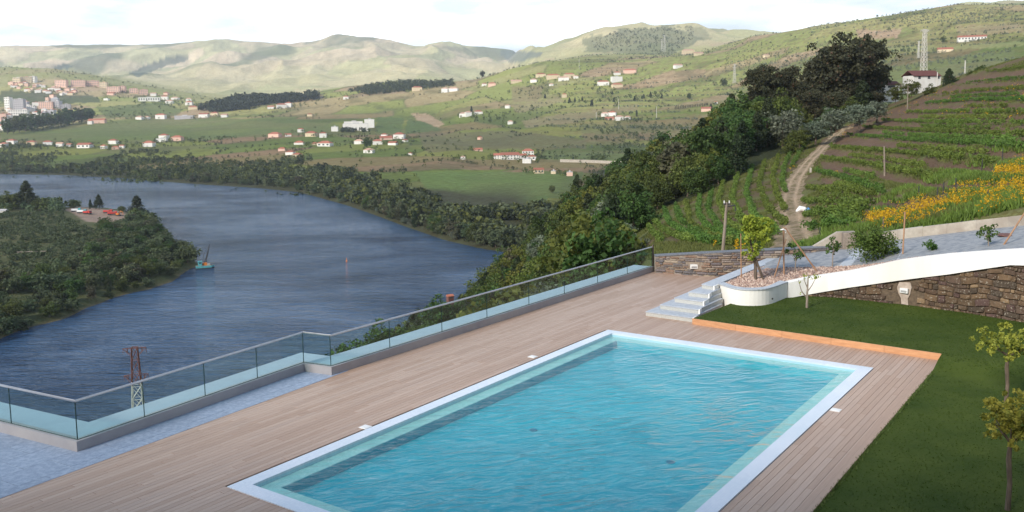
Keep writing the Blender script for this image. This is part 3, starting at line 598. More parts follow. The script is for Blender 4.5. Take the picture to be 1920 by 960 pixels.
# ------------------------------------------------------------------ peninsula on the left
pen_px = [(-420, 760), (-200, 700), (-60, 655), (0, 637), (60, 613), (120, 597), (165, 575), (220, 557), (275, 543), (318, 528), (352, 508), (370, 497), (366, 484), (340, 470), (322, 458), (318, 445), (300, 436), (316, 432), (290, 420), (262, 405), (235, 398), (205, 394), (150, 392), (70, 392), (0, 388), (-120, 388), (-420, 390)]
pen = np.array([tuple(G(a, b_, RIVER))[:2] for a, b_ in pen_px])
def dpoly(X, Y, P):
    d = np.full(X.shape, 1e9); n = len(P)
    for i in range(n):
        a, b_ = P[i], P[(i + 1) % n]; ab = b_ - a; L2 = (ab ** 2).sum()
        t = np.clip(((X - a[0]) * ab[0] + (Y - a[1]) * ab[1]) / L2, 0, 1)
        d = np.minimum(d, np.hypot(X - a[0] - t * ab[0], Y - a[1] - t * ab[1]))
    return np.where(inpoly(X, Y, [tuple(p) for p in P]), d, -d)
x0, x1, y0, y1 = pen[:, 0].min() - 25, pen[:, 0].max() + 25, pen[:, 1].min() - 25, pen[:, 1].max() + 25
px_ = np.linspace(max(x0, -620), x1, 230); py_ = np.linspace(max(y0, 240), y1, 260)
QX, QY = np.meshgrid(px_, py_, indexing='ij'); D = dpoly(QX, QY, pen) + 5 * (fbm(QX / 18, QY / 18, 4, 201) - 0.5)
QZ = RIVER - 2.5 + 2.5 * np.clip((D + 6) / 6, 0, 1) + 2.2 * np.clip(D / 5, 0, 1) + 5.0 * np.clip(D / 60, 0, 1) + np.clip(D / 20, 0, 1) * 4 * (fbm(QX / 40, QY / 40, 4, 202) - 0.4)
def penz(X, Y):
    i = np.clip((np.asarray(X, float) - px_[0]) / (px_[1] - px_[0]), 0, len(px_) - 1.001).astype(int); j = np.clip((np.asarray(Y, float) - py_[0]) / (py_[1] - py_[0]), 0, len(py_) - 1.001).astype(int)
    return QZ[i, j]
fq = fbm(QX / 14, QY / 14, 5, 203)[..., None]
qc = np.array((0.055, 0.070, 0.028)) * (1 - fq) + np.array((0.125, 0.13, 0.065)) * fq
qs = (np.clip(1 - (D + 1) / 2.5, 0, 1))[..., None]; qc = qc * (1 - qs) + np.array((0.17, 0.135, 0.095)) * qs
ppx, ppy = proj(QX, QY, QZ)
yard = inpoly(ppx, ppy, [(120, 392), (150, 388), (200, 392), (236, 398), (232, 412), (190, 418), (160, 415), (140, 402)])[..., None]
qc = np.where(yard, np.array((0.30, 0.23, 0.19)) * (0.8 + 0.4 * fq), qc)
M['pen'] = mk_terrain('peninsula_ground', 0.09, 0.3)
grid_mesh('peninsula', QX, QY, QZ, qc, M['pen'], keep=(D > -8))
# ================================================================== terrace, pool and garden
A0 = G(1140, 619); B0 = G(1637, 691); C0 = G(432, 916)
DECK_ANG = math.radians(54.35)
e1 = Vector((math.cos(DECK_ANG), math.sin(DECK_ANG), 0)); e2 = Vector((e1.y, -e1.x, 0))     # along, across (to the right)
def loc(p): d = Vector((p[0] - A0.x, p[1] - A0.y, 0)); return d.dot(e1), d.dot(e2)
def wp(s, t, z=0.0): return Vector((A0.x, A0.y, 0)) + e1 * s + e2 * t + Vector((0, 0, z))
PL = -loc(C0)[0]; PW = loc(B0)[1]          # pool length and width with coping
M['deck'] = mk_deck(0.0); M['deck_rot'] = mk_deck(-DECK_ANG); M['glass'] = mk_glass(); M['water'] = mk_poolwater(); M['coping'] = mk_mosaic('coping_mosaic', (0.66, 0.71, 0.80), (0.74, 0.78, 0.85), 0.05, (0.60, 0.65, 0.74))
M['ledge'] = mk_mosaic('ledge_mosaic', (0.42, 0.56, 0.50), (0.48, 0.62, 0.56), 0.05, (0.38, 0.51, 0.46)); M['floor'] = mk_poolfloor()
deckR = loc(G(1775, 664))[1]; orL = G(1298, 608); orR = G(1750, 674)

inner = [G(-420, 680), G(0, 811), G(145, 848), G(571, 697), G(622, 704), G(960, 595.5), G(1226, 509)]
inner[0] = inner[1] + (inner[1] - inner[2]).normalized() * 7
da = G(0, 935); db = G(622, 706.5); da = da + (da - db) * 1.0
L1 = (inner[4], inner[6]); s4 = loc(inner[4])[0]
def edge(s):                                 # left edge of the deck (across-coordinate) at a distance along
    P, Q = L1 if s > s4 else (da, db); (sa, ta), (sb, tb) = loc(P), loc(Q); return ta + (tb - ta) * (s - sa) / (sb - sa)
# --- substrate below the boards, with the pool hole left free
b = MB()
for (sa, sb, ta, tb) in ((-45, -PL + .1, None, deckR - .02), (-PL + .1, s4, None, .1), (s4, -.1, None, .1), (-PL + .1, -.1, PW - .1, deckR - .02), (-.1, loc(orR)[0], None, deckR - .02), (loc(orR)[0], 14.2, None, 6)):
    b.prism([tuple(wp(sa, edge(sa) if ta is None else ta))[:2], tuple(wp(sa, tb))[:2], tuple(wp(sb, tb))[:2], tuple(wp(sb, edge(sb) if ta is None else ta))[:2]][::1], -1.2, -0.045)
M['joist'] = mat('joist', (0.06, 0.045, 0.035), (0.04, 0.03, 0.025), 5, 0.9, 0)
tag(b.build('deck_base', M['joist']), kind='structure')

# --- deck boards
BW = 0.145; cands = []; cuts = []; rr = random.Random(3)
def addboard(s0, s1, t0, t1):
    c = wp((s0 + s1) / 2, (t0 + t1) / 2)
    if c.y < 8: return
    x, y = proj(c.x, c.y, 0)
    if not (-260 < x < 2150 and 440 < y < 1120): return
    ea, eb = edge(s0), edge(s1)
    if t1 < min(ea, eb) - .15: return
    if t0 < max(ea, eb) - .15: cuts.append((s0, s1, t0, t1)); return
    cands.append((c.y + (0 if (-60 < x < 1980 and y < 1010) else 60), s0, s1, t0, t1))
t = -13.0; k = 0
while t < deckR - 0.28:
    s = -34 + (0.9 if k % 2 else 0) + rr.uniform(0, 1.6)
    while s < 13.5:
        L = rr.choice((1.8, 2.4, 2.4, 3.0, 3.6)); s0, s1 = s, min(s + L, 13.6)
        inpool_t = (t + BW > 0.001 and t < PW - 0.001)
        if inpool_t and s1 > -PL and s0 < 0:
            if s0 < -PL - 0.2: addboard(s0, -PL + 0.012, t, t + BW - 0.006)
            if s1 > 0.2: addboard(-0.012, s1, t, t + BW - 0.006)
        else: addboard(s0, s1, t, t + BW - 0.006)
        s += L + 0.004
    t += BW; k += 1
deck = tag(empty('timber_deck', tuple(wp(0, 0))), 'long pinkish timber deck boarded around the swimming pool', 'deck')
def board_mesh(L, W):
    h = 0.003
    mb = MB(); mb.prism([(-L / 2, -W / 2), (L / 2, -W / 2), (L / 2, W / 2), (-L / 2, W / 2)], -0.035, -h)
    mb.add([(-L / 2, -W / 2, -h), (L / 2, -W / 2, -h), (L / 2, W / 2, -h), (-L / 2, W / 2, -h), (-L / 2 + h, -W / 2 + h, 0), (L / 2 - h, -W / 2 + h, 0), (L / 2 - h, W / 2 - h, 0), (-L / 2 + h, W / 2 - h, 0)],
           [(4, 5, 6, 7), (0, 1, 5, 4), (1, 2, 6, 5), (2, 3, 7, 6), (3, 0, 4, 7)])
    me = mb.mesh('board'); me.materials.append(M['deck']); return me
cands.sort(); cache = {}
restV = []; restF = []; restT = []
for i, (_, s0, s1, t0, t1) in enumerate(cands):
    c = wp((s0 + s1) / 2, (t0 + t1) / 2) - wp(0, 0)
    if i < 298:
        key = (round(s1 - s0, 2), round(t1 - t0, 3))
        if key not in cache: cache[key] = board_mesh(s1 - s0, t1 - t0)
        o = link('deck_board', cache[key], None, deck, (c.x, c.y, rr.uniform(-0.002, 0.0))); o.rotation_euler.z = DECK_ANG
    else:
        h = 0.003; dz = rr.uniform(-.0006, 0); n = len(restV); tt = rr.random()
        for (a, bb, z) in ((s0, t0, -.035), (s1, t0, -.035), (s1, t1, -.035), (s0, t1, -.035), (s0, t0, -h), (s1, t0, -h), (s1, t1, -h), (s0, t1, -h), (s0 + h, t0 + h, 0), (s1 - h, t0 + h, 0), (s1 - h, t1 - h, 0), (s0 + h, t1 - h, 0)):
            p = wp(a, bb) - wp(0, 0); restV.append((p.x, p.y, z + dz)); restT.append(tt)
        for f in ((0, 4, 5, 1), (1, 5, 6, 2), (2, 6, 7, 3), (3, 7, 4, 0), (4, 8, 9, 5), (5, 9, 10, 6), (6, 10, 11, 7), (7, 11, 8, 4), (8, 11, 10, 9)): restF.append(tuple(n + q for q in f))
for (s0, s1, t0, t1) in cuts:
    poly = [(s0, t0), (s1, t0), (s1, t1), (s0, t1)]; ea, eb = edge(s0) - .15, edge(s1) - .15
    poly = clip(poly, (s0, ea), (-(eb - ea), s1 - s0))
    if len(poly) < 3: continue
    ctr_ = [sum(p[0] for p in poly) / len(poly), sum(p[1] for p in poly) / len(poly)]; n = len(restV); tt = rr.random(); k = len(poly)
    for z in (-.035, 0):
        for p in poly: q = wp(*p) - wp(0, 0); restV.append((q.x, q.y, z)); restT.append(tt)
    for i in range(1, k - 1): restF.append((n + k, n + k + i + 1, n + k + i, n + k + i))
    for i in range(k): restF.append((n + i, n + k + i, n + k + (i + 1) % k, n + (i + 1) % k))
far_b = link('far_deck_boards', amesh('far_deck_boards', restV, [f[::-1] for f in restF], attr=restT), M['deck_rot'], deck); far_b['kind'] = 'stuff'
# edge trim: two boards running beside the lawn
b = MB(); b.prism([tuple(p)[:2] for p in (wp(-22, deckR - .27), wp(-22, deckR - .14), wp(loc(orR)[0] + .9, deckR - .14), wp(loc(orR)[0] + .9, deckR - .27))], -0.12, 0.0)
b.prism([tuple(p)[:2] for p in (wp(-22, deckR - .13), wp(-22, deckR), wp(loc(orR)[0] + .9, deckR), wp(loc(orR)[0] + .9, deckR - .13))], -0.14, 0.012)
tr = b.build('edge_trim', M['deck_rot'], deck); tr.location = (-A0.x, -A0.y, 0)
# white skimmer lids in the deck
for (x, y, lb) in ((685, 801, 'small white square skimmer lid in the deck left of the pool near side'), (999, 669, 'small white skimmer lid in the deck beside the far left pool edge'), (1567, 769, 'small white skimmer lid in the deck on the right of the pool')):
    p = G(x, y); b = MB(); b.box((0, 0, 0.004), (0.24, 0.24, 0.012)); b.box((0, 0, 0.012), (0.18, 0.18, 0.006)); o = b.build('skimmer_lid', M['white_paint'], loc=p, rz=DECK_ANG); tag(o, lb, 'lid')

# --- pool
CW = 0.36; LW = 0.40
pool = tag(empty('swimming_pool', tuple(wp(-PL / 2, PW / 2))), 'rectangular swimming pool of bright turquoise water with pale mosaic coping', 'swimming pool')
def ppart(name, rects, z0, z1, mt, kind=None):
    b = MB()
    for (sa, sb, ta, tb) in rects: b.prism([(wp(a, c) - wp(-PL / 2, PW / 2))[:2] for a, c in ((sa, ta), (sa, tb), (sb, tb), (sb, ta))][::-1], z0, z1)
    o = b.build(name, mt, pool); return o
def ring(a, w): return [(-PL + a, -PL + a + w, a, PW - a), (-a - w, -a, a, PW - a), (-PL + a + w, -a - w, a, a + w), (-PL + a + w, -a - w, PW - a - w, PW - a)]
for r4, lb in zip(ring(0, CW), ('near', 'far', 'left', 'right')):
    o = ppart('coping', [r4], -0.5, 0.018, M['coping'])
for r4 in ring(CW, LW): ppart('ledge', [r4], -1.3, -0.10, M['ledge'])
ppart('basin_floor', [(-PL + .2, -.2, .2, PW - .2)], -1.6, -0.34, M['floor'])
ppart('basin_wall', ring(CW + LW, 0.012), -1.3, -0.11, M['floor'])
nW = 2
wv = [tuple(wp(a, c, -0.035) - wp(-PL / 2, PW / 2)) for a, c in ((-PL + CW, CW), (-PL + CW, PW - CW), (-CW, PW - CW), (-CW, CW))]
me = bpy.data.meshes.new('water_surface'); me.from_pydata(wv, [], [(0, 1, 2, 3)]); me.update(); link('water_surface', me, M['water'], pool)
for (x, y) in ((1000, 806), (1257, 866)):
    p = G(x, y, -.33) - wp(-PL / 2, PW / 2); b = MB(); b.tube([(p.x, p.y, -.36), (p.x, p.y, -.325)], 0.10, 12); b.build('floor_drain', M['drain'], pool)

# --- parapet, ledge and paving to the left
PH = 0.25
def offs(path, d):                           # offset to the left of travel (away from the deck)
    out = []
    for i, p in enumerate(path):
        a = path[max(i - 1, 0)]; c = path[min(i + 1, len(path) - 1)]
        n1 = Vector((-(p - a).y, (p - a).x, 0)).normalized() if i else None
        n2 = Vector((-(c - p).y, (c - p).x, 0)).normalized() if i < len(path) - 1 else None
        if n1 is None: n = n2; k = 1
        elif n2 is None: n = n1; k = 1
        else: n = (n1 + n2).normalized(); k = 1 / max(0.45, n.dot(n1))
        out.append(p + n * d * k)
    return out
mid = offs(inner, 0.22); outer = offs(inner, 1.05)
def strip(mb, P, Q, z0, z1):
    for i in range(len(P) - 1): mb.prism([tuple(P[i])[:2], tuple(P[i + 1])[:2], tuple(Q[i + 1])[:2], tuple(Q[i])[:2]], z0, z1)
par = tag(empty('parapet_wall', tuple(inner[2])), 'low grey parapet along the deck carrying the glass railing', 'wall')
def rel(mb, name, mt, par_, **k):
    o = mb.build(name, mt, par_, **k); o.location = -Vector(par_.location); return o
b = MB(); strip(b, inner, mid, -0.6, PH); rel(b, 'plinth', M['plinth'], par)
b = MB(); strip(b, offs(inner, 0.223), outer, -0.6, PH - 0.02); rel(b, 'outer_ledge', M['pale_ledge'], par)
b = MB(); strip(b, offs(inner, 0.9), offs(inner, 1.02), -9, -0.61); rel(b, 'outer_face', M['plaster'], par)
# rail: glass panels between the joints seen in the photograph
RH = 1.17
rail = tag(empty('glass_railing', tuple(mid[2])), 'frameless glass railing with steel handrail along the river side of the deck', 'railing')
ctr = offs(inner, 0.10)
def onseg(px):                               # joint positions: where the column px crosses the rail line
    best = None
    for i in range(len(ctr) - 1):
        for k in range(200):
            q = ctr[i].lerp(ctr[i + 1], k / 200); x, y = proj(q.x, q.y, PH)
            if best is None or abs(x - px) < best[0]: best = (abs(x - px), q.copy())
    return best[1]
js = [ctr[0], onseg(-330), onseg(-150), onseg(22), ctr[2], onseg(272), onseg(386), onseg(484), ctr[3], ctr[4]] + [onseg(x) for x in (731, 829, 914, 992, 1059, 1121, 1176)] + [ctr[6]]
M['glass_edge'] = mat('glass_edge', (0.02, 0.05, 0.045), (0.02, 0.05, 0.045), 3, 0.2, 0)
for a, c in zip(js[:-1], js[1:]):
    d = (c - a); L = d.length; d.normalize(); b = MB(); b.box((0, 0, 0), (L - 0.016, 0.018, RH - PH + 0.01))
    pc = (a + c) / 2; o = b.build('glass_panel', M['glass'], rail, loc=tuple(Vector((pc.x, pc.y, (PH + RH) / 2)) - Vector(rail.location)), rz=math.atan2(d.y, d.x))
    b = MB(); b.box((L / 2 - 0.009, 0, 0), (0.012, 0.022, RH - PH)); b.box((0, 0, -(RH - PH) / 2 + .006), (L - 0.02, 0.03, 0.012)); e = b.build('panel_edge', M['glass_edge'], o)
b = MB(); hp = [Vector((p.x, p.y, RH)) for p in ctr]
b.tube(hp, 0.031, 10); rel(b, 'handrail', M['steel'], rail)
p = ctr[6]; b = MB(); b.box((p.x + .05, p.y + .03, 0.62), (0.09, 0.05, 1.3), DECK_ANG); o = b.build('rusty_post', M['rust_paint'] if 0 else M['bark'], None); tag(o, 'short brown post where the glass railing meets the stone wall', 'post')
# granite paving slabs between the parapet and the boards
pav = tag(empty('granite_paving', tuple(inner[2])), 'blue grey granite slab paving between glass railing and timber deck', 'paving')
dn = Vector((-(db - da).y, (db - da).x, 0)).normalized()
pd = (inner[3] - inner[2]).normalized(); pn = Vector((-pd.y, pd.x, 0)); rr = random.Random(5)
for i in range(-9, 12):
    for j in range(-9, 9 if i < 0 else 2):
        o_ = inner[2] + pd * (i * 1.2 + (0.6 if j % 2 else 0)) + pn * (j * 0.8 + 0.1)
        poly = [tuple(o_ + pd * a + pn * c)[:2] for a, c in ((0.004, 0.004), (1.196, 0.004), (1.196, 0.796), (0.004, 0.796))]
        poly = clip(poly, da, dn); poly = clip(poly, db, (-(db - da).normalized())[:2]) if 0 else poly
        # stay inside the parapet
        keep = []
        cx = sum(p[0] for p in poly) / max(1, len(poly)); cy = sum(p[1] for p in poly) / max(1, len(poly))
        if len(poly) < 3: continue
        for (P, Q) in ((inner[0], inner[2]),):
            if i >= 0: break
            n = Vector((-(Q - P).y, (Q - P).x, 0)).normalized(); q = offs([P, Q], 0.9)[0]
            poly = clip(poly, q, -n)
        if len(poly) < 3: continue
        if i >= 0: poly = clip(poly, inner[2] + pn * 0.9, -pn)
        rn = Vector((-(inner[4] - inner[3]).y, (inner[4] - inner[3]).x, 0)).normalized(); rn = rn if rn.dot(inner[2] - inner[3]) > 0 else -rn
        if i >= 0 and len(poly) > 2: poly = clip(poly, inner[3] - rn * .6, rn)
        if len(poly) < 3: continue
        x, y = proj(poly[0][0], poly[0][1], 0)
        if not (-700 < x < 700): continue
        b = MB(); b.prism(poly, -0.04, 0.006 + rr.uniform(0, 0.0015)); rel(b, 'slab', M['granite'], pav)
b = MB(); b.prism([tuple(p)[:2] for p in (da, db, inner[3] + pn * .5, inner[2] + pn * .5)], -0.3, -0.043); b.prism([tuple(p)[:2] for p in (da, inner[2] + pn * .5, inner[0])], -.3, -.043); rel(b, 'bed', M['joist'], pav)

# --- orange retaining board and lawn
od = (orR - orL).normalized(); on = Vector((-od.y, od.x, 0))
kerb_o = tag(empty('orange_timber_edging', tuple(orL)), 'orange timber board edging where the lawn steps up from the deck', 'edging')
orR = orR + od * ((deckR - loc(orR)[1]) / od.dot(e2)); n_b = 5
for k in range(n_b):
    a = orL + (orR - orL) * (k / n_b); c = orL + (orR - orL) * ((k + 1) / n_b) - od * 0.006
    b = MB(); b.prism([tuple(a)[:2], tuple(c)[:2], tuple(c + on * .045)[:2], tuple(a + on * .045)[:2]], -0.05, 0.205); rel(b, 'edging_board', M['orange_board'], kerb_o)
def lawn_z(x, y):
    s, t = loc((x, y)); q = (Vector((x, y, 0)) - orL).dot(on)
    f = min(1, max(0, (q + 1.6) / 1.6)); f = f * f * (3 - 2 * f)
    near = -0.03
    if t > deckR - .02 and q < 0.03: return near + (0.195 - near) * f
    return 0.195
GV = []; GF = []
def lawn_cell(poly):
    n = len(GV)
    for p in poly: GV.append((p[0], p[1], lawn_z(p[0], p[1])))
    GF.append(tuple(range(n, n + len(poly))))
endp = wp(loc(orR)[0] + 0.4, deckR)
for i in range(0, 58):
    for j in range(0, 88):
        x, y = 3.0 + i * 0.45, 4 + j * 0.4
        sq = [(x, y), (x + .45, y), (x + .45, y + .4), (x, y + .4)]
        q1 = clip(sq, orL + on * .045, on); q1 = clip(q1, orL, od) if q1 else q1       # beyond the board, right of the stair
        if q1: q1 = clip(q1, endp, -e2)
        if q1 and len(q1) > 2: lawn_cell(q1)
        q2 = clip(sq, endp, e2)
        if len(q2) > 2: lawn_cell(q2)
me = bpy.data.meshes.new('lawn'); me.from_pydata(GV, [], GF); me.update()
def mk_lawn():
    mt, n, l, b = nm('lawn_turf'); v = coords(n, l); a = noise(n, l, v, 0.5, 6, 0.6); c = noise(n, l, v, 14, 5, 0.7)
    col = mixc(n, l, ramp(n, l, a, 0.35, 0.65), (0.032, 0.058, 0.007), (0.064, 0.090, 0.014)); col = mixc(n, l, ramp(n, l, c, 0.4, 0.7, 0, .3), col, (0.035, 0.055, 0.012))
    l.new(col, b.inputs['Base Color']); b.inputs['Roughness'].default_value = 0.9; b.inputs['Specular IOR Level'].default_value = 0.15; bump(n, l, b, c, 0.9, 0.03); return mt
tag(link('lawn', me, mk_lawn()), kind='structure')
gp = np.array([p for p in GV]); npr = np.random.default_rng(4)
X = npr.uniform(4, 26, 110000); Y = npr.uniform(9, 37, 110000)
qn = (X - orL.x) * on.x + (Y - orL.y) * on.y; tt = (X - A0.x) * e2.x + (Y - A0.y) * e2.y; ql = (X - orL.x) * od.x + (Y - orL.y) * od.y
ok = ((qn > 0.06) & (ql > 0.02)) | (tt > deckR + 0.03)
ok &= ~((tt < deckR + .03) & (qn < .06))
px, py = proj(X, Y, 0 * X); ok &= (px > 1200) & (px < 1980) & (py < 1020); X, Y = X[ok], Y[ok]
Zl = np.array([lawn_z(a, c) for a, c in zip(X, Y)])
n = len(X); ang = npr.uniform(0, PI, n); hgt = npr.uniform(.008, .026, n); wd = 0.010 + 0.0006 * Y; lx = npr.normal(0, .015, n); ly = npr.normal(0, .015, n)
V = np.stack([np.stack([X - np.cos(ang) * wd, Y - np.sin(ang) * wd, Zl - .005], -1), np.stack([X + np.cos(ang) * wd, Y + np.sin(ang) * wd, Zl - .005], -1), np.stack([X + lx, Y + ly, Zl + hgt], -1)], 1).reshape(-1, 3)
tag(link('lawn_grass', amesh('lawn_grass', V, np.arange(3 * n).reshape(-1, 3), attr=np.repeat(npr.random(n), 3)), M['leaf_lawn']), kind='stuff')

n = 2600; sE = npr.uniform(-16, 0.5, n); tE = deckR + np.abs(npr.normal(.0, .03, n)); X = A0.x + e1.x * sE + e2.x * tE; Y = A0.y + e1.y * sE + e2.y * tE; Zl = np.array([lawn_z(a, c) for a, c in zip(X, Y)])
a_ = npr.uniform(0, PI, n); w_ = .02; h_ = npr.uniform(.03, .08, n); lx, ly = npr.normal(-.01, .03, n), npr.normal(0, .02, n)
V = np.stack([np.stack([X - np.cos(a_) * w_, Y - np.sin(a_) * w_, Zl - .01], -1), np.stack([X + np.cos(a_) * w_, Y + np.sin(a_) * w_, Zl - .01], -1), np.stack([X + lx, Y + ly, Zl + h_], -1)], 1).reshape(-1, 3)
tag(link('edge_grass', amesh('edge_grass', V, np.arange(3 * n).reshape(-1, 3), attr=np.repeat(npr.random(n), 3)), M['leaf_grass']), kind='stuff')
# --- stair, long strip and curved planter
Lk = [(1211, 584), (1238, 571), (1265, 558), (1291, 547), (1316, 532.5)]; Rk = [(1297.5, 595.6), (1309, 580), (1317, 565), (1327, 551), (1336.5, 536)]
stair = tag(empty('granite_stair', tuple(G(1254, 599))), 'five narrowing granite steps rising from the deck to the planted ramp', 'steps')
STZ = 0.165; strip_far = G(1460, 483, 0.83)
for k in range(5):
    z = STZ * (k + 1); a = G(*Lk[k], z); c = G(*Rk[k], z); L = (0.45 * (4 - k) + 1.0) if k < 4 else 7.6
    poly = [tuple(a)[:2], tuple(c)[:2], tuple(c + e1 * L)[:2], tuple(a + e1 * L)[:2]]
    b = MB(); b.prism(poly, z - STZ - (.3 if k == 0 else 0.0), z - 0.032); rel(b, 'riser', M['granite_step'], stair)
    ov = (c - a).normalized(); f = Vector((-ov.y, ov.x, 0)) * -0.02
    if f.dot(e1) > 0: f = -f
    poly = [tuple(a + f - ov * .012)[:2], tuple(c + f + ov * .006)[:2], tuple(c + e1 * L + ov * .006)[:2], tuple(a + e1 * L - ov * .012)[:2]]
    b = MB(); b.prism(poly, z - 0.031, z); rel(b, 'tread', M['granite_light'], stair, bevel=0.003)
# support mass under the strip
a5, c5 = G(*Lk[4], .8), G(*Rk[4], .8)
gw = tag(empty('white_garden_wall', tuple(G(1420, 573, .2))), 'curved white rendered planter wall running on as the sloping ramp parapet', 'wall')
# curved wall
cb = [(1347, 561), (1358, 566), (1369, 569.5), (1383, 572), (1397, 573.5), (1421, 574), (1435, 572), (1447.5, 569), (1463, 564), (1476, 558)]
cbw = [G(x, y, .195) for x, y in cb]
def catmull(P, k=5):
    Q = [P[0] * 2 - P[1]] + P + [P[-1] * 2 - P[-2]]; out = []
    for i in range(1, len(Q) - 2):
        for j in range(k):
            t = j / k; out.append((2 * Q[i] + (Q[i + 1] - Q[i - 1]) * t + (2 * Q[i - 1] - 5 * Q[i] + 4 * Q[i + 1] - Q[i + 2]) * t * t + (3 * Q[i] - Q[i - 1] - 3 * Q[i + 1] + Q[i + 2]) * t ** 3) * .5)
    return out + [P[-1]]
cbw = catmull(cbw[::3] if len(cbw[::3]) > 3 and (len(cbw) - 1) % 3 == 0 else cbw, 7)
swL = [G(1308.5, 590, .195), G(1344, 537, .80)]
full = [c5 - e1 * 2.35] + [c5 + e1 * 0.15] + cbw[1:]
cen = sum((Vector(p) for p in cbw), Vector()) / len(cbw) + Vector((0.6, 2.2, 0))
def inset(P, d): return [Vector((p.x, p.y, 0)) + (Vector((cen.x, cen.y, 0)) - Vector((p.x, p.y, 0))).normalized() * d for p in P]
CT = 0.79
ins = inset(cbw, 0.28)
b = MB(); strip(b, cbw, ins, -0.1, CT); rel(b, 'curved_wall', M['plaster'], gw)
b = MB(); strip(b, inset(cbw, -0.03), inset(cbw, 0.34), CT + .001, CT + 0.045); rel(b, 'coping', M['granite_light'], gw)
# white side wall below the stepped ends of the treads
for k in range(5):
    z = STZ * (k + 1); a = G(*Rk[k], z); c = G(*Rk[k + 1], STZ * (k + 2)) if k < 4 else a + e1 * .45
    a = Vector((a.x, a.y, 0)) + e2 * .004 + e1 * .01; c = Vector((c.x, c.y, 0)) + e2 * .004 - e1 * .004; b = MB()
    b.prism([tuple(p)[:2] for p in (a, a + e2 * .06, c + e2 * .06, c)], -.1, z - .004); rel(b, 'stair_cheek', M['plaster'], gw)
p = G(1451, 560, .5); q = cbw[int(len(cbw) * .76)]; nrm = (Vector((cen.x, cen.y, 0)) - Vector((q.x, q.y, 0))).normalized(); b = MB(); b.tube([Vector((q.x, q.y, .38)) + nrm * .05, Vector((q.x, q.y, .38)) - nrm * .03], 0.035, 10); rel(b, 'drain_pipe', M['black'], gw)

# --- ramp: stations from the left to the right
def wst(px, ylawn, ytop, ybot):
    g = G(px, ylawn, .195); t = zc(px, ytop, g.y); bt = zc(px, ybot, g.y); return g, t, bt
def zc(px, py, Y): return A(px, py, Y).z
S = []
for (px, yl, yt, yb, gwid) in ((1477, 558, 530, 559, 3.1), (1515, 555.5, 521, 552, 2.6), (1553, 557, 514.5, 545.5, 2.1), (1592, 560.5, 508, 539, 1.7), (1638, 565.5, 498, 532.5, 1.0), (1683, 571, 488, 526, .5), (1730, 576, 481.5, 520, .4), (1775, 582, 476, 514.5, .4), (1830, 590, 471.5, 506, .4), (1890, 600, 467.5, 497, .4), (1925, 606, 466, 498, .4)):
    g, t, bt = wst(px, yl, yt, yb); S.append([Vector((g.x, g.y, 0)), t, bt, gwid])
d = S[-1][0] - S[-3][0]
for k in (1, 2): S.append([S[-1][0] + d * 1.6, S[-1][1] + .45, S[-1][2] + .4, .4])
def stn(i):
    a = S[max(i - 1, 0)][0]; c = S[min(i + 1, len(S) - 1)][0]; d = (c - a).normalized(); return Vector((-d.y, d.x, 0))
kerb_px = [(1477, 476, .98), (1515, 474, 1.05), (1553, 470, 1.15), (1592, 465.5, 1.27), (1638, 456, 1.5), (1683, 449, 1.72), (1730, 443, 1.9), (1775, 438, 2.1), (1830, 431.5, 2.35), (1890, 425.5, 2.65), (1925, 422, 2.85)]
K = [G(x, y, z) for x, y, z in kerb_px]
for k in (1, 2): K.append(K[-1] + (K[-1] - K[-3]) * 1.3)
b = MB()
for i in range(len(S) - 1):
    (p, t, bt, _), (p2, t2, bt2, _) = S[i], S[i + 1]; n1, n2 = stn(i), stn(i + 1); f1, f2 = -n1 * .03, -n2 * .03
    b.add([(*(p + f1)[:2], bt), (*(p2 + f2)[:2], bt2), (*(p2 + n2 * .3)[:2], bt2), (*(p + n1 * .3)[:2], bt), (*(p + f1)[:2], t), (*(p2 + f2)[:2], t2), (*(p2 + n2 * .3)[:2], t2), (*(p + n1 * .3)[:2], t)],
          [(3, 2, 1, 0), (4, 5, 6, 7), (0, 1, 5, 4), (2, 3, 7, 6)] + ([(3, 0, 4, 7)] if i == 0 else []) + ([(1, 2, 6, 5)] if i == len(S) - 2 else []))
rel(b, 'ramp_parapet', M['plaster'], gw)
# ramp surface: gravel near the parapet, then road
def lerp_rows(rows_fn, name, mt, m_=8, kind='structure'):
    V = []; Q = []; n = len(S)
    for i in range(n):
        for j in range(m_): V.append(rows_fn(i, j / (m_ - 1)))
    for i in range(n - 1):
        for j in range(m_ - 1): Q.append((i * m_ + j, (i + 1) * m_ + j, (i + 1) * m_ + j + 1, i * m_ + j + 1))
    o = link(name, amesh(name, V, Q, smooth=True), mt); tag(o, kind=kind); return o
def gravel_row(i, f):
    p, t, bt, gwd = S[i]; n = stn(i); q = p + n * (.3 + gwd * f); kz = K[i].z; L = (K[i] - q).length; return (q.x, q.y, t - .06 - .02 * f)
def road_row(i, f):
    p, t, bt, gwd = S[i]; n = stn(i); q = p + n * (.28 + gwd); e = K[i]; r = q.lerp(Vector((e.x, e.y, 0)), f); return (r.x, r.y, (t - .075) * (1 - f) + e.z * f)
M['gravel'] = mat('gravel', (0.42, 0.30, 0.25), (0.26, 0.18, 0.155), 16, 0.95, 1.0, 0.06, c3=(0.36, 0.27, 0.23))
lerp_rows(gravel_row, 'gravel_bed', M['gravel']); lerp_rows(road_row, 'ramp_road', M['asphalt'], 10)
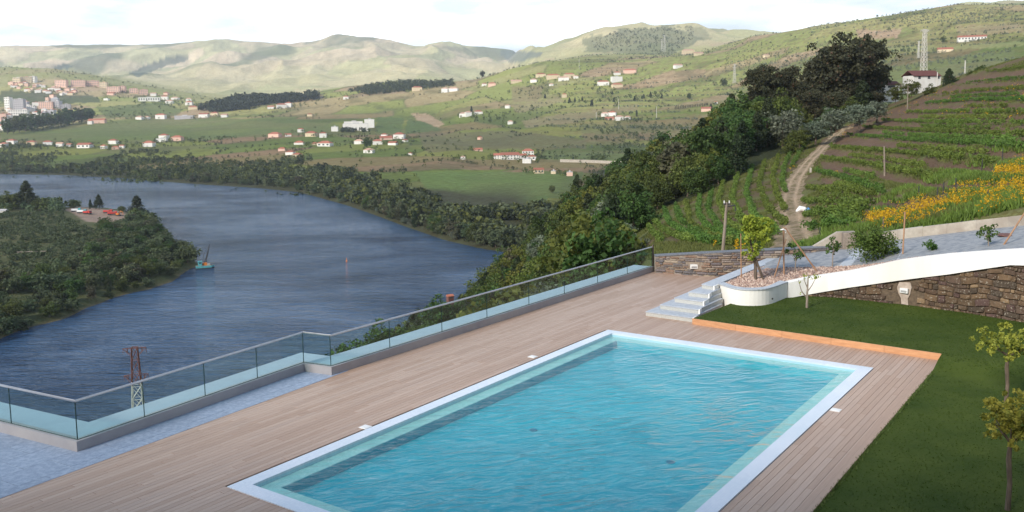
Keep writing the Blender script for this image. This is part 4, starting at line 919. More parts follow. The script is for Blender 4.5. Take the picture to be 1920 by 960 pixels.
# level area between strip, curved planter and first station
apron = [a5 + e2 * 0.3, *ins[1:], S[0][0] + stn(0) * (.3 + S[0][3]), Vector(road_row(0, 1)), G(1449, 477, 0.86), strip_far + e2 * .1]
b = MB(); pl = [tuple(p)[:2] for p in apron]; b.prism(pl, -0.5, [0.72] * (len(ins)) + [S[0][1] - .08, K[0].z, .84, .80]); o = b.build('paved_apron', M['asphalt']); tag(o, kind='structure')
gb = [c5 + e2 * .12 + e1 * .5, *ins, S[0][0] + stn(0) * .3, S[0][0] + stn(0) * 2.9, G(1440, 498, .8), G(1385, 508, .78), c5 + e2 * .15 + e1 * 2.2]
b = MB(); b.prism([tuple(p)[:2] for p in gb], .4, .765); o = b.build('planter_gravel', M['gravel']); tag(o, kind='structure')
# fill below the road so nothing shows through
b = MB()
# loose stones lying on the gravel
npr = np.random.default_rng(9); PV = []; PQ = []
ico = np.array([(1, 0, 0), (-1, 0, 0), (0, 1, 0), (0, -1, 0), (0, 0, 1), (0, 0, -1)], float); icf = [(0, 2, 4), (2, 1, 4), (1, 3, 4), (3, 0, 4), (2, 0, 5), (1, 2, 5), (3, 1, 5), (0, 3, 5)]
cnt = 0; PT = []; gpoly = [tuple(p)[:2] for p in gb]
def stone(x, y, z, r):
    global cnt
    R = ico * (r * npr.uniform(.7, 1.3, 3)) ; a = npr.uniform(0, PI); R = R + npr.normal(0, r * .12, R.shape); R2 = R.copy(); R2[:, 0] = R[:, 0] * math.cos(a) - R[:, 1] * math.sin(a); R2[:, 1] = R[:, 0] * math.sin(a) + R[:, 1] * math.cos(a)
    n = len(PV) * 6; PV.append(R2 + (x, y, z)); PQ.extend([(n + q[0], n + q[1], n + q[2]) for q in icf]); PT.extend([npr.random()] * 6)
gx0, gx1 = min(p[0] for p in gpoly), max(p[0] for p in gpoly); gy0, gy1 = min(p[1] for p in gpoly), max(p[1] for p in gpoly)
for _ in range(4200):
    x, y = npr.uniform(gx0, gx1), npr.uniform(gy0, gy1)
    if inpoly(np.array([x]), np.array([y]), gpoly)[0]: stone(x, y, .775, npr.uniform(.02, .055))
for _ in range(3800):
    i = int(npr.integers(0, len(S) - 3)); f = npr.random(); q = Vector(gravel_row(i, f)).lerp(Vector(gravel_row(i + 1, f)), npr.random()); stone(q.x, q.y, q.z + .008, npr.uniform(.02, .05))
def mk_peb():
    mt, n, l, b = nm('pebbles'); at = N(n, 'ShaderNodeAttribute', attribute_name='tint'); r = n.new('ShaderNodeValToRGB'); e = r.color_ramp.elements
    e[0].color = (0.20, 0.13, 0.11, 1); e[1].color = (0.62, 0.50, 0.42, 1); q = e.new(.5); q.color = (0.42, 0.29, 0.235, 1); l.new(at.outputs['Fac'], r.inputs[0]); l.new(r.outputs[0], b.inputs['Base Color']); b.inputs['Roughness'].default_value = .9; return mt
tag(link('pebbles', amesh('pebbles', np.concatenate(PV), PQ, attr=PT), mk_peb()), kind='stuff')
# granite gutters crossing the ramp
def flat(name, pts, z_up, mt, label, cat):
    b = MB(); n = len(pts); V = [tuple(p + Vector((0, 0, z_up))) for p in pts] + [tuple(p - Vector((0, 0, .06))) for p in pts]
    b.add(V, [tuple(range(n))] + [(i, (i + 1) % n, n + (i + 1) % n, n + i) for i in range(n)] + [tuple(range(2 * n - 1, n - 1, -1))]); o = b.build(name, mt); tag(o, label, cat); return o
def RR(i, f): j = int(i); fr = i - j; return Vector(road_row(j, f)).lerp(Vector(road_row(j + 1, f)), fr)
flat('granite_gutter', [RR(2.15, 0), RR(2.6, 0), RR(3.7, .95), RR(3.4, .95)], .008, M['granite_light'], 'pale blue granite gutter strip crossing the ramp beside the big shrub', 'gutter')
flat('granite_gutter', [RR(4.55, .0), RR(4.68, .0), RR(5.1, .35), RR(4.98, .35)], .008, M['granite_light'], 'thin granite strip at the ramp edge just left of the upright stake', 'gutter')
# kerb wall beyond the road
kb_ = tag(empty('ramp_kerb_wall', tuple(K[5])), 'rough beige concrete kerb wall along the far side of the ramp', 'wall')
for i in range(4, len(K) - 1):
    a, c = K[i], K[i + 1]; nn = Vector((-(c - a).y, (c - a).x, 0)).normalized(); hh = 0.42
    b = MB(); g_ = (c - a).normalized() * .003
    a_, c_ = a + g_, c - g_
    V = [(*a_[:2], a.z - .5), (*c_[:2], c.z - .5), (*(c_ + nn * .3)[:2], c.z - .5), (*(a_ + nn * .3)[:2], a.z - .5), (*a_[:2], a.z + hh), (*c_[:2], c.z + hh), (*(c_ + nn * .3)[:2], c.z + hh), (*(a_ + nn * .3)[:2], a.z + hh)]
    b.add(V, [(3, 2, 1, 0), (4, 5, 6, 7), (0, 1, 5, 4), (1, 2, 6, 5), (2, 3, 7, 6), (3, 0, 4, 7)]); rel(b, 'kerb_block', M['kerb'], kb_)
a, c = K[1], K[3]; nn = Vector((-(c - a).y, (c - a).x, 0)).normalized()
b = MB(); V = []
for p, z in ((a - (c - a) * .05, 1.05), (a + (c - a) * .75, 1.95), (c + (K[4] - c) * .3, 1.98)): V += [(*(p + nn * .35)[:2], .5), (*(p + nn * .35)[:2], z), (*(p + nn * .65)[:2], z), (*(p + nn * .65)[:2], .5)]
b.add(V, [(0, 4, 5, 1), (1, 5, 6, 2), (2, 6, 7, 3), (4, 8, 9, 5), (5, 9, 10, 6), (6, 10, 11, 7), (0, 1, 2, 3), (11, 10, 9, 8)]); rel(b, 'wing_wall', M['kerb'], kb_)
b = MB(); q = c + nn * .1; b.box((q.x, q.y, 1.6), (.55, .5, .78), math.atan2((c - a).y, (c - a).x)); rel(b, 'end_pier', M['mortar'], kb_, bevel=.03)
b = MB(); q = RR(8.9, .62); b.tube([q + Vector((0, 0, -.02)), q + Vector((0, 0, .02))], .42, 20); o = b.build('manhole_cover', M['rust_paint']); tag(o, 'dark red round manhole cover in the ramp road at the right', 'manhole cover')

# --- stone walls with individual stones
def poly_stone(mb, pts, P, n, depth, r_):
    """pts in wall plane (along, up) -> irregular chamfered block"""
    k = len(pts); cx = sum(p[0] for p in pts) / k; cz = sum(p[1] for p in pts) / k
    V = []
    for (f, d) in ((1.0, -.05), (1.0, depth * .55), (.80, depth)):
        for (a, z) in pts: V.append(P(cx + (a - cx) * f, cz + (z - cz) * f) - n * d * (1 if d < 0 else r_.uniform(.85, 1.15)))
    V.append(P(cx, cz) - n * depth * 1.05)
    F_ = []
    for l_ in (0, 1):
        for i in range(k): F_.append((l_ * k + i, l_ * k + (i + 1) % k, (l_ + 1) * k + (i + 1) % k, (l_ + 1) * k + i))
    for i in range(k): F_.append((2 * k + i, 2 * k + (i + 1) % k, 3 * k))
    mb.add(V, F_)
def stone_wall(name, label, P0s, zb, zt, mt, ch, lw, depth, thick, mortar, seed, skip=None, nback=1, cap=None, gap=.012, wobble=.0):
    """P0s: base polyline; zb(a), zt(a) heights"""
    r_ = random.Random(seed); root = tag(empty(name, tuple(P0s[0])), label, 'wall')
    seg = [(P0s[i + 1] - P0s[i]).length for i in range(len(P0s) - 1)]; T = sum(seg)
    def at(a):
        a = max(0, min(T - 1e-4, a)); i = 0
        while a > seg[i]: a -= seg[i]; i += 1
        return P0s[i].lerp(P0s[i + 1], a / seg[i]), (P0s[i + 1] - P0s[i]).normalized()
    def P(a, z, wob=0): p, _ = at(a); return Vector((p.x, p.y, z)) - Vector(root.location)
    def PW_(a, z):
        f = wobble * min(1, max(0, (z - zb(a)) / .3)) * min(1, max(0, (zt(a) - z) / .3)); return P(a, z + f * (math.sin(a * 2.1) + .6 * math.sin(a * 4.7 + z * 3)))
    _, dr = at(T / 2); n = Vector((-dr.y, dr.x, 0))            # away from the viewer
    b = MB(); m_ = 24
    for i in range(m_):
        a0, a1 = T * i / m_, T * (i + 1) / m_
        q = [P(a0, zb(a0) - .15), P(a1, zb(a1) - .15), P(a1, zb(a1) - .15) + n * thick, P(a0, zb(a0) - .15) + n * thick, P(a0, zt(a0) - .01), P(a1, zt(a1) - .01), P(a1, zt(a1) - .01) + n * thick, P(a0, zt(a0) - .01) + n * thick]
        b.add(q, [(3, 2, 1, 0), (4, 5, 6, 7), (0, 1, 5, 4), (2, 3, 7, 6)] + ([(3, 0, 4, 7)] if i == 0 else []) + ([(1, 2, 6, 5)] if i == m_ - 1 else []))
    b.build('mortar', mortar, root)
    z = min(zb(T * i / 20) for i in range(21)) - .03; zmax = max(zt(T * i / 20) for i in range(21)); cnt_ = 0
    while z < zmax:
        h = ch * r_.uniform(.55, 1.45); a = r_.uniform(-lw, 0)
        while a < T:
            L = lw * r_.uniform(.35, 1.7) * (h / ch) ** .5; h2 = h
            a0, a1 = max(a, 0) + gap, min(a + L, T) - gap; lo = max(z + gap, zb((a0 + a1) / 2) - .04); hi0 = min(z + h - gap, zt(a0) - .012); hi1 = min(z + h - gap, zt(a1) - .012)
            if a1 - a0 > .06 and min(hi0, hi1) - lo > .03 and not (skip and skip(a0, a1, lo, max(hi0, hi1))):
                j = lambda s: r_.uniform(-s, s); jx = .07 * (a1 - a0); jz = .09 * (hi0 - lo); mx_ = (a0 + a1) / 2
                pts = [(a0 + abs(j(jx)), lo + abs(j(jz))), (mx_ + j(jx), lo + j(jz) * .3), (a1 - abs(j(jx)), lo + abs(j(jz))), (a1 + j(.01), (lo + hi1) / 2 + j(jz)), (a1 - abs(j(jx)), hi1 - abs(j(jz))), (mx_ + j(jx), (hi0 + hi1) / 2 - abs(j(jz)) * .3), (a0 + abs(j(jx)), hi0 - abs(j(jz))), (a0 + j(.01), (lo + hi0) / 2 + j(jz))]
                b = MB(); poly_stone(b, pts, PW_, n, depth * r_.uniform(.5, 1.2), r_); o = b.build('stone', mt, root); cnt_ += 1
            a += L
        z += h
    if cap:
        m_ = int(T / 1.1)
        for i in range(m_):
            a0, a1 = T * i / m_ + .004, T * (i + 1) / m_ - .004; b = MB(); q = []
            for zz_ in (0, .05):
                for (a_, o_) in ((a0, -.05), (a1, -.05), (a1, thick + .05), (a0, thick + .05)): q.append(P(a_, zt(a_) + zz_) + n * o_)
            b.add(q, [(3, 2, 1, 0), (4, 5, 6, 7), (0, 1, 5, 4), (1, 2, 6, 5), (2, 3, 7, 6), (3, 0, 4, 7)]); b.build('coping_stone', cap, root, bevel=.004)
    return root, P, n, T, cnt_
M['mortar2'] = mat('mortar2', (0.15, 0.11, 0.075), (0.09, 0.065, 0.045), 9, 0.95, 0.8, 0.04)
M['slate_cap'] = mat('slate_cap', (0.17, 0.18, 0.20), (0.12, 0.125, 0.14), 20, .6, .2, .004, vary=.1)
w0 = G(1228, 511); wq = [w0, G(1330, 518.5)]
wdir = (wq[1] - wq[0]).normalized(); kd = K[3] + Vector((0, .0, 0))
stw = [w0, wq[1], Vector((12.0, 42.0, 0)), Vector((kd.x, kd.y + .25, 0))]
stw[2] = wq[1].lerp(stw[3], .4)
T_ = sum((stw[i + 1] - stw[i]).length for i in range(3)); T1 = (stw[1] - stw[0]).length
zt0 = A(1228, 481, w0.y).z; zt1 = A(1330, 475.5, stw[1].y).z
print('stone wall tops', zt0, zt1, 'T', T1, T_)
ztf = lambda a: float(np.interp(a, [0, T1, T_], [zt0, zt1, 1.30]))
zbf = lambda a: float(np.interp(a, [0, T1, T1 + 1.5, T_], [0, 0, .1, .95]))
lp = G(1305, 500, 0.3)
sk = lambda a0, a1, z0, z1: False
la = (A(1305, 500, (w0.y + wq[1].y) / 2) - w0).dot(wdir); lz = .42
sk = lambda a0, a1, z0, z1: a1 > la - .22 and a0 < la + .22 and z1 > lz - .12 and z0 < lz + .12
wall1 = stone_wall('schist_wall', 'low coursed schist wall with slate coping at the far end of the deck', stw, zbf, ztf, M['schist'], .10, .34, .06, .4, M['mortar'], 11, sk, cap=M['slate_cap'])
def wall_light(P, n, a, z, w, h, label):
    o = tag(empty('wall_light', (0, 0, 0)), label, 'wall light'); c = P
    b = MB(); dr = Vector((n.y, -n.x, 0)); rz = math.atan2(dr.y, dr.x)
    b.box(tuple(c - n * .03), (w, .10, h), rz); b.build('frame', M['white_paint'], o, bevel=.006)
    for k in range(2): b = MB(); b.box(tuple(c - n * .088 + Vector((0, 0, (k - 1) * h * .22))), (w * .72, .012, h * .10), rz); b.build('louvre', M['steel'], o)
    return o
root, P, n, T, c_ = wall1; print('wall1 stones', c_)
wall_light(P(la, lz) + Vector(root.location), n, la, lz, .34, .20, 'white louvred light set into the schist wall at the end of the deck')
# rubble retaining wall below the parapet
rb = [S[i][0] + stn(i) * .10 for i in range(1, len(S) - 1)]; segL = [0]
for i in range(len(rb) - 1): segL.append(segL[-1] + (rb[i + 1] - rb[i]).length)
rbt = [S[i][2] for i in range(1, len(S) - 1)]
ztr = lambda a: float(np.interp(a, segL, rbt)); zbr = lambda a: .17
a_l = (A(1697, 543, S[5][0].y) - rb[0]); i_ = 0
al = float(np.interp(1697, [proj(p.x, p.y, .6)[0] for p in rb], segL)); zl = A(1697, 543, rb[4].y).z
sk = lambda a0, a1, z0, z1: a1 > al - .30 and a0 < al + .30 and z1 > zl - .55
wall2 = stone_wall('rubble_retaining_wall', 'rough brown rubble stone retaining wall between the lawn and the white parapet', rb, zbr, ztr, M['rubble'], .20, .36, .08, .45, M['mortar2'], 21, sk, gap=.006, wobble=.05)
root, P, n, T, c_ = wall2; print('wall2 stones', c_)
M['patch'] = mat('patch', (0.50, 0.42, 0.36), (0.34, 0.27, 0.22), 5, .95, .4, .02)
b = MB(); pts = [(-.20, .3), (-.27, .1), (-.22, -.12), (-.12, -.3), (-.1, -.52), (.14, -.54), (.12, -.3), (.2, -.1), (.24, .15), (.18, .32)]
b.add([tuple(P(al + a, zl + z) - n * d_) for d_ in (.045, -.02) for a, z in pts[::-1]], [tuple(range(10))] + [(i, (i + 1) % 10, 10 + (i + 1) % 10, 10 + i) for i in range(10)]); b.build('mortar_patch', M['patch'], root)
wall_light(P(al, zl) + Vector(root.location) - n * .05, n, al, zl, .30, .18, 'white louvred light on a pale mortar patch in the rubble wall')
# ================================================================== vegetation
def leaves(cent, rad, per, size, r, squash=.8, up=.35, core=.25):
    """leaf-sized quads on clumps: cent (n,3), rad (n,)"""
    n = len(cent); k = n * per; ci = np.repeat(np.arange(n), per)
    d = r.normal(size=(k, 3)); d[:, 2] += up; d /= np.linalg.norm(d, axis=1)[:, None]
    rr_ = rad[ci] * (core + (1 - core) * r.random(k) ** .45); P = cent[ci] + d * rr_[:, None] * (1, 1, squash)
    a = r.normal(size=(k, 3)); a /= np.linalg.norm(a, axis=1)[:, None]; nn = d * .8 + a * .8; nn /= np.linalg.norm(nn, axis=1)[:, None]
    t1 = np.cross(nn, r.normal(size=(k, 3))); t1 /= np.linalg.norm(t1, axis=1)[:, None]; t2 = np.cross(nn, t1)
    s = (size * r.uniform(.6, 1.35, k))[:, None]; t1 = t1 * s; t2 = t2 * s * r.uniform(.5, .9, k)[:, None]
    V = np.stack([P - t1, P - t2, P + t1, P + t2], 1).reshape(-1, 3)
    ct = r.random(n)[ci] * .55 + r.random(k) * .45
    return V, np.repeat(ct, 4)
def quads(n4): return np.arange(n4).reshape(-1, 4)
def crown(name, h, rx, z0, z1, ncl, per, size, seed, shape='round', mt=None, rc=.28, lob=.25):
    r = np.random.default_rng(seed); d = r.normal(size=(ncl, 3)); d /= np.linalg.norm(d, axis=1)[:, None]
    q = r.random(ncl) ** .5; th = np.arctan2(d[:, 1], d[:, 0]); f = 1 + lob * np.sin(th * 2 + r.random() * 6) * .6 + lob * np.sin(th * 3 + d[:, 2] * 4 + r.random() * 6) * .6
    zc_, hz = (z0 + z1) / 2, (z1 - z0) / 2
    if shape == 'round': X = d * q[:, None] * (rx, rx, hz) * f[:, None]; X[:, 2] += zc_; rad = rx * rc * r.uniform(.7, 1.3, ncl)
    elif shape == 'cone':
        t = r.random(ncl) ** .8; R = rx * (1 - t) ** .75 * r.uniform(.35, 1.0, ncl); a = r.uniform(0, 2 * PI, ncl); X = np.stack([R * np.cos(a), R * np.sin(a), z0 + t * (z1 - z0)], -1); rad = rx * rc * (1.15 - .75 * t)
    elif shape == 'column':
        t = r.random(ncl); R = rx * np.sin(PI * np.clip(t * .86 + .1, 0, 1)) ** .6 * r.uniform(.1, .8, ncl); a = r.uniform(0, 2 * PI, ncl); X = np.stack([R * np.cos(a), R * np.sin(a), z0 + t * (z1 - z0)], -1); rad = rx * rc * r.uniform(.8, 1.4, ncl)
    elif shape == 'cloud':                   # separate big pads on spreading limbs
        npad = max(6, ncl // 9); pc = r.normal(size=(npad, 3)); pc /= np.linalg.norm(pc, axis=1)[:, None]; pc = pc * (r.random(npad) ** .4)[:, None] * (rx * .8, rx * .8, hz * .85); pc[:, 2] += zc_
        i = r.integers(0, npad, ncl); X = pc[i] + r.normal(size=(ncl, 3)) * (rx * .17, rx * .17, rx * .10); rad = rx * rc * .62 * r.uniform(.6, 1.3, ncl)
    V, t_ = leaves(X, rad, per, size, r)
    me = amesh(name, V, quads(len(V)), attr=t_); me.materials.append(mt); return me, X
def trunk_mesh(h, r0, X, mt, seed, limbs=6, lean=.05):
    r = random.Random(seed); b = MB(); top = Vector((r.uniform(-lean, lean) * h, r.uniform(-lean, lean) * h, h * .8))
    pts = [Vector((0, 0, -.6)), Vector((0, 0, 0)), top * .35 + Vector((r.uniform(-.02, .02) * h, 0, 0)), top * .7, top]
    b.tube(pts, [r0 * 1.3, r0 * 1.1, r0 * .8, r0 * .5, r0 * .15], 7)
    for i in range(limbs):
        f = r.uniform(.3, .65); p = pts[2].lerp(pts[3], (f - .3) / .35); q = Vector(X[r.randrange(len(X))]); mid_ = p.lerp(q, .5) + Vector((0, 0, -.02 * h))
        b.tube([p, mid_, q], [r0 * .42, r0 * .28, r0 * .08], 5)
    me = b.mesh('trunk'); me.materials.append(mt); return me
protos = {}
def kind(key, n, **k):
    out = []
    for i in range(n):
        cm_, X = crown('crown', k['h'], k['rx'], k['z0'], k['h'] * .97, k['ncl'], k['per'], k['size'], k['seed'] + i, k.get('shape', 'round'), M[k['mat']], k.get('rc', .28), k.get('lob', .25))
        out.append((cm_, trunk_mesh(k['h'], k['r0'], X, M[k.get('bark', 'bark')], k['seed'] + i, k.get('limbs', 5)), k['h']))
    protos[key] = out
kind('broad', 5, h=10, rx=4.2, z0=1.2, ncl=95, per=36, size=.27, seed=100, mat='leaf_mid', r0=.22, rc=.27)
kind('lime', 3, h=10, rx=4.3, z0=1.5, ncl=90, per=40, size=.25, seed=120, mat='leaf_lime', r0=.22, rc=.25)
kind('dark', 4, h=11, rx=3.6, z0=1.0, ncl=95, per=34, size=.28, seed=140, mat='leaf_dark', r0=.24, shape='cone', rc=.36)
kind('gum', 4, h=26, rx=9.0, z0=3, ncl=460, per=34, size=.42, seed=160, mat='leaf_gum', r0=.55, shape='cloud', rc=.30, limbs=12)
kind('olive', 3, h=6, rx=3.0, z0=.8, ncl=60, per=36, size=.2, seed=180, mat='leaf_olive', r0=.2, rc=.3)
kind('willow', 4, h=9, rx=4.2, z0=.4, ncl=60, per=26, size=.42, seed=200, mat='leaf_willow', r0=.22, rc=.32)
kind('brown', 3, h=11, rx=3.4, z0=.6, ncl=60, per=26, size=.42, seed=220, mat='leaf_brown', r0=.2, rc=.32)
kind('poplar', 3, h=16, rx=2.6, z0=.8, ncl=60, per=28, size=.45, seed=240, mat='leaf_dark', r0=.25, shape='column', rc=.45)
kind('bush', 3, h=3, rx=2.0, z0=-.1, ncl=34, per=30, size=.17, seed=260, mat='leaf_mid', r0=.06, rc=.35)
kind('plane', 3, h=16, rx=5.0, z0=1.2, ncl=60, per=24, size=.7, seed=280, mat='leaf_mid', r0=.35, rc=.32)
NAME = dict(broad='broadleaf_tree', lime='lime_green_tree', dark='conifer_tree', gum='eucalyptus_tree', olive='olive_tree', willow='willow_tree', brown='alder_tree', poplar='poplar_tree', bush='bush', plane='plane_tree')
r_t = random.Random(44)
def tree(k, x, y, z, h, label, cat='tree', group=None, wide=1.0, v=None):
    pr = protos[k]; cm_, tm, h0 = pr[r_t.randrange(len(pr)) if v is None else v]; s = h / h0
    o = empty(NAME[k], (x, y, z), r_t.uniform(0, 6.28)); o.scale = (s * wide * r_t.uniform(.9, 1.12), s * wide * r_t.uniform(.9, 1.12), s)
    link('crown', cm_, None, o); link('trunk', tm, None, o); tag(o, label, cat, group); return o
def treepx(k, px, ytop, ybase, surfz, Y=None, **kw):
    """a tree whose foot is seen at (px, ybase) on a surface and whose top reaches ytop"""
    p = surfz(px, ybase) if Y is None else A(px, ybase, Y); h = (A(px, ytop, p.y).z - p.z); return tree(k, p.x, p.y, p.z, h, **kw)
vh = lambda x, y: valley.hit(x, y)
def hz(x, y): return float(hill.z(x, y))

# --- wooded slope between the terrace and the river
wood_poly = [(600, 900), (600, 400), (900, 330), (1000, 250), (1700, 150), (1690, 178), (1620, 218), (1560, 252), (1440, 300), (1300, 372), (1215, 400), (1190, 425), (1196, 470), (1228, 488), (1228, 640), (1000, 900)]
cand = []
cell = 7.2
yy = 60.0
while yy < 440:
    xx = uofpx(600) * yy
    while xx < uofpx(1720) * yy:
        x, y = xx + r_t.uniform(-2.8, 2.8), yy + r_t.uniform(-2.8, 2.8); z = hz(x, y); px, py = proj(x, y, z); px, py = float(px), float(py)
        if inpoly(np.array([px]), np.array([py]), wood_poly)[0] and z > RIVER + 2: cand.append((y, x, z, px, py))
        xx += cell * (1 if yy < 200 else 1.12)
    yy += cell * (1 if yy < 200 else 1.15)
print('wood candidates', len(cand))
nw = 0; small = []
for (y, x, z, px, py) in sorted(cand):
    # visible if its top clears the hill between it and the camera
    steps = np.linspace(.25, .97, 24); top = z + 8; vis = True
    zl = H + (top - H) * steps
    if np.any(hill.z(x * steps, y * steps)[y * steps > 47] > zl[y * steps > 47] + 1): vis = False
    if not vis: continue
    if px > 1180: hh = r_t.uniform(6.5, 9.5) * (1.45 if y > 200 and px < 1470 else 1)
    elif px > 900: hh = r_t.uniform(8, 12) * (1.15 if y > 260 else 1)
    else: hh = r_t.uniform(8, 12)
    if float(proj(x, y, z + hh)[1]) > 690 - .35 * (px - 640): continue
    if px > 1150 and y < 150: hh = r_t.uniform(1.8, 3.2)
    if 640 > px: hh *= .4
    if 640 <= px < 700: hh *= .6
    k = r_t.choices(['broad', 'dark', 'lime', 'olive', 'brown'], [4.2, 3.2, 2.2, .7, .5])[0]
    if hh < 4: k = r_t.choice(['bush', 'olive', 'bush'])
    if px > 1480: k = r_t.choices(['dark', 'broad', 'olive', 'brown'], [2, 3, 2, 1])[0]
    if px > 1500: hh *= .8
    if nw < 290:
        zone = 'near the railing' if y < 110 else 'beside the vineyard' if px > 1180 and y < 230 else 'under the ridge' if px > 1330 else 'along its far edge' if y > 270 else 'at its river end' if px < 860 else 'in its middle'
        sz = 'tall' if hh > 10.5 else 'small' if hh < 8 else 'medium'
        lb = {'broad': 'mid green leafy tree in the wood on the slope falling to the river', 'dark': 'dark pointed conifer in the wood on the slope falling to the river', 'lime': 'yellowish green leafy tree in the wood on the slope falling to the river', 'olive': 'silvery grey green tree in the wood on the slope below the vineyard', 'brown': 'dull brownish tree in the wood on the slope falling to the river', 'bush': 'low green bush at the lower edge of the vineyard slope'}[k]
        lb = sz + ' ' + lb.replace(' on the slope falling to the river', '').replace(' on the slope below the vineyard', '') + (', ' + zone if k != 'bush' else '')
        tree(k, x, y, z - .5, hh, lb, 'bush' if k == 'bush' else 'tree', 'bushes beyond the glass railing' if k == 'bush' else 'trees of the wooded slope')
    else: small.append((x, y, z, hh))
    nw += 1
print('wood trees', nw)
# named big trees of the slope
def wt(k, px, yt, Y, h, lb, **kw):           # crown top seen at (px, yt), distance Y, height h
    p = A(px, yt, Y); return tree(k, p.x, p.y, p.z - h, h, lb, 'tree', **kw)
wt('gum', 1577, 47, 285, 29, 'tallest dark eucalyptus with reddish top, left one of the big pair on the ridge', wide=.95, v=0)
wt('gum', 1624, 58, 290, 26, 'second big dark eucalyptus with reddish top just right of the tallest one', wide=.85, v=1)
wt('gum', 1430, 110, 280, 18, 'dark eucalyptus left of the big pair on the ridge', wide=1.0, v=2)
wt('gum', 1478, 118, 285, 16, 'lower dark eucalyptus between the leftmost one and the big pair', wide=.95, v=3)
wt('gum', 1532, 100, 300, 19, 'dark eucalyptus directly left of and behind the tallest pair', wide=.8, v=2)
for i, (px, yt, Y, h) in enumerate(((1395, 178, 285, 12), (1425, 165, 292, 13), (1452, 160, 280, 13), (1480, 165, 288, 14), (1505, 150, 280, 15), (1530, 160, 275, 13), (1550, 140, 292, 16), (1570, 165, 270, 12), (1595, 150, 280, 14), (1618, 150, 275, 13), (1600, 120, 300, 18), (1550, 118, 300, 18), (1440, 145, 300, 14), (1490, 142, 298, 15), (1640, 165, 280, 9))):
    wt('dark' if i % 3 == 0 else 'gum', px, yt, Y, h, f'dark tree at the foot of the eucalyptus group, crown {["first","second","fourth","fifth","seventh","eighth","tenth","eleventh","twelfth","fourteenth","thirteenth","ninth","third","sixth","last"][i]} from the left', group='dark trees at the foot of the eucalyptus group', wide=1.1)
wt('dark', 1372, 176, 280, 12, 'dark pointed conifer left of the eucalyptus group on the ridge', wide=1.0)
wt('dark', 1400, 188, 270, 10, 'dark conifer at the foot of the leftmost eucalyptus', wide=1.2)
wt('dark', 1318, 222, 275, 13, 'dark spreading conifer standing clear of the wood left of the ridge', wide=1.2)
wt('brown', 1262, 262, 260, 12, 'brown bare looking tree in the upper wood', wide=1.2)
wt('dark', 1240, 258, 300, 14, 'dark conifer behind the brown tree at the top of the wood', wide=1.3)
wt('dark', 1178, 278, 300, 14, 'tall dark conifer breaking the outline of the wood above the green fields', wide=1.0)
wt('brown', 1168, 312, 280, 10, 'purplish brown small tree left of the upper wood', wide=.8)
wt('dark', 1082, 328, 330, 11, 'dark conifer at the far lower outline of the wood', wide=1.0)
wt('lime', 1172, 362, 175, 9.5, 'big yellow green tree with rounded crown in the middle of the wood', wide=1.15, v=0)
wt('lime', 1062, 420, 165, 9, 'yellow green tree left of and below the big rounded one', wide=1.1, v=1)
wt('broad', 1030, 485, 120, 7, 'bright green conical young tree just above the glass railing', wide=.8)
wt('olive', 1165, 418, 130, 3.2, 'silvery round bush at the lower corner of the vineyard', wide=1.2)
wt('broad', 828, 558, 200, 9, 'round tree at the river end of the wood above the railing', wide=1.1)
wt('bush', 650, 650, 110, 3.5, 'small bush seen through the glass near the corner post', wide=1.3)
wt('broad', 718, 606, 140, 8, 'leafy tree rising over the handrail left of the wood', wide=1.0)
for i, (px, yt, Y, h) in enumerate(((1480, 262, 220, 4.5), (1500, 240, 225, 5), (1530, 225, 225, 5.5), (1560, 205, 228, 6), (1612, 196, 230, 6), (1645, 190, 232, 5), (1600, 185, 250, 6))):
    wt('olive' if i in (2, 3, 4, 5) else 'broad', px, yt, Y, h, 'grey green olive tree along the top edge of the vineyard' if i in (2, 3, 4, 5) else 'bushy green tree along the top edge of the vineyard', wide=1.2, group='trees along the vineyard edge')
for i, (px, yt, h) in enumerate(((1680, 160, 5), (1710, 150, 5), (1780, 128, 6), (1800, 150, 5), (1745, 160, 5), (1840, 122, 5), (1870, 125, 4), (1825, 132, 4.5))):
    wt('broad' if i != 2 else 'dark', px, yt, 262, h, 'round green bush on the ridge near the white farmhouse' if i != 2 else 'dark round tree right of the white farmhouse', wide=1.15, group='bushes on the ridge' if i != 2 else None)

# --- merged low woodland where trees cannot be told apart
def scatter_crowns(name, pts, mt, per=42, size=.42, seed=1, squash=.85):
    """pts: (x, y, z, radius, height) -> one mesh of leaf clumps"""
    r = np.random.default_rng(seed); P = np.array(pts); n = len(P)
    c = P[:, :3].copy(); c[:, 2] += P[:, 4] * .55
    VV = []; TT = []
    k = n * per; ci = np.repeat(np.arange(n), per); d = r.normal(size=(k, 3)); d[:, 2] += .25; d /= np.linalg.norm(d, axis=1)[:, None]
    q = .55 + .45 * r.random(k) ** .5; lob = 1 + .25 * np.sin(d[:, 0] * 4 + ci) * np.sin(d[:, 1] * 5 + ci * 2)
    X = c[ci] + d * (q * lob)[:, None] * np.stack([P[ci, 3], P[ci, 3], P[ci, 4] * .52], -1)
    a = r.normal(size=(k, 3)); nn = d * .9 + a * .6; nn /= np.linalg.norm(nn, axis=1)[:, None]; t1 = np.cross(nn, r.normal(size=(k, 3))); t1 /= np.linalg.norm(t1, axis=1)[:, None]; t2 = np.cross(nn, t1)
    s = (P[ci, 3] * size * r.uniform(.35, .8, k))[:, None]
    V = np.stack([X - t1 * s, X - t2 * s * .8, X + t1 * s, X + t2 * s * .8], 1).reshape(-1, 3); T = r.random(n)[ci] * .6 + r.random(k) * .4
    return tag(link(name, amesh(name, V, quads(len(V)), attr=np.repeat(T, 4)), mt), kind='stuff')
npr = np.random.default_rng(77)
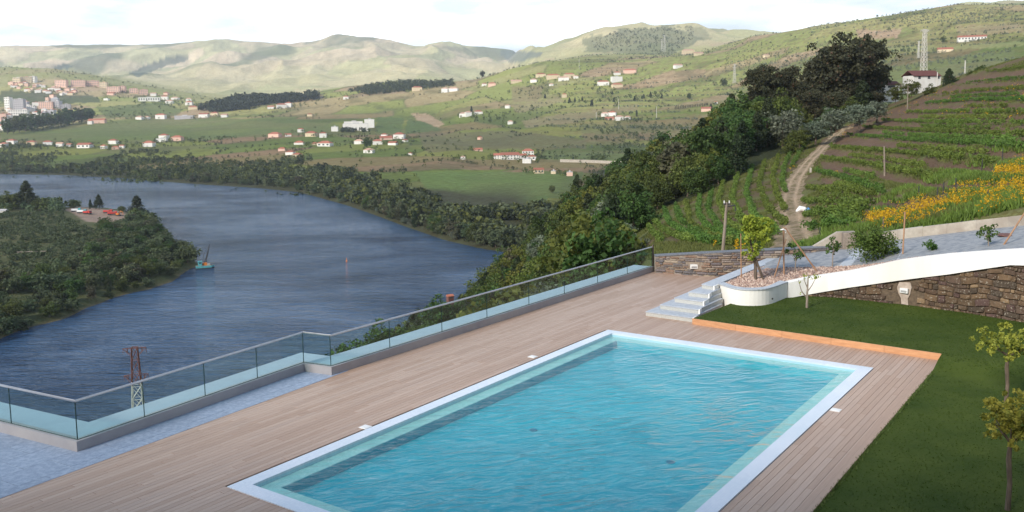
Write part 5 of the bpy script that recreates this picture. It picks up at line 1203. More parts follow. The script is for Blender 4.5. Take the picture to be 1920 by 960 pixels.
# strip of trees along the far bank: individuals at the water, a mass behind
def shoreA(px):
    Y = np.linspace(shoreY(px, shp(px)) * .9, shoreY(px, shp(px)) * 1.15, 300); z = valley.z(uofpx(px) * Y, Y); return float(Y[np.argmax(z > RIVER + .5)])
def bank_pts(n, d0, d1, pxr=(-120, 935)):
    out = []
    while len(out) < n:
        px = npr.uniform(*pxr); ys = shoreA(px); u = uofpx(px); Y = ys * (1 + npr.uniform(d0, d1)); x = u * Y; z = float(valley.z(x, Y)); out.append((x, Y, z, px))
    return out
fr = sorted(bank_pts(270, .004, .055, (-80, 940)), key=lambda p: p[1]); cnts = {}
for (x, Y, z, px) in fr:
    k = npr.choice(['willow', 'brown', 'poplar', 'olive', 'broad'], p=[.40, .24, .10, .12, .14]); k = str(k)
    hh = {'willow': 8, 'brown': 10, 'poplar': 13, 'olive': 6, 'broad': 9}[k] * npr.uniform(.7, 1.25) * (1.15 if px > 560 else .9)
    lb = {'willow': 'grey green willow at the water on the far river bank', 'brown': 'brownish green alder at the water on the far river bank', 'poplar': 'narrow dark poplar at the water on the far river bank', 'olive': 'silvery low tree at the water on the far river bank', 'broad': 'full green tree at the water on the far river bank'}[k]
    z_ = 'left of the crane barge' if px < 385 else 'in the middle of the bend' if px < 640 else 'where the bank nears the wood' if px > 790 else 'below the green field'
    lb = ('tall ' if hh > 9.5 else 'low ' if hh < 6.8 else '') + lb.replace(' at the water on the far river bank', ' on the far river bank, ' + z_)
    tree(k, x, Y, z - .5, hh, lb, 'tree', 'trees along the far river bank', wide=1.15 if k != 'poplar' else 1)
pts = {0: [], 1: [], 2: []}
for _ in range(7800):
    px = npr.uniform(-150, 1120); ys = shoreA(px); f = npr.uniform(.0, .62); ys *= 1.012; Y = ys * (1 + f); x = uofpx(px) * Y; z = float(valley.z(x, Y)); qx, qy = proj(x, Y, z); qx, qy = float(qx), float(qy)
    dens = fbm(np.array([x / 120.]), np.array([Y / 120.]), 3, 301)[0]
    if inpoly(np.array([qx]), np.array([qy]), [(770, 320), (1105, 318), (1070, 372), (1040, 395), (900, 396), (860, 372), (790, 352)])[0]: continue
    if f > .07 + 1.1 * max(0, dens - .36): continue
    if qy < 268: continue
    h = npr.uniform(5, 10) * (1.1 if px > 560 else .85); pts[int(npr.integers(0, 3))].append((x, Y, z, h * .5, h))
for i, (mm_, lb) in enumerate((('leaf_willow', 'riverside_wood'), ('leaf_mid', 'riverside_wood'), ('leaf_dark', 'riverside_wood'))):
    scatter_crowns(lb, pts[i], M[mm_], 40, .5, 300 + i); print(lb, len(pts[i]))
# hedges and scattered trees over the valley fields and hills
def field_pts(n, mode):
    out = []; tries = 0
    while len(out) < n and tries < n * 60:
        m_ = 4000; tries += m_
        px = npr.uniform(-60, 1980, m_); Y = np.exp(npr.uniform(math.log(900), math.log(4500), m_)); x = uofpx(px) * Y
        z = valley.z(x, Y); qx, qy = proj(x, Y, z)
        a = x * math.cos(.5) + Y * math.sin(.5); b_ = -x * math.sin(.5) + Y * math.cos(.5)
        a = a + 60 * fbm(x / 300, Y / 300, 3, 61); b_ = b_ + 60 * fbm(x / 300, Y / 300, 3, 62); _, cd = voro(a / 210, b_ / 150, 71)
        g = fbm(x / 260, Y / 260, 4, 310)
        if mode == 'hedge': ok = (cd < .035) & (g > .42)
        elif mode == 'rows': ok = (np.abs(((z + 14 * fbm(x / 300, Y / 300, 3, 51)) / 15.0) % 1 - .5) < .07) & (x / Y > .02) & (Y > 1500) & (g > .40)
        elif mode == 'copse': ok = g > .63
        else: ok = npr.random(m_) < .05
        ok &= (qy > 5) & (qy < 400) & (np.abs(px - 1000) < 1100)
        ok &= ~inpoly(qx, qy, [(760, 318), (1105, 318), (1095, 398), (860, 396)]); ok &= ~inpoly(qx, qy, [(180, 225), (560, 222), (600, 250), (300, 262), (0, 262), (120, 240)])
        for i in np.nonzero(ok)[0]:
            if len(out) < n: out.append((x[i], Y[i], z[i], 0, 0))
    return out
def sized(P, lo, hi, k=.5): return [(x, y, z, h * k, h) for (x, y, z, _, _) in P for h in (npr.uniform(lo, hi) * (1 if y < 2500 else 1.15),)]
scatter_crowns('hedges', sized(field_pts(5200, 'hedge'), 2.5, 5), M['leaf_dark'], 20, .6, 401)
scatter_crowns('terrace_trees', sized(field_pts(5200, 'rows'), 3, 5), M['leaf_olive'], 18, .6, 402)
scatter_crowns('copses', sized(field_pts(3000, 'copse'), 4, 8), M['leaf_mid'], 20, .6, 403)
scatter_crowns('scattered_trees', sized(field_pts(900, 'any'), 3.5, 7), M['leaf_mid'], 20, .6, 404)
def patch_trees(name, poly, n, lo, hi, mt, seed, per=26):
    xs_ = [p[0] for p in poly]; ys2 = [p[1] for p in poly]; out = []; t_ = 0
    while len(out) < n and t_ < n * 30:
        t_ += 1; px, py = npr.uniform(min(xs_), max(xs_)), npr.uniform(min(ys2), max(ys2))
        if not inpoly(np.array([px]), np.array([py]), poly)[0]: continue
        p = valley.hit(px, py)
        if p is None: continue
        h = npr.uniform(lo, hi); out.append((p.x, p.y, p.z, h * .5, h))
    return scatter_crowns(name, out, mt, per, .55, seed)
patch_trees('dark_wood', [(372, 208), (420, 196), (450, 188), (490, 188), (560, 186), (590, 182), (600, 186), (560, 192), (500, 197), (470, 205), (400, 212)], 520, 16, 30, M['leaf_dark'], 411)
patch_trees('ridge_wood', [(655, 172), (700, 160), (760, 154), (850, 154), (850, 162), (760, 172), (690, 180)], 600, 8, 15, M['leaf_dark'], 412)
patch_trees('cypress_screen', [(640, 246), (692, 247), (692, 249), (640, 249)], 34, 8, 12, M['leaf_dark'], 413)
patch_trees('olive_grove', [(1500, 105), (1660, 98), (1660, 120), (1640, 135), (1660, 128), (1900, 92), (1900, 98), (1660, 140), (1500, 130)], 420, 3, 5, M['leaf_olive'], 414)
patch_trees('olive_grove', [(1700, 18), (1900, 14), (1910, 42), (1690, 46)], 320, 3, 5, M['leaf_olive'], 415)
patch_trees('olive_grove', [(1360, 70), (1500, 90), (1480, 130), (1360, 130)], 240, 3, 5, M['leaf_willow'], 416)
patch_trees('scrub', [(1110, 75), (1170, 55), (1300, 52), (1300, 75), (1260, 100), (1110, 95)], 420, 7, 14, M['leaf_dark'], 417, 14)
# row of plane trees by the town
for i in range(15):
    px = 14 + i * 11.2; yb = 252 - i * 1.75; p = vh(px, yb)
    if p: tree('plane', p.x, p.y, p.z - 1, npr.uniform(44, 54), f'tall plane tree in the dense row by the town, {["first","second","third","fourth","fifth","sixth","seventh","eighth","ninth","tenth","eleventh","twelfth","thirteenth","fourteenth","last"][i]} from the left', 'tree', 'row of tall plane trees by the town', wide=.95)
# single conifers and cypresses on the hillside
for ci_, (px, py, h) in enumerate(((1068, 194, 18), (1078, 192, 14), (1092, 190, 14), (1110, 200, 20), (1125, 191, 11), (1151, 192, 13), (1190, 190, 16), (1207, 185, 13), (1220, 184, 18), (1241, 185, 14), (1022, 185, 16), (1148, 178, 12))):
    p = vh(px, py)
    if p: tree('dark', p.x, p.y, p.z - .5, h, f'small dark conifer on the middle hillside, {["second","third","fourth","fifth","sixth","eighth","ninth","tenth","eleventh","last","first","seventh"][ci_]} from the left', 'tree', 'conifers dotted over the hillside', wide=.9)
for (px, py, h, k, lb) in ((904, 146, 30, 'gum', 'lone large tree on the crest against the pale far hills'), (1292, 186, 16, 'broad', 'round green tree on the hillside left of the row of dark posts'), (1358, 163, 24, 'broad', 'round tree beside the far lattice pylon'), (1333, 205, 14, 'dark', 'dark conifer at the right end of the hillside post row'), (884, 214, 22, 'poplar', 'single dark cypress between two white houses'), (690, 278, 22, 'broad', 'dark tree between the white houses in the valley middle'), (1194, 219, 16, 'poplar', 'thin dark cypress right of the white hillside houses'), (1768, 80, 16, 'broad', 'dark round tree left of the long white farm on the upper right slope'), (1035, 362, 9, 'broad', 'round tree at the right end of the bright green field')):
    p = vh(px, py)
    if p: tree(k, p.x, p.y, p.z - .5, h, lb, 'tree')
for i in range(20):
    p = vh(1266 + i * 3.2, 206 - i * .35)
    if p: tree('brown', p.x, p.y, p.z - .3, 9.5, 'narrow brown clipped tree in the straight row across the hillside', 'tree', 'straight row of narrow brown trees', wide=.45)

# --- peninsula
def ph_(px, py):                              # point on the peninsula seen at pixel
    d = ray(px, py)
    for Y in np.linspace(300, 900, 1200):
        if H + d[2] * Y < float(penz(d[0] * Y, Y)): return Vector((d[0] * Y, Y, float(penz(d[0] * Y, Y))))
    return None
def penD(x, y): return float(dpoly(np.array([x]), np.array([y]), pen)[0])
nP = 0; dense = []; bushes = []
for _ in range(20000):
    x = npr.uniform(px_[0], px_[-1]); y = npr.uniform(py_[0], py_[-1]); d = penD(x, y)
    if d < 1.2: continue
    z = float(penz(x, y)); qx, qy = proj(x, y, z); qx, qy = float(qx), float(qy)
    if not (-60 < qx < 400): continue
    if inpoly(np.array([qx]), np.array([qy]), [(110, 386), (240, 390), (262, 405), (240, 425), (190, 430), (150, 420), (120, 405)])[0]: continue
    edge_ = d < 26 or (qx > 130 and qy > 430)
    if inpoly(np.array([qx]), np.array([qy]), [(-60, 398), (120, 400), (190, 430), (190, 470), (100, 520), (-60, 530)])[0] and d > 12:
        if npr.random() < .55: bushes.append((x, y, z, npr.uniform(1.5, 2.6), npr.uniform(1.6, 3.2)))
        continue
    if edge_ or npr.random() < .35: dense.append((x, y, z, d))
dense.sort(key=lambda p: p[1]); taken = []; rest_ = {0: [], 1: []}
for (x, y, z, d) in dense:
    if any((x - a) ** 2 + (y - b_) ** 2 < 6.5 ** 2 for a, b_ in taken[-400:]): continue
    taken.append((x, y)); hh = npr.uniform(5.5, 10) * (.75 if d < 8 else 1)
    if nP < 230:
        k = str(npr.choice(['willow', 'broad', 'brown', 'dark'], p=[.45, .35, .12, .08])); nP += 1
        qx_, qy_ = proj(x, y, z); zn_ = 'on its near shore' if d < 22 and qy_ > 500 else 'near the crane barge' if qx_ > 290 else 'at its back' if qy_ < 440 else 'in its middle'
        tree(k, x, y, z - .8, hh, ('large ' if hh > 8.6 else 'small ' if hh < 6.4 else 'medium ') + {'willow': 'grey green willow in the thicket on the river peninsula', 'broad': 'mid green tree in the thicket on the river peninsula', 'brown': 'brownish tree in the thicket on the river peninsula', 'dark': 'dark pointed tree in the thicket on the river peninsula'}[k] + ', ' + zn_, 'tree', 'trees covering the river peninsula', wide=1.2)
    else: rest_[nP % 2].append((x, y, z, hh * .5, hh)); nP += 1
print('peninsula', nP, len(bushes))
for i in (0, 1):
    if rest_[i]: scatter_crowns('peninsula_thicket', rest_[i], M['leaf_willow' if i else 'leaf_mid'], 70, .42, 500 + i)
scatter_crowns('peninsula_bushes', bushes, M['leaf_willow'], 40, .45, 503)
for (px, yt, yb, k, lb, wd) in ((52, 338, 392, 'dark', 'tall twin dark tree at the back left of the peninsula', 1.3), (20, 358, 392, 'broad', 'broad dark tree at the left rear of the peninsula', 1.4), (186, 363, 392, 'dark', 'dark conifer behind the parked vehicles on the peninsula', 1.2), (170, 372, 392, 'dark', 'slim dark conifer left of the bigger one behind the vehicles', .8), (258, 366, 408, 'dark', 'big dark conifer right of the red vehicles on the peninsula', 1.5), (228, 385, 398, 'broad', 'round bush between the vehicles and the big conifer', 1.4), (138, 373, 390, 'broad', 'wide low dark tree behind the vehicle yard', 2.2), (75, 372, 395, 'broad', 'rounded dark tree beside the twin tree on the peninsula', 1.5), (104, 377, 392, 'broad', 'low round tree left of the vehicle yard', 1.6), (352, 452, 492, 'willow', 'tallest willow at the tip of the peninsula near the crane barge', 1.0), (330, 452, 485, 'poplar', 'dark narrow tree beside the tip of the peninsula', 1.3)):
    p = ph_(px, yb)
    if p: tree(k, p.x, p.y, p.z - .5, A(px, yt, p.y).z - p.z, lb, 'tree', wide=wd)

# --- vines
def surf_line(pts, step=.8):
    P = [hill.hit(*p) for p in pts]; P = [p for p in P if p is not None]; out = []
    for a, c in zip(P[:-1], P[1:]):
        L = math.hypot(c.x - a.x, c.y - a.y); n = max(1, int(L / step))
        for k in range(n): q = a.lerp(c, k / n); out.append((q.x, q.y, hz(q.x, q.y)))
    return out
def dense_px(pts, n=24):
    xs2 = [p[0] for p in pts]; ys2 = [p[1] for p in pts]; d = np.concatenate([[0], np.cumsum(np.hypot(np.diff(xs2), np.diff(ys2)))]); t_ = np.linspace(0, d[-1], n); return list(zip(np.interp(t_, d, xs2), np.interp(t_, d, ys2)))
ROWS_L = [[(1206, 412), (1222, 438), (1240, 455)], [(1219, 405), (1237, 431), (1260, 446), (1301, 459)], [(1245, 394), (1256, 424), (1297, 450), (1335, 462)], [(1267, 386), (1275, 416), (1312, 446), (1350, 465)], [(1286, 379), (1294, 424), (1327, 450), (1375, 466)],
          [(1312, 367), (1309, 405), (1325, 431), (1362, 457), (1400, 466)], [(1335, 356), (1327, 397), (1350, 435), (1395, 461), (1425, 468)], [(1357, 341), (1346, 382), (1365, 424), (1415, 461)], [(1384, 328), (1372, 375), (1390, 420), (1440, 455)], [(1410, 316), (1398, 365), (1415, 410), (1455, 444)], [(1434, 305), (1422, 350), (1440, 395), (1470, 425)], [(1460, 293), (1448, 335), (1458, 375), (1472, 400)], [(1486, 280), (1470, 315), (1466, 345), (1474, 365)], [(1515, 265), (1498, 290), (1484, 315)]]
r = np.random.default_rng(600)
def vine_row(pts, label, group, wid=.42, hgt=1.05, per=52, size=.10):
    L = surf_line(dense_px(pts), .5)
    if len(L) < 3: return
    keep = [p for i, p in enumerate(L) if fbm(np.array([p[0] / 3.]), np.array([p[1] / 3.]), 2, 611)[0] > .27]
    if len(keep) < 3: return
    c = np.array(keep); c[:, 2] += hgt * .5; c += r.normal(size=c.shape) * (.14, .14, .12); rad = r.uniform(.26, .50, len(c))
    V, T = leaves(c, rad, per, size, r, squash=1.0, up=.3); o = link('vine_row', amesh('vine_row', V, quads(len(V)), attr=T), M['leaf_vine']); tag(o, label, 'vine row', group)
ORDS = ['first', 'second', 'third', 'fourth', 'fifth', 'sixth', 'seventh', 'eighth', 'ninth', 'tenth', 'eleventh', 'twelfth', 'thirteenth', 'fourteenth', 'fifteenth']
for i, rw in enumerate(ROWS_L): vine_row(rw, f'curving row of young vines left of the track, {ORDS[i]} from the left', 'curving vine rows left of the track')
for i, rw in enumerate(ROWS_R): vine_row(rw, f'leafy terraced vine row right of the track, {ORDS[i]} from the top of the hill', 'terraced vine rows right of the track', wid=.5)
for bi, (a_, c_) in enumerate(zip(ROWS_R[2:-1], ROWS_R[3:])):          # weaker rows halfway down the banks
    x0_, x1_ = max(a_[0][0], c_[0][0]) + 10, min(a_[-1][0], c_[-1][0]) - 5
    if x1_ - x0_ < 40: continue
    x0_ += r.uniform(0, .35) * (x1_ - x0_); x1_ -= r.uniform(0, .3) * (x1_ - x0_)
    f = lambda rw, x: float(np.interp(x, [p[0] for p in rw], [p[1] for p in rw]))
    vine_row([(x, f(a_, x) * .45 + f(c_, x) * .55) for x in np.linspace(x0_, x1_, 6)], f'thin broken vine row on a brown terrace bank, {ORDS[bi]} bank from the top', 'broken vine rows on the banks', per=36)
# dirt track with two ruts
tk = surf_line(dense_px([(1497, 462), (1493, 440), (1484, 405), (1480, 372), (1492, 338), (1515, 305), (1543, 277), (1568, 252), (1590, 238)], 40), 1.0)
V = []; Q = []; Tc = []; n = len(tk)
for i, p in enumerate(tk):
    a = Vector(tk[max(i - 1, 0)]); c = Vector(tk[min(i + 1, n - 1)]); d = (c - a); d.z = 0; d.normalize(); nn = Vector((-d.y, d.x, 0))
    for j in range(15):
        o_ = (j / 14 - .5) * 3.7 * (1 + .12 * math.sin(i * .7)); q = Vector(p) + nn * o_; rut = min(abs(abs(o_) - .75) / .38, 1)
        z = hz(q.x, q.y) + .14 - .07 * (1 - rut) - (.12 if j in (0, 14) else 0) + .05 * (vnoise(np.array([q.x]), np.array([q.y]), 3)[0] - .5); V.append((q.x, q.y, z))
        c0 = np.array((.20, .17, .10)) * rut + np.array((.50, .39, .29)) * (1 - rut); f_ = vnoise(np.array([q.x * 1.3]), np.array([q.y * 1.3]), 9)[0]; c0 = c0 * .5 + (np.array((.44, .34, .26))) * .5 if f_ > .45 else c0; Tc.append(c0)
for i in range(n - 1):
    for j in range(14): Q.append((i * 15 + j, (i + 1) * 15 + j, (i + 1) * 15 + j + 1, i * 15 + j + 1))
tag(link('dirt_track', amesh('dirt_track', V, Q, smooth=True, col=np.array(Tc)), M['hill']), kind='structure')

# --- weeds and grass on the near slope, yellow broom in bloom
def ground_tufts(name, polyg, n, hgt, wd, mt, seed, dens=None, quad=False, lift=0):
    r = np.random.default_rng(seed); xs2 = [p[0] for p in polyg]; ys2 = [p[1] for p in polyg]; out = []
    m_ = n * 3; Y = np.exp(r.uniform(math.log(40), math.log(265), m_)); px = r.uniform(min(xs2), max(xs2), m_); x = uofpx(px) * Y; z = hill.z(x, Y); qx, qy = proj(x, Y, z)
    ok = inpoly(qx, qy, polyg)
    if dens is not None: ok &= dens(x, Y)
    kp = r.random(m_) < np.clip((Y / 150) ** 1.0 + .3, 0, 1); ok &= kp
    x, Y, z = x[ok], Y[ok], z[ok]; ta = np.array(tk)[::2]; near = np.full(len(x), 1e9)
    for q in ta: near = np.minimum(near, (x - q[0]) ** 2 + (Y - q[1]) ** 2)
    kk = near > 1.9 ** 2; x, Y, z = x[kk][:n], Y[kk][:n], z[kk][:n]; k = len(x); sc_ = .7 + Y / 110
    if quad:
        c = np.stack([x, Y, z + lift * r.uniform(.2, 1.15, k)], -1); V, T = leaves(c, np.full(k, .10) * sc_, 4, wd, r)
        return tag(link(name, amesh(name, V, quads(len(V)), attr=T), mt), kind='stuff')
    VV = []; TT = []
    for b_ in range(3):
        a = r.uniform(0, PI, k); w = wd * sc_ * r.uniform(.6, 1.3, k); h = hgt * r.uniform(.5, 1.4, k) * (.6 + .4 * sc_); lx, ly = r.normal(0, .35, k) * h, r.normal(0, .35, k) * h
        ox, oy = x + r.normal(0, .12, k), Y + r.normal(0, .12, k)
        VV.append(np.stack([np.stack([ox - np.cos(a) * w, oy - np.sin(a) * w, z - .05], -1), np.stack([ox + np.cos(a) * w, oy + np.sin(a) * w, z - .05], -1), np.stack([ox + lx, oy + ly, z + h], -1)], 1).reshape(-1, 3)); TT.append(np.repeat(r.random(k) * .6 + .4 * fbm(x / 6, Y / 6, 3, 5), 3))
    V = np.concatenate(VV); return tag(link(name, amesh(name, V, np.arange(len(V)).reshape(-1, 3), attr=np.concatenate(TT)), mt), kind='stuff')
slope_poly = [(1180, 405), (1300, 370), (1440, 300), (1560, 245), (1700, 180), (1930, 90), (1990, 90), (1990, 425), (1700, 445), (1560, 480), (1240, 495), (1180, 470)]
gd = lambda x, y: (fbm(x / 7, y / 7, 4, 620) > .50) & (bankS.z(x, y) < .35)
ground_tufts('slope_grass', slope_poly, 60000, .22, .035, M['leaf_grass'], 621, gd)
ground_tufts('slope_weeds', [(1480, 475), (1520, 430), (1600, 400), (1700, 350), (1800, 300), (1990, 240), (1990, 430), (1700, 450)], 26000, .36, .06, M['leaf_vine'], 622, lambda x, y: (fbm(x / 5, y / 5, 3, 630) > .42) & (bankS.z(x, y) < .5))
bl = [(1610, 425), (1625, 408), (1680, 398), (1750, 375), (1830, 350), (1920, 328), (1990, 320), (1990, 420), (1800, 425), (1680, 440)]
ground_tufts('broom_blossom', bl, 15000, 0, .042, M['flower'], 623, lambda x, y: (fbm(x / 3.2, y / 3.2, 3, 640) > .47) & (fbm(x / .7, y / .7, 2, 645) > .45), quad=True, lift=.8)
ground_tufts('broom_blossom', [(1855, 350), (1870, 325), (1910, 308), (1930, 312), (1900, 345)], 1800, 0, .05, M['flower'], 624, None, quad=True, lift=.8)
gb2 = lambda x, y: fbm(x / 4, y / 4, 3, 641) > .60
ground_tufts('broom_blossom', [(1560, 262), (1600, 236), (1700, 195), (1760, 172), (1830, 150), (1930, 150), (1930, 230), (1700, 215), (1600, 248), (1570, 270)], 2600, 0, .09, M['flower'], 625, gb2, quad=True, lift=.6)
for i, (px, py, w_, n_) in enumerate(((1740, 186, 14, 260), (1592, 240, 8, 120), (1580, 256, 6, 90), (1484, 322, 6, 90), (1345, 462, 10, 140), (1385, 468, 12, 160), (1568, 332, 7, 60), (1650, 205, 10, 90), (1700, 172 + 30, 8, 60), (1890, 166, 10, 70), (1062, 536, 7, 60))):
    ground_tufts('broom_blossom', [(px - w_, py + 4), (px - w_ * .5, py - 5), (px + w_, py - 6), (px + w_, py + 3)], n_, 0, .09, M['flower'], 650 + i, None, quad=True, lift=.6)

# --- garden trees and shrubs
def stemtree(name, foot, stems, clumps, per, size, mt, bark, label, cat='tree', seed=1, rc=None, supports=()):
    """stems: polylines of offsets with radii, clumps: (x,y,z,r) offsets"""
    o = tag(empty(name, tuple(foot)), label, cat); r = np.random.default_rng(seed)
    for pts, rad in stems: b = MB(); b.tube(pts, rad, 8); b.build('trunk', bark, o)
    c = np.array([q[:3] for q in clumps]); rd = np.array([q[3] for q in clumps]); V, T = leaves(c, rd, per, size, r, squash=.95)
    link('crown', amesh('crown', V, quads(len(V)), attr=T), mt, o); return o
def blob(n, cx, cz, rx, rz_, rc, seed, cy=0, top=0):
    r = np.random.default_rng(seed); out = []
    for _ in range(n):
        d = r.normal(size=3); d /= np.linalg.norm(d); q = r.random() ** .45; out.append((cx + d[0] * rx * q, cy + d[1] * rx * q, cz + d[2] * rz_ * q, rc * r.uniform(.7, 1.3)))
    return out
px2m = lambda Y: Y / F
# main tree in the curved planter: foot at (1417, 523)
f = G(1417, 524, .77); u_ = px2m(f.y)
st_ = [([(0, 0, -.1), (-.02, 0, .55), (-.10, 0, 1.0), (.0, .1, 1.7)], [.075, .06, .05, .02]), ([(.30, 0, 0.0), (.02, .02, .75), (-.16, .05, 1.25), (-.28, .1, 1.9)], [.05, .05, .04, .02])]
cl = blob(80, .05, 1.95, .66, .56, .12, 31) + blob(24, -.12, 1.2, .45, .46, .10, 32) + blob(26, -.25, 2.3, .38, .32, .11, 33) + blob(18, .42, 2.2, .34, .34, .10, 34)
stemtree('citrus_tree', f, st_, cl, 30, .045, M['leaf_citrus'], M['bark'], 'bright yellow green young tree with two crossing stems in the curved gravel bed', seed=35)
def young(px, py, z, hpx, wpx, label, seed, mt='leaf_shrub', lean=0, dense=30, crown0=.35, name='sapling', cat='sapling'):
    f = G(px, py, z) if not callable(z) else z(px, py); u_ = px2m(f.y); h = hpx * u_; w_ = wpx * u_ / 2
    st_ = [([(0, 0, -.1), (lean * .4, 0, h * .4), (lean, 0, h * .85)], [.028, .02, .008])]; cl = blob(dense, lean * .8, h * (crown0 + (1 - crown0) / 2), w_, h * (1 - crown0) / 2, max(.07, w_ * .28), seed)
    for k in range(4): a = cl[k * 2]; st_.append(([(lean * .4, 0, h * .4), (a[0], a[1], a[2])], [.012, .005]))
    return stemtree(name, f, st_, cl, 24, .042, M[mt], M['bark_pale'], label, cat, seed)
def ramp_at(px, py, zg): return G(px, py, zg)
young(1490, 511, .85, 62, 38, 'thin leafy sapling in gravel left of the crossed stakes', 41, lean=.1, dense=16, crown0=.3)
young(1561, 498, 1.05, 56, 30, 'small sapling standing beside the blue granite gutter', 42, dense=18, crown0=.35)
young(1636, 494, 1.28, 66, 84, 'large dense dark green shrub growing in the gravel beside the ramp', 43, dense=190, crown0=.08, name='shrub', cat='shrub')
young(1668, 484, 1.42, 22, 36, 'low right hand offshoot of the large dense shrub', 44, dense=20, crown0=.1, name='shrub', cat='shrub')
young(1746, 481, 1.75, 32, 34, 'small low sapling right of the upright stake', 45, dense=14, crown0=.4)
young(1854, 469, 2.25, 52, 40, 'sapling with loose bright leaves near the right end of the ramp', 46, dense=16, crown0=.3, lean=-.08)
# nearly bare small tree on the lawn
f = G(1513, 577, .2); b_ = [([(0, 0, -.05), (0, 0, .55), (.03, 0, 1.25)], [.05, .04, .015]), ([(0, 0, .35), (-.22, 0, .65), (-.32, .05, 1.05)], [.025, .018, .008]), ([(0, 0, .6), (.16, -.03, .85), (.32, 0, 1.15)], [.022, .015, .006]), ([(0, 0, .75), (-.10, 0, 1.0), (-.16, 0, 1.25)], [.02, .012, .005])]
cl = blob(9, 0, 1.18, .42, .14, .08, 61) + [(-.26, 0, .55, .07), (-.3, 0, .95, .07), (.3, 0, 1.1, .07)]
stemtree('bare_tree', f, b_, cl, 7, .035, M['leaf_citrus'], M['bark_pale'], 'small almost bare forked tree on the lawn before the white parapet', seed=62)
M['leaf_standard'] = leafmat('leaf_standard', (0.08, 0.12, 0.015), (0.42, 0.43, 0.07), vary=0.05)
# two standard trees on the lawn at the right
def standard(px, py, z, hm, tr_top, cr, label, seed, leanx=0):
    f = G(px, py, z); st_ = [([(0, 0, -.1), (.02, 0, tr_top * .4), (-.02 + leanx, 0, tr_top * .75), (leanx, 0, tr_top + .1)], [.055, .045, .05, .03])]
    for k in range(6): a = k * 1.05; st_.append(([(leanx, 0, tr_top), (leanx + math.cos(a) * cr[0] * .6, math.sin(a) * cr[0] * .6, tr_top + cr[1] * .8)], [.022, .008]))
    cl = blob(110, leanx, tr_top + cr[1], cr[0] * 1.1, cr[1] * 1.15, .075, seed)
    return stemtree('lawn_tree', f, st_, cl, 26, .034, M['leaf_standard'], M['bark'], label, 'tree', seed)
standard(1886, 757, -.02, 2.4, 1.25, (.80, .38), 'upper of two slim standard trees on the dark lawn at the right edge', 71)
standard(1889, 955, -.02, 2.2, 1.30, (.50, .46), 'lower of two slim standard trees on the dark lawn at the right edge', 72)
# stakes
def stake(a, c, r_, label, mt='stake'):
    b = MB(); a = Vector(a); c = Vector(c); b.tube([Vector((0, 0, 0)) - (c - a).normalized() * .15, (c - a)], [r_, r_ * .85], 8); tag(b.build('wooden_stake', M[mt], loc=a), label, 'stake')
def stk(fx, fy, z, tx, ty, r_, label, dy=0): a = G(fx, fy, z); stake(a, A(tx, ty, a.y + dy), r_, label)
stk(1390, 522, .77, 1389, 438, .025, 'thin upright pale stake just left of the bright planter tree')
stk(1470, 513, .85, 1469, 426, .035, 'upright brown stake of the crossed pair in the gravel bed')
stk(1453, 516, .82, 1474, 448, .028, 'pale stake leaning against the upright one in the gravel bed')
stk(1531, 508, .98, 1472, 427, .032, 'long brown stake leaning down to the right from the crossed pair')
stk(1692, 489, 1.5, 1697, 397, .035, 'upright brown stake beside the ramp right of the big shrub')
stk(1877, 467, 2.35, 1924, 395, .035, 'brown stake leaning to the right at the end of the ramp')
o = A(1468, 431, G(1470, 513, .85).y); b = MB(); b.tube([o + Vector((-.12, 0, .0)), o + Vector((0, -.05, .03)), o + Vector((.14, 0, -.04)), o + Vector((.12, .05, -.14))], [.02, .035, .03, .015], 6); tag(b.build('tie_cloth', M['white_paint']), 'white rag tied round the top of the crossed stakes', 'rag')
# vineyard posts
for (px, py, hp) in ((1757, 388, 37), (1768, 364, 22), (1792, 368, 34), (1723, 369, 20), (1840, 325, 28), (1665, 400, 18), (1655, 430, 24), (1852, 378, 22), (1629, 410, 18), (1537, 446, 20), (1896, 352, 20), (1736, 383, 18), (1880, 302, 24), (1912, 330, 22)):
    p = hill.hit(px, py)
    if p is None: continue
    b = MB(); hh = hp / F * p.y; b.tube([(0, 0, -.2), (hh * r_t.uniform(-.04, .06), 0, hh)], [.045, .04], 6); tag(b.build('vineyard_post', M['black'] if px != 1655 else M['bark'], loc=p), 'dark slate post standing among the weeds of the near vineyard slope', 'post', 'dark posts on the near vineyard slope')
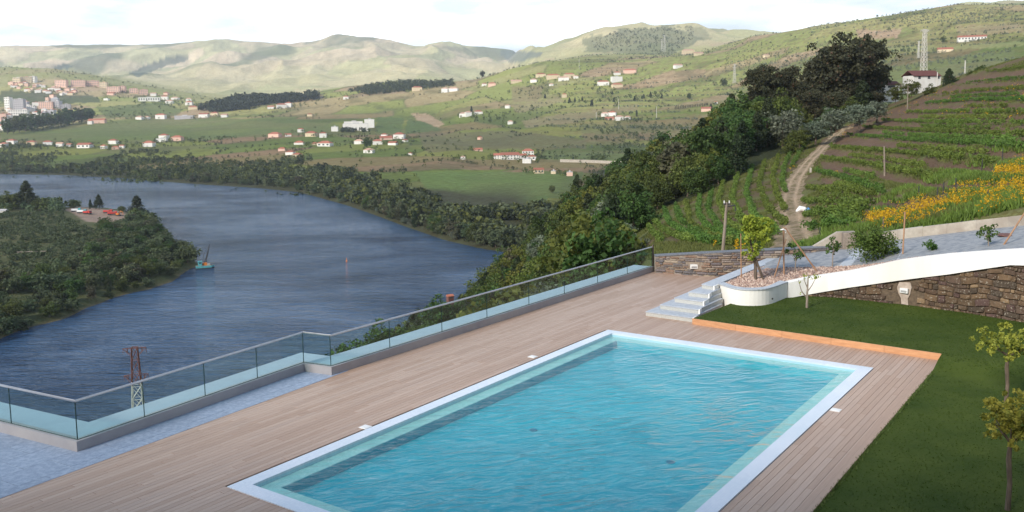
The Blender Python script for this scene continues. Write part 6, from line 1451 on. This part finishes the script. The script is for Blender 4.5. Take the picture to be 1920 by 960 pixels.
# ================================================================== houses, pylons, boat and vehicles
def box_tree(name, p, rz, w, d, h, roof, wallm, roofm, label, group=None, windows=0, floors=1, cat='house'):
    o = tag(empty(name, tuple(p), rz), label, cat, group)
    b = MB(); b.prism([(-w / 2, -d / 2), (w / 2, -d / 2), (w / 2, d / 2), (-w / 2, d / 2)], -4, h); b.build('wall', M[wallm], o)
    e = .04 * w if w < 15 else .5
    b = MB()
    if roof == 'hip':
        k = min(w, d) / 2; rh = k * .55; W, D = w / 2 + e, d / 2 + e
        if w >= d: top = [(-W + k, 0, h + rh), (W - k, 0, h + rh)]; fs = [(0, 1, 5, 4), (1, 2, 5), (2, 3, 4, 5), (3, 0, 4)]
        else: top = [(0, -D + k, h + rh), (0, D - k, h + rh)]; fs = [(0, 1, 4), (1, 2, 5, 4), (2, 3, 5), (3, 0, 4, 5)]
        b.add([(-W, -D, h + .003), (W, -D, h + .003), (W, D, h + .003), (-W, D, h + .003)] + top, fs + [(3, 2, 1, 0)])
    elif roof == 'gable':
        rh = d * .26; W, D = w / 2 + e, d / 2 + e
        b.add([(-W, -D, h), (W, -D, h), (W, D, h), (-W, D, h), (-W, 0, h + rh), (W, 0, h + rh), (-W, -D, h - .25), (W, -D, h - .25), (W, D, h - .25), (-W, D, h - .25)], [(0, 1, 5, 4), (2, 3, 4, 5), (6, 7, 1, 0), (8, 9, 3, 2), (0, 4, 3, 9, 6), (1, 7, 8, 2, 5), (9, 8, 7, 6)])
    else:
        b.prism([(-w / 2 - .2, -d / 2 - .2), (w / 2 + .2, -d / 2 - .2), (w / 2 + .2, d / 2 + .2), (-w / 2 - .2, d / 2 + .2)], h + .003, h + .6)
        b.prism([(-w * .1, -d * .15), (w * .15, -d * .15), (w * .15, d * .15), (-w * .1, d * .15)], h + .6, h + 2.6)
    b.build('roof', M[roofm], o)
    if windows:
        fh = h / floors
        for fl in range(floors):
            for k in range(windows):
                x = -w / 2 + w * (k + .5) / windows; b = MB(); b.box((x, -d / 2 + .06, fh * (fl + .55)), (w / windows * .45, .22, fh * .48)); b.build('window', M['window_dark'], o)
    return o
ORD = ['first', 'second', 'third', 'fourth', 'fifth', 'sixth', 'seventh', 'eighth', 'ninth', 'tenth', 'eleventh', 'twelfth', 'thirteenth', 'fourteenth', 'fifteenth', 'sixteenth', 'seventeenth', 'eighteenth', 'nineteenth', 'twentieth', 'twenty first', 'twenty second', 'twenty third', 'twenty fourth', 'twenty fifth', 'twenty sixth', 'twenty seventh', 'twenty eighth', 'twenty ninth', 'thirtieth', 'thirty first', 'thirty second', 'thirty third', 'thirty fourth', 'thirty fifth', 'thirty sixth', 'thirty seventh', 'thirty eighth', 'thirty ninth', 'fortieth']
TW = {'house_white': 'white', 'house_cream': 'cream', 'house_pink': 'pinkish', 'rust_paint': 'reddish', 'house_grey': 'grey'}; TR = {'roof_red': 'red tiled roof', 'roof_pale': 'pale tiled roof', 'roof_flat': 'flat roof', 'roof_dark': 'dark red roof'}
rh_ = random.Random(90)
VT = []
def houses(place, group, rows, name='house', cat='house'):
    """rows: (px, y base, width px, height px, wall, roof kind, roof mat, floors, windows)"""
    rows = sorted(rows)
    for i, (px, py, wpx, hpx, wm, rk, rm, fl, wn_) in enumerate(rows):
        p = valley.hit(px, py)
        if p is None: continue
        w = wpx * p.y / F; h = max(2.6, hpx * p.y / F * (.72 if rk != 'flat' else 1)); d = max(6, min(w * .7, 16)); rz = rh_.uniform(-.35, .35)
        for _ in range(7 if wpx > 9 else 4):
            a_ = rh_.uniform(0, 6.28); q_ = rh_.uniform(.75, 1.9) * w; vx, vy = p.x + q_ * math.cos(a_), p.y + abs(q_ * math.sin(a_)) * rh_.choice((1, 1, -.7)); hh_ = rh_.uniform(4, 8); VT.append((vx, vy, float(valley.z(vx, vy)), hh_ * .5, hh_))
        box_tree(name, p, rz, w, d, h, rk, wm, rm, f'{TW[wm]} {cat}, {TR[rm]}, {ORD[i]} from left {place}', group, wn_, fl, cat)
hw, hcm, hp_, hg = 'house_white', 'house_cream', 'house_pink', 'house_grey'; rr_, rp, rf = 'roof_red', 'roof_pale', 'roof_flat'
houses('in the far left riverside row', 'houses above the far left river bank', [(8, 276, 13, 9, hw, 'hip', rr_, 1, 0), (23, 270, 16, 9, hw, 'hip', rr_, 1, 0), (60, 272, 15, 8, hcm, 'hip', rr_, 1, 0), (90, 272, 15, 8, hw, 'hip', rr_, 1, 0), (113, 275, 12, 8, hw, 'gable', rp, 1, 0), (131, 275, 10, 6, hg, 'gable', rr_, 1, 0), (160, 277, 26, 8, hw, 'gable', rr_, 1, 3), (195, 279, 11, 8, hw, 'hip', rr_, 1, 0), (213, 270, 16, 9, hw, 'hip', rr_, 2, 0), (217, 280, 12, 6, hp_, 'hip', rr_, 1, 0), (229, 278, 9, 7, hw, 'gable', rr_, 1, 0), (280, 275, 20, 10, hw, 'hip', rr_, 2, 0), (304, 266, 18, 6, hw, 'flat', rf, 1, 0), (308, 261, 16, 10, hw, 'hip', rr_, 2, 0), (333, 264, 20, 9, hp_, 'hip', rr_, 2, 0)])
houses('behind the big left field', 'houses behind the big left field', [(183, 231, 30, 8, hp_, 'gable', rr_, 1, 0), (170, 233, 9, 8, hw, 'hip', rr_, 1, 0), (262, 224, 12, 6, hw, 'hip', rp, 1, 0), (276, 223, 10, 5, hw, 'hip', rp, 1, 0), (302, 223, 18, 10, hw, 'hip', rr_, 2, 0), (346, 223, 34, 6, hg, 'flat', rf, 1, 0), (383, 220, 18, 8, hw, 'gable', rr_, 1, 0), (403, 218, 14, 8, hcm, 'hip', rr_, 1, 0), (421, 220, 12, 6, hw, 'gable', rp, 1, 0)])
houses('on the far left ridge', 'apartment blocks on the far left ridge', [(34, 156, 18, 10, hcm, 'flat', rf, 3, 5), (50, 156, 20, 11, hcm, 'flat', rp, 4, 6), (63, 155, 12, 11, hw, 'flat', rf, 3, 4), (116, 163, 24, 12, hp_, 'flat', rp, 4, 7), (147, 162, 24, 11, hp_, 'flat', rp, 4, 7), (174, 162, 22, 10, hp_, 'flat', rp, 3, 7), (195, 164, 14, 9, hcm, 'flat', rp, 3, 4), (214, 174, 24, 11, hp_, 'flat', rp, 4, 7), (230, 173, 12, 11, hp_, 'flat', rp, 4, 4), (251, 175, 14, 9, hp_, 'flat', rp, 3, 4), (269, 177, 16, 9, hp_, 'flat', rp, 3, 5)], 'apartment_block', 'apartment block')
houses('on the slope beyond town', 'buildings right of the town', [(280, 190, 38, 7, hw, 'flat', rf, 1, 9), (209, 178, 14, 4, hp_, 'gable', rr_, 1, 0), (309, 187, 12, 8, hw, 'hip', rr_, 2, 0), (318, 194, 14, 6, hw, 'hip', rp, 1, 0), (329, 187, 14, 5, hw, 'hip', rp, 1, 0), (354, 190, 10, 6, hw, 'hip', rp, 1, 0), (355, 197, 13, 7, hw, 'hip', rr_, 1, 0), (362, 205, 16, 6, hcm, 'hip', rr_, 1, 0), (312, 178, 9, 5, hp_, 'hip', rr_, 1, 0), (288, 180, 10, 6, hw, 'gable', rp, 1, 0), (200, 188, 9, 3, hw, 'flat', rf, 1, 0)])
sm = []
for i in range(34):
    x = 20 + i * 3.6 + rh_.uniform(-2, 2); y = 160 + (x / 150) * 16 + rh_.uniform(-6, 7); sm.append((x, y, rh_.uniform(6, 11), rh_.uniform(4, 6), rh_.choice([hw, hw, hcm, hp_]), 'hip', rh_.choice([rr_, rp, rp]), 1, 0))
houses('just below the apartment blocks', 'small houses below the apartment blocks', sm)
sm = []
for i in range(36):
    x = rh_.uniform(0, 108); y = rh_.uniform(204, 238) - x * .22; sm.append((x, y, rh_.uniform(7, 13), rh_.uniform(5, 9), rh_.choice([hw, hw, hg, hp_, hw]), rh_.choice(['hip', 'flat']), rh_.choice([rp, rf, rr_]), 1, 0))
houses('in the crowded lower town', 'crowded lower town at the left edge', sm)
houses('in the lower town', 'tall blocks of the lower town', [(17, 205, 12, 22, hw, 'flat', rf, 5, 3), (38, 210, 20, 24, hg, 'flat', rf, 6, 5), (36, 220, 34, 14, hw, 'flat', rf, 3, 8), (88, 203, 26, 12, hp_, 'flat', rf, 4, 7), (108, 203, 16, 13, hg, 'flat', rf, 4, 4), (124, 204, 16, 8, hg, 'flat', rf, 3, 4), (56, 206, 22, 7, hw, 'flat', rf, 2, 6), (4, 244, 14, 12, hw, 'gable', rr_, 2, 0), (14, 236, 16, 10, hw, 'gable', rp, 2, 0)], 'town_block', 'town block')
houses('around the mid valley road', 'houses in the valley middle', [(516, 257, 22, 8, hp_, 'hip', rr_, 1, 0), (540, 256, 12, 5, hw, 'gable', rr_, 1, 0), (564, 248, 11, 8, hw, 'hip', rr_, 1, 0), (584, 256, 20, 9, hcm, 'hip', rr_, 2, 0), (606, 258, 13, 11, hw, 'hip', rr_, 2, 0), (562, 271, 18, 5, hw, 'hip', rr_, 1, 0), (590, 272, 12, 4, hcm, 'hip', rr_, 1, 0), (610, 274, 26, 8, hw, 'hip', rr_, 1, 3), (529, 283, 13, 6, hp_, 'hip', rr_, 1, 0), (545, 290, 16, 7, hw, 'hip', rr_, 1, 0), (558, 296, 16, 9, hcm, 'hip', rr_, 1, 2), (673, 270, 16, 8, hw, 'hip', rp, 2, 0), (708, 271, 18, 9, hw, 'hip', rr_, 2, 0), (724, 262, 22, 5, hp_, 'gable', rr_, 1, 0), (749, 260, 20, 11, hw, 'hip', rr_, 2, 0), (721, 258, 11, 8, hw, 'hip', rr_, 1, 0), (737, 272, 16, 6, hw, 'gable', rr_, 1, 0), (760, 266, 10, 5, hw, 'hip', rr_, 1, 0), (692, 287, 18, 8, hw, 'hip', rp, 1, 0), (770, 291, 8, 5, hw, 'hip', rr_, 1, 0)])
houses('on the higher middle fields', 'houses on the higher middle fields', [(528, 203, 18, 9, hw, 'hip', rr_, 2, 0), (541, 201, 12, 10, hw, 'hip', rr_, 2, 0), (508, 204, 12, 5, hw, 'gable', rr_, 1, 0), (649, 186, 10, 6, hw, 'hip', rr_, 1, 0), (782, 170, 18, 8, hcm, 'hip', rr_, 2, 0), (835, 173, 12, 9, hw, 'hip', rp, 2, 0), (850, 171, 18, 7, hw, 'hip', rp, 1, 0), (908, 161, 9, 5, hw, 'hip', rr_, 1, 0), (923, 161, 14, 6, hp_, 'hip', rr_, 1, 0), (868, 219, 13, 8, hw, 'hip', rp, 2, 0), (878, 218, 12, 10, hw, 'hip', rp, 2, 0), (897, 214, 15, 6, hw, 'hip', rr_, 1, 0), (581, 218, 9, 5, hcm, 'hip', rr_, 1, 0), (900, 262, 9, 6, hp_, 'hip', rr_, 1, 0), (896, 283, 16, 4, hp_, 'gable', rr_, 1, 0), (868, 299, 8, 7, hw, 'hip', rp, 1, 0), (952, 203, 9, 7, hw, 'hip', rp, 1, 0), (957, 233, 10, 7, hw, 'hip', rp, 1, 0)])
houses('at the white manor', 'white manor and barns', [(936, 298, 20, 10, hw, 'gable', rr_, 2, 4), (956, 299, 34, 12, hw, 'gable', rr_, 2, 6), (978, 297, 18, 8, hw, 'gable', rr_, 1, 3), (990, 293, 22, 14, hw, 'hip', rr_, 2, 4), (997, 300, 16, 9, hw, 'hip', rr_, 1, 2), (988, 306, 16, 8, hw, 'flat', rf, 1, 0), (1010, 325, 18, 10, hcm, 'gable', rr_, 1, 3), (1038, 326, 9, 5, hcm, 'flat', rf, 1, 0), (1068, 330, 11, 7, hp_, 'flat', rf, 1, 0)])
houses('on the right hand slopes', 'houses on the right hand slopes', [(968, 155, 20, 4, hcm, 'gable', rp, 1, 0), (1001, 154, 12, 6, hw, 'hip', rp, 1, 0), (1014, 144, 18, 6, hcm, 'hip', rr_, 1, 0), (1037, 148, 24, 9, hcm, 'hip', rr_, 2, 0), (1057, 151, 20, 7, hw, 'hip', rp, 1, 0), (1067, 146, 20, 9, hcm, 'hip', rr_, 2, 0), (1080, 147, 9, 5, hw, 'hip', rp, 1, 0), (1131, 160, 22, 9, hw, 'hip', rr_, 2, 0), (1156, 153, 20, 9, hw, 'flat', rf, 2, 0), (1157, 163, 20, 6, hcm, 'hip', rr_, 1, 0), (1181, 137, 24, 7, hp_, 'hip', rr_, 1, 0), (1157, 140, 12, 5, hw, 'hip', rr_, 1, 0), (1271, 127, 15, 6, hw, 'gable', rp, 1, 0), (1290, 102, 22, 10, hcm, 'hip', rp, 2, 0), (1310, 103, 16, 4, hcm, 'gable', rp, 1, 0), (1134, 218, 13, 7, hw, 'hip', rp, 1, 0), (1148, 217, 15, 8, hw, 'hip', rr_, 1, 0), (1143, 225, 16, 4, hp_, 'gable', rr_, 1, 0), (1161, 226, 14, 10, hw, 'hip', rp, 2, 0), (1177, 225, 11, 8, hw, 'hip', rp, 2, 0), (1058, 183, 9, 8, hcm, 'hip', rr_, 1, 0), (1034, 161, 8, 4, hw, 'hip', rp, 1, 0), (1324, 208, 18, 6, hp_, 'gable', rr_, 1, 0), (1342, 195, 6, 5, hw, 'hip', rr_, 1, 0), (1772, 97, 26, 6, hcm, 'gable', rr_, 1, 0), (1437, 108, 10, 6, hcm, 'hip', rp, 1, 0), (1822, 76, 48, 8, hw, 'gable', rr_, 1, 9)])
# white warehouse complex behind the cypress screen
for (px, py, w_, h_, lb) in ((667, 245, 46, 13, 'long white warehouse front behind the dark cypress screen'), (663, 238, 34, 10, 'white warehouse with pale blue grey roof behind the long front one'), (693, 239, 18, 15, 'taller white shed at the right end of the warehouse group'), (628, 246, 12, 8, 'small white annex left of the warehouse group')):
    p = valley.hit(px, py)
    if p: box_tree('warehouse', p, .12, w_ * p.y / F, 24, h_ * p.y / F, 'flat', 'house_white', 'roof_flat', lb, None, 0, 1, 'warehouse')
# long pale boundary wall right of the manor
a = valley.hit(1050, 304); c = valley.hit(1165, 308)
if a and c:
    b = MB(); n = 14; d = (c - a).normalized(); nn = Vector((-d.y, d.x, 0))
    for k in range(n):
        p, q = a.lerp(c, k / n), a.lerp(c, (k + 1) / n); zp, zq = float(valley.z(p.x, p.y)), float(valley.z(q.x, q.y))
        b.add([(p.x, p.y, zp - 2), (q.x, q.y, zq - 2), (q.x + nn.x, q.y + nn.y, zq - 2), (p.x + nn.x, p.y + nn.y, zp - 2), (p.x, p.y, zp + 4.5), (q.x, q.y, zq + 4.5), (q.x + nn.x, q.y + nn.y, zq + 4.5), (p.x + nn.x, p.y + nn.y, zp + 4.5)], [(0, 1, 5, 4), (4, 5, 6, 7), (2, 3, 7, 6)])
    tag(b.build('boundary_wall', M['kerb']), 'long pale boundary wall in the fields right of the white manor', 'wall')

scatter_crowns('village_trees', VT, M['leaf_mid'], 24, .55, 700)
# near farmhouse on the ridge
p = A(1728, 152, 300); o = tag(empty('farmhouse', tuple(p), .25), 'white farmhouse with dark red roof and white gable on the ridge', 'house')
w, d, h = 10.2, 5.6, 1.7; b = MB(); b.prism([(-w / 2, -d / 2), (w / 2, -d / 2), (w / 2, d / 2), (-w / 2, d / 2)], -4, h); b.add([(w / 2, -d / 2, h), (w / 2, d / 2, h), (w / 2, 0, h + 1.7), (w / 2 - .3, -d / 2, h), (w / 2 - .3, d / 2, h), (w / 2 - .3, 0, h + 1.7)], [(0, 1, 2), (5, 4, 3), (0, 2, 5, 3), (1, 4, 5, 2)]); b.build('wall', M['house_white'], o)
b = MB(); b.add([(-w / 2 - .4, -d / 2 - .4, h - .1), (w / 2 - .05, -d / 2 - .4, h - .1), (w / 2 - .05, 0, h + 1.75), (-w / 2 - .4, 0, h + 1.75), (w / 2 - .05, d / 2 + .4, h - .1), (-w / 2 - .4, d / 2 + .4, h - .1)], [(0, 1, 2, 3), (3, 2, 4, 5)]); r1 = b.build('roof', M['roof_dark'], o); r1.modifiers.new('thick', 'SOLIDIFY').thickness = .15
for k in range(3): b = MB(); b.box((-w / 2 + 2 + k * 3.6, -d / 2 - .01, 1.1), (.9, .12, 1.0)); b.build('window', M['window_dark'], o)
b = MB(); b.box((w / 2 + .02, -1.6, .9), (.12, .9, 1.9)); b.build('door', M['window_dark'], o)
p = A(1664, 168, 296); box_tree('outbuilding', p, .25, 6, 4, 1.7, 'gable', 'house_white', 'roof_dark', 'small outbuilding with brown roof just left of the white farmhouse', None, 1, 1, 'outbuilding')

# poles and pylons
def lattice(name, base, h, w0, w1, arms, label, m1, m2, split=.6, nb=9, bar=.12):
    """square lattice mast, arms: (height fraction, half length, drop)"""
    o = tag(empty(name, tuple(base), .25), label, 'pylon')
    W = lambda f: (w0 * (1 - f) + w1 * f) / 2
    for (f0, f1, mt, nm2) in ((0, split, m1, 'lower_mast'), (split, 1, m2, 'upper_mast')):
        b = MB()
        for sx, sy in ((-1, -1), (1, -1), (1, 1), (-1, 1)): b.bar((sx * W(f0), sy * W(f0), h * f0), (sx * W(f1), sy * W(f1), h * f1), bar * 1.3)
        k0, k1 = int(nb * f0), nb if f1 == 1 else int(nb * f1)
        for k in range(k0, k1):
            a, c = k / nb, (k + 1) / nb; za, zc_ = a * h, c * h
            for (p, q) in (((-1, -1), (1, -1)), ((1, -1), (1, 1)), ((1, 1), (-1, 1)), ((-1, 1), (-1, -1))):
                b.bar((p[0] * W(a), p[1] * W(a), za), (q[0] * W(c), q[1] * W(c), zc_), bar); b.bar((q[0] * W(a), q[1] * W(a), za), (p[0] * W(c), p[1] * W(c), zc_), bar); b.bar((p[0] * W(c), p[1] * W(c), zc_), (q[0] * W(c), q[1] * W(c), zc_), bar)
        b.build(nm2, M[mt], o)
    for (f, L, drop) in arms:
        b = MB(); z = f * h; wv_ = W(f)
        for sy in (-1, 1): b.bar((-wv_, sy * wv_, z), (wv_, sy * wv_, z), bar)
        for s in (-1, 1):
            tip = Vector((s * L, 0, z + (.0 if drop > 0 else 0)))
            for sy in (-1, 1):
                b.bar((s * wv_, sy * wv_, z), tip, bar); b.bar((s * wv_, sy * wv_, z - drop), tip, bar); m_ = Vector((s * wv_, sy * wv_, z - drop)).lerp(tip, .5); b.bar((s * (wv_ + L) / 2, sy * wv_ * .5, z), m_, bar * .8)
            b.tube([tip, tip + Vector((0, 0, -1.0))], bar * .6, 6)
        b.build('crossarm', M[m2], o)
    return o
Yp = 175.0; top = A(252, 651, Yp); hp2 = 34; lattice('river_pylon', (top.x, top.y, top.z - hp2), hp2, 3.8, 1.1, ((.995, 2.15, 1.6), (.835, 2.25, 1.6)), 'rusty red topped lattice pylon with two crossarms seen behind the glass railing', 'pylon_white', 'rust_paint', .80, 13, .085)
Yp = 420.0; top = A(1736, 55, Yp); bs = A(1731, 156, Yp); lattice('power_mast', (bs.x, bs.y, bs.z - 3), top.z - bs.z + 3, 2.6, 1.2, ((.99, 2.2, 1.0),), 'tall pale narrow lattice mast in front of the farmhouse on the ridge', 'pylon_white', 'pylon_white', .5, 12, .11)
p = valley.hit(1377, 157); hh = 36 * p.y / F; lattice('far_pylon', p, hh, hh * .14, hh * .04, ((.97, hh * .1, 1.5), (.83, hh * .12, 1.5)), 'pale far lattice pylon on the hillside left of the eucalyptus ridge', 'pylon_white', 'pylon_white', .5, 8, .26)
for (px, yb, hp3, lb) in ((1246, 97, 30, 'faint far pylon on the scrubby pale hill, right one'), (1241, 96, 22, 'faint far pylon on the scrubby pale hill, left one'), (1722, 110, 32, 'faint pylon behind the tall pale mast on the ridge')):
    p = valley.hit(px, yb)
    if p: hh = hp3 * p.y / F; lattice('far_pylon', p, hh, hh * .12, hh * .04, ((.97, hh * .1, 1.5),), lb, 'pylon_white', 'pylon_white', .5, 6, .28)
def pole(p, h, r0, lean, label, mt='weathered', arm=False):
    o = tag(empty('utility_pole', tuple(p)), label, 'pole'); b = MB(); b.tube([(0, 0, -.5), (lean, 0, h)], [r0, r0 * .7], 8); b.build('post', M[mt], o)
    if arm:
        b = MB(); b.tube([(lean - .1, 0, h - .3), (lean + .55, 0, h - .2), (lean + .6, 0, h - .6)], .05, 6); b.box((lean, 0, h - .1), (.45, .14, .10)); b.build('bracket', M['black'], o)
        for k in (-.17, .17): b = MB(); b.tube([(lean + k, 0, h - .05), (lean + k, 0, h + .12)], .04, 6); b.build('insulator', M['white_paint'], o)
    return o
p = hill.hit(1354, 470) or A(1354, 470, 60); p = A(1354, 476, 60); pole(p, 98 / F * 60, .12, .28, 'leaning weathered utility pole behind the schist wall', arm=True)
p = hill.hit(1659, 330); pole(p, 56 / F * p.y, .13, -.2, 'plain pale utility pole standing alone in the terraced vineyard')
p = hill.hit(1701, 211); pole(p, 50 / F * p.y, .14, 0, 'pale pole at the upper edge of the vineyard')
for (px, yb, hp3, Y, lb) in ((1652, 176, 32, 290, 'short pole with equipment left of the farmhouse'), (1809, 140, 26, 275, 'pale pole on the ridge right of the farmhouse'), (1757, 160, 24, 280, 'pale thin pole in front of the farmhouse gable')):
    p = A(px, yb, Y); pole(p, hp3 / F * Y, .2, 0, lb, 'pylon_white')
for (px, yb, hp3, lb) in ((1160, 205, 20, 'thin white far pole above the hillside houses'), (1231, 222, 22, 'white pole beside the road right of the hillside houses'), (1086, 130, 20, 'faint pole on the sunny far slope'), (1118, 224, 14, 'faint pole left of the white hillside houses')):
    p = valley.hit(px, yb)
    if p: pole(p, hp3 * p.y / F, .6, 0, lb, 'pylon_white')

# crane barge
p = G(385, 503, RIVER); o = tag(empty('crane_barge', tuple(p), .45), 'teal and orange work barge with a dark raised crane boom off the peninsula tip', 'boat')
k = p.y / F * 22                                # hull length seen across
b = MB(); L, W_ = k * 1.5, k * .62
hull = [(-L / 2, -W_ * .4), (L * .32, -W_ / 2), (L / 2, 0), (L * .32, W_ / 2), (-L / 2, W_ * .4)]
b.prism(hull, -.5, .55); b.build('hull_bottom', M['black'], o); b = MB(); b.prism([(x * 1.01, y * 1.02) for x, y in hull], .552, 1.7); b.build('hull', M['teal'], o)
b = MB(); b.prism([(x * .96, y * .94) for x, y in hull], 1.702, 1.78); b.build('barge_deck', M['weathered'], o)
b = MB(); b.box((-L * .28, 0, 3.0), (L * .2, W_ * .5, 2.4)); b.box((-L * .28, 0, 4.25), (L * .24, W_ * .58, .12)); c_ = b.build('wheelhouse', M['teal'], o)
for s in (-1, 1): b = MB(); b.box((-L * .28, s * W_ * .255, 3.4), (L * .12, .06, .7)); b.build('window', M['window_dark'], c_)
b = MB(); b.box((L * .02, 0, 2.6), (L * .16, W_ * .45, 1.6)); b.box((-L * .08, W_ * .2, 2.4), (L * .1, .8, 1.2)); b.build('winch_housing', M['orange'], o)
b = MB(); b.box((L * .18, -W_ * .12, 2.3), (1.6, 1.2, 1.0)); b.build('cargo', M['kerb'], o)
b = MB(); tipv = Vector((L * .30, -1.2, 14)); a0 = Vector((L * .02, 0, 3.4))
for s1_, s2_ in ((-1, -1), (1, -1), (1, 1), (-1, 1)): b.bar(a0 + Vector((s1_ * .4, s2_ * .4, 0)), tipv, .22)
for i in range(7): q1 = a0.lerp(tipv, i / 8); q2 = a0.lerp(tipv, (i + 1) / 8); w_ = .4 * (1 - i / 8); b.bar(q1 + Vector((-w_, -w_, 0)), q2 + Vector((w_ * .9, w_ * .9, 0)), .15); b.bar(q1 + Vector((w_, -w_, 0)), q2 + Vector((-w_, w_, 0)), .15)
b.build('crane_boom', M['black'], o); b = MB(); b.tube([(-L * .05, 0, 3.4), (-L * .05, 0, 8)], .15, 6); b.bar((-L * .05, 0, 8), tipv, .08); b.build('crane_mast', M['black'], o)
# buoy and riverside hut
p = G(650, 490, RIVER); o = tag(empty('buoy', tuple(p)), 'tiny orange marker buoy alone on the middle of the river', 'buoy'); b = MB(); b.tube([(0, 0, -.3), (0, 0, .5)], [.55, .45], 10); b.build('float', M['orange'], o); b = MB(); b.tube([(0, 0, .5), (0, 0, 2.2)], [.2, .08], 8); b.build('marker', M['orange'], o)
p = G(958, 408, RIVER)
p = A(844, 560, 330); box_tree('river_hut', p, .5, 2.2, 2.0, 1.2, 'gable', 'rust_paint', 'roof_red', 'small reddish hut showing above the trees at the river end of the wood', None, 1, 1, 'hut')
# vehicles in the peninsula yard
def vehicle(p, rz, kind_, body, label):
    o = tag(empty(kind_, tuple(p), rz), label, 'truck' if kind_ != 'excavator' else 'excavator'); s = 1.25
    def bx(nm3, c, d, mt): b = MB(); b.box([v * s for v in c], [v * s for v in d]); return b.build(nm3, M[mt], o, bevel=.08)
    if kind_ == 'excavator':
        for y in (-.9, .9): bx('track', (0, y, .4), (3.0, .5, .8), 'black')
        bx('body', (-.3, 0, 1.4), (2.2, 1.9, 1.0), body); bx('cab', (.4, .5, 2.2), (1.0, .9, 1.2), 'window_dark')
        b = MB(); b.tube([Vector((.6, -.2, 1.6)) * s, Vector((2.2, -.2, 3.6)) * s, Vector((4.2, -.2, 2.6)) * s, Vector((4.0, -.2, .8)) * s], [.28, .26, .2, .16], 6); b.build('boom', M['orange'], o); bx('bucket', (4.0, -.2, .5), (.7, .9, .6), 'black')
    else:
        bx('chassis', (0, 0, .75), (6.2, 2.0, .35), 'black'); bx('cab', (2.2, 0, 1.7), (1.6, 2.1, 1.6), body); bx('windscreen', (3.02, 0, 2.0), (.06, 1.8, .7), 'window_dark'); bx('load_bed', (-1.0, 0, 1.5), (4.2, 2.2, 1.2), 'white_paint' if body == 'teal' else body)
        for x in (2.1, -1.2, -2.4):
            for y in (-1, 1): b = MB(); b.tube([Vector((x, y * .85, .5)) * s, Vector((x, y * 1.1, .5)) * s], .5 * s, 12); b.build('wheel', M['black'], o)
    return o
for (px, py, rz, kd_, body, lb) in ((143, 397, .3, 'truck', 'teal', 'white and green truck leftmost in the peninsula yard'), (154, 400, .1, 'truck', 'teal', 'green truck second from the left in the peninsula yard'), (164, 402, -.4, 'truck', 'red', 'small red truck right of the green one in the yard'), (203, 400, .05, 'truck', 'red', 'long red truck in the middle of the peninsula yard'), (211, 403, .3, 'truck', 'red', 'red truck beside the orange excavator'), (222, 405, -.3, 'excavator', 'orange', 'orange excavator with raised boom at the right of the yard')):
    p = ph_(px, py)
    if p: vehicle(p, rz, kd_, body, lb)
p = ph_(3, 400); 
if p: box_tree('shed', p, .1, 9, 5, 2.5, 'gable', 'house_white', 'roof_flat', 'small white shed at the left edge of the peninsula', None, 0, 1, 'shed')
for (px, py, n_, lb) in ((60, 478, 9, 'long grey timber jetty frame lying in the peninsula scrub'),):
    p = ph_(px, py); o = tag(empty('timber_trestle', tuple(p), .1), lb, 'trestle'); b = MB(); b.box((0, 0, 1.9), (16, 1.2, .25)); b.build('beam', M['weathered'], o)
    for k in range(n_): b = MB(); b.box((-7.6 + k * 1.9, 0, .8), (.25, .3, 2.0)); b.build('post', M['weathered'], o)
# rubbish by the track
p = hill.hit(1507, 398); o = tag(empty('plastic_sack', tuple(p)), 'crumpled white plastic sack lying beside the dirt track', 'sack'); b = MB(); b.tube([(-.9, 0, .1), (-.4, .1, .45), (.1, 0, .35), (.55, -.1, .15)], [.12, .34, .30, .1], 9); b.build('sack', M['white_paint'], o)
p = hill.hit(1515, 399); b = MB(); b.tube([(-.25, 0, .25), (.0, 0, .32), (.3, 0, .22)], [.18, .30, .16], 10); tag(b.build('blue_drum', M['blue'], loc=p), 'small blue container beside the white sack by the track', 'container')
p = hill.hit(1520, 325); b = MB(); b.box((0, 0, .5), (.35, .3, 1.0)); tag(b.build('marker_stone', M['kerb'], loc=p, bevel=.05), 'pale marker stone at the right edge of the dirt track', 'stone')

# unseen hotel round the eye point; block and wing sized to shade deck and lawn
ht_ = tag(empty('unseen_hotel', (0, -1.2, 0)), 'white hotel building with the balcony that looks over the pool', 'building')
b = MB(); b.box((-8, -7, 8.0), (60, 12, 22)); b.build('main_block', M['plaster'], ht_)
b = MB(); b.box((22.6, 8.5, 7.0), (11, 29, 18)); b.build('right_wing', M['plaster'], ht_)
for i in range(12):
    for j in range(4): b = MB(); b.box((-29 + i * 4.2, -.98, .8 + j * 3.6), (1.8, .12, 1.7)); b.build('window', M['window_dark'], ht_)
b = MB(); b.box((0, .1, 5.9), (6, 2.2, .2)); b.build('balcony', M['pale_ledge'], ht_)

# ------------------------------------------------------------------ air
b = MB(); b.box((0, 6250, 399), (31000, 20000, 1060)); hzb = b.build('haze', None)
mt = bpy.data.materials.new('haze_air'); mt.use_nodes = True; n = mt.node_tree.nodes; l = mt.node_tree.links; n.remove(n['Principled BSDF'])
v = n.new('ShaderNodeVolumePrincipled'); v.inputs['Color'].default_value = (0.80, 0.88, 1.0, 1); v.inputs['Density'].default_value = 0.00005; v.inputs['Anisotropy'].default_value = 0.2
l.new(v.outputs[0], n['Material Output'].inputs['Volume']); hzb.data.materials.clear(); hzb.data.materials.append(mt); tag(hzb, kind='stuff')
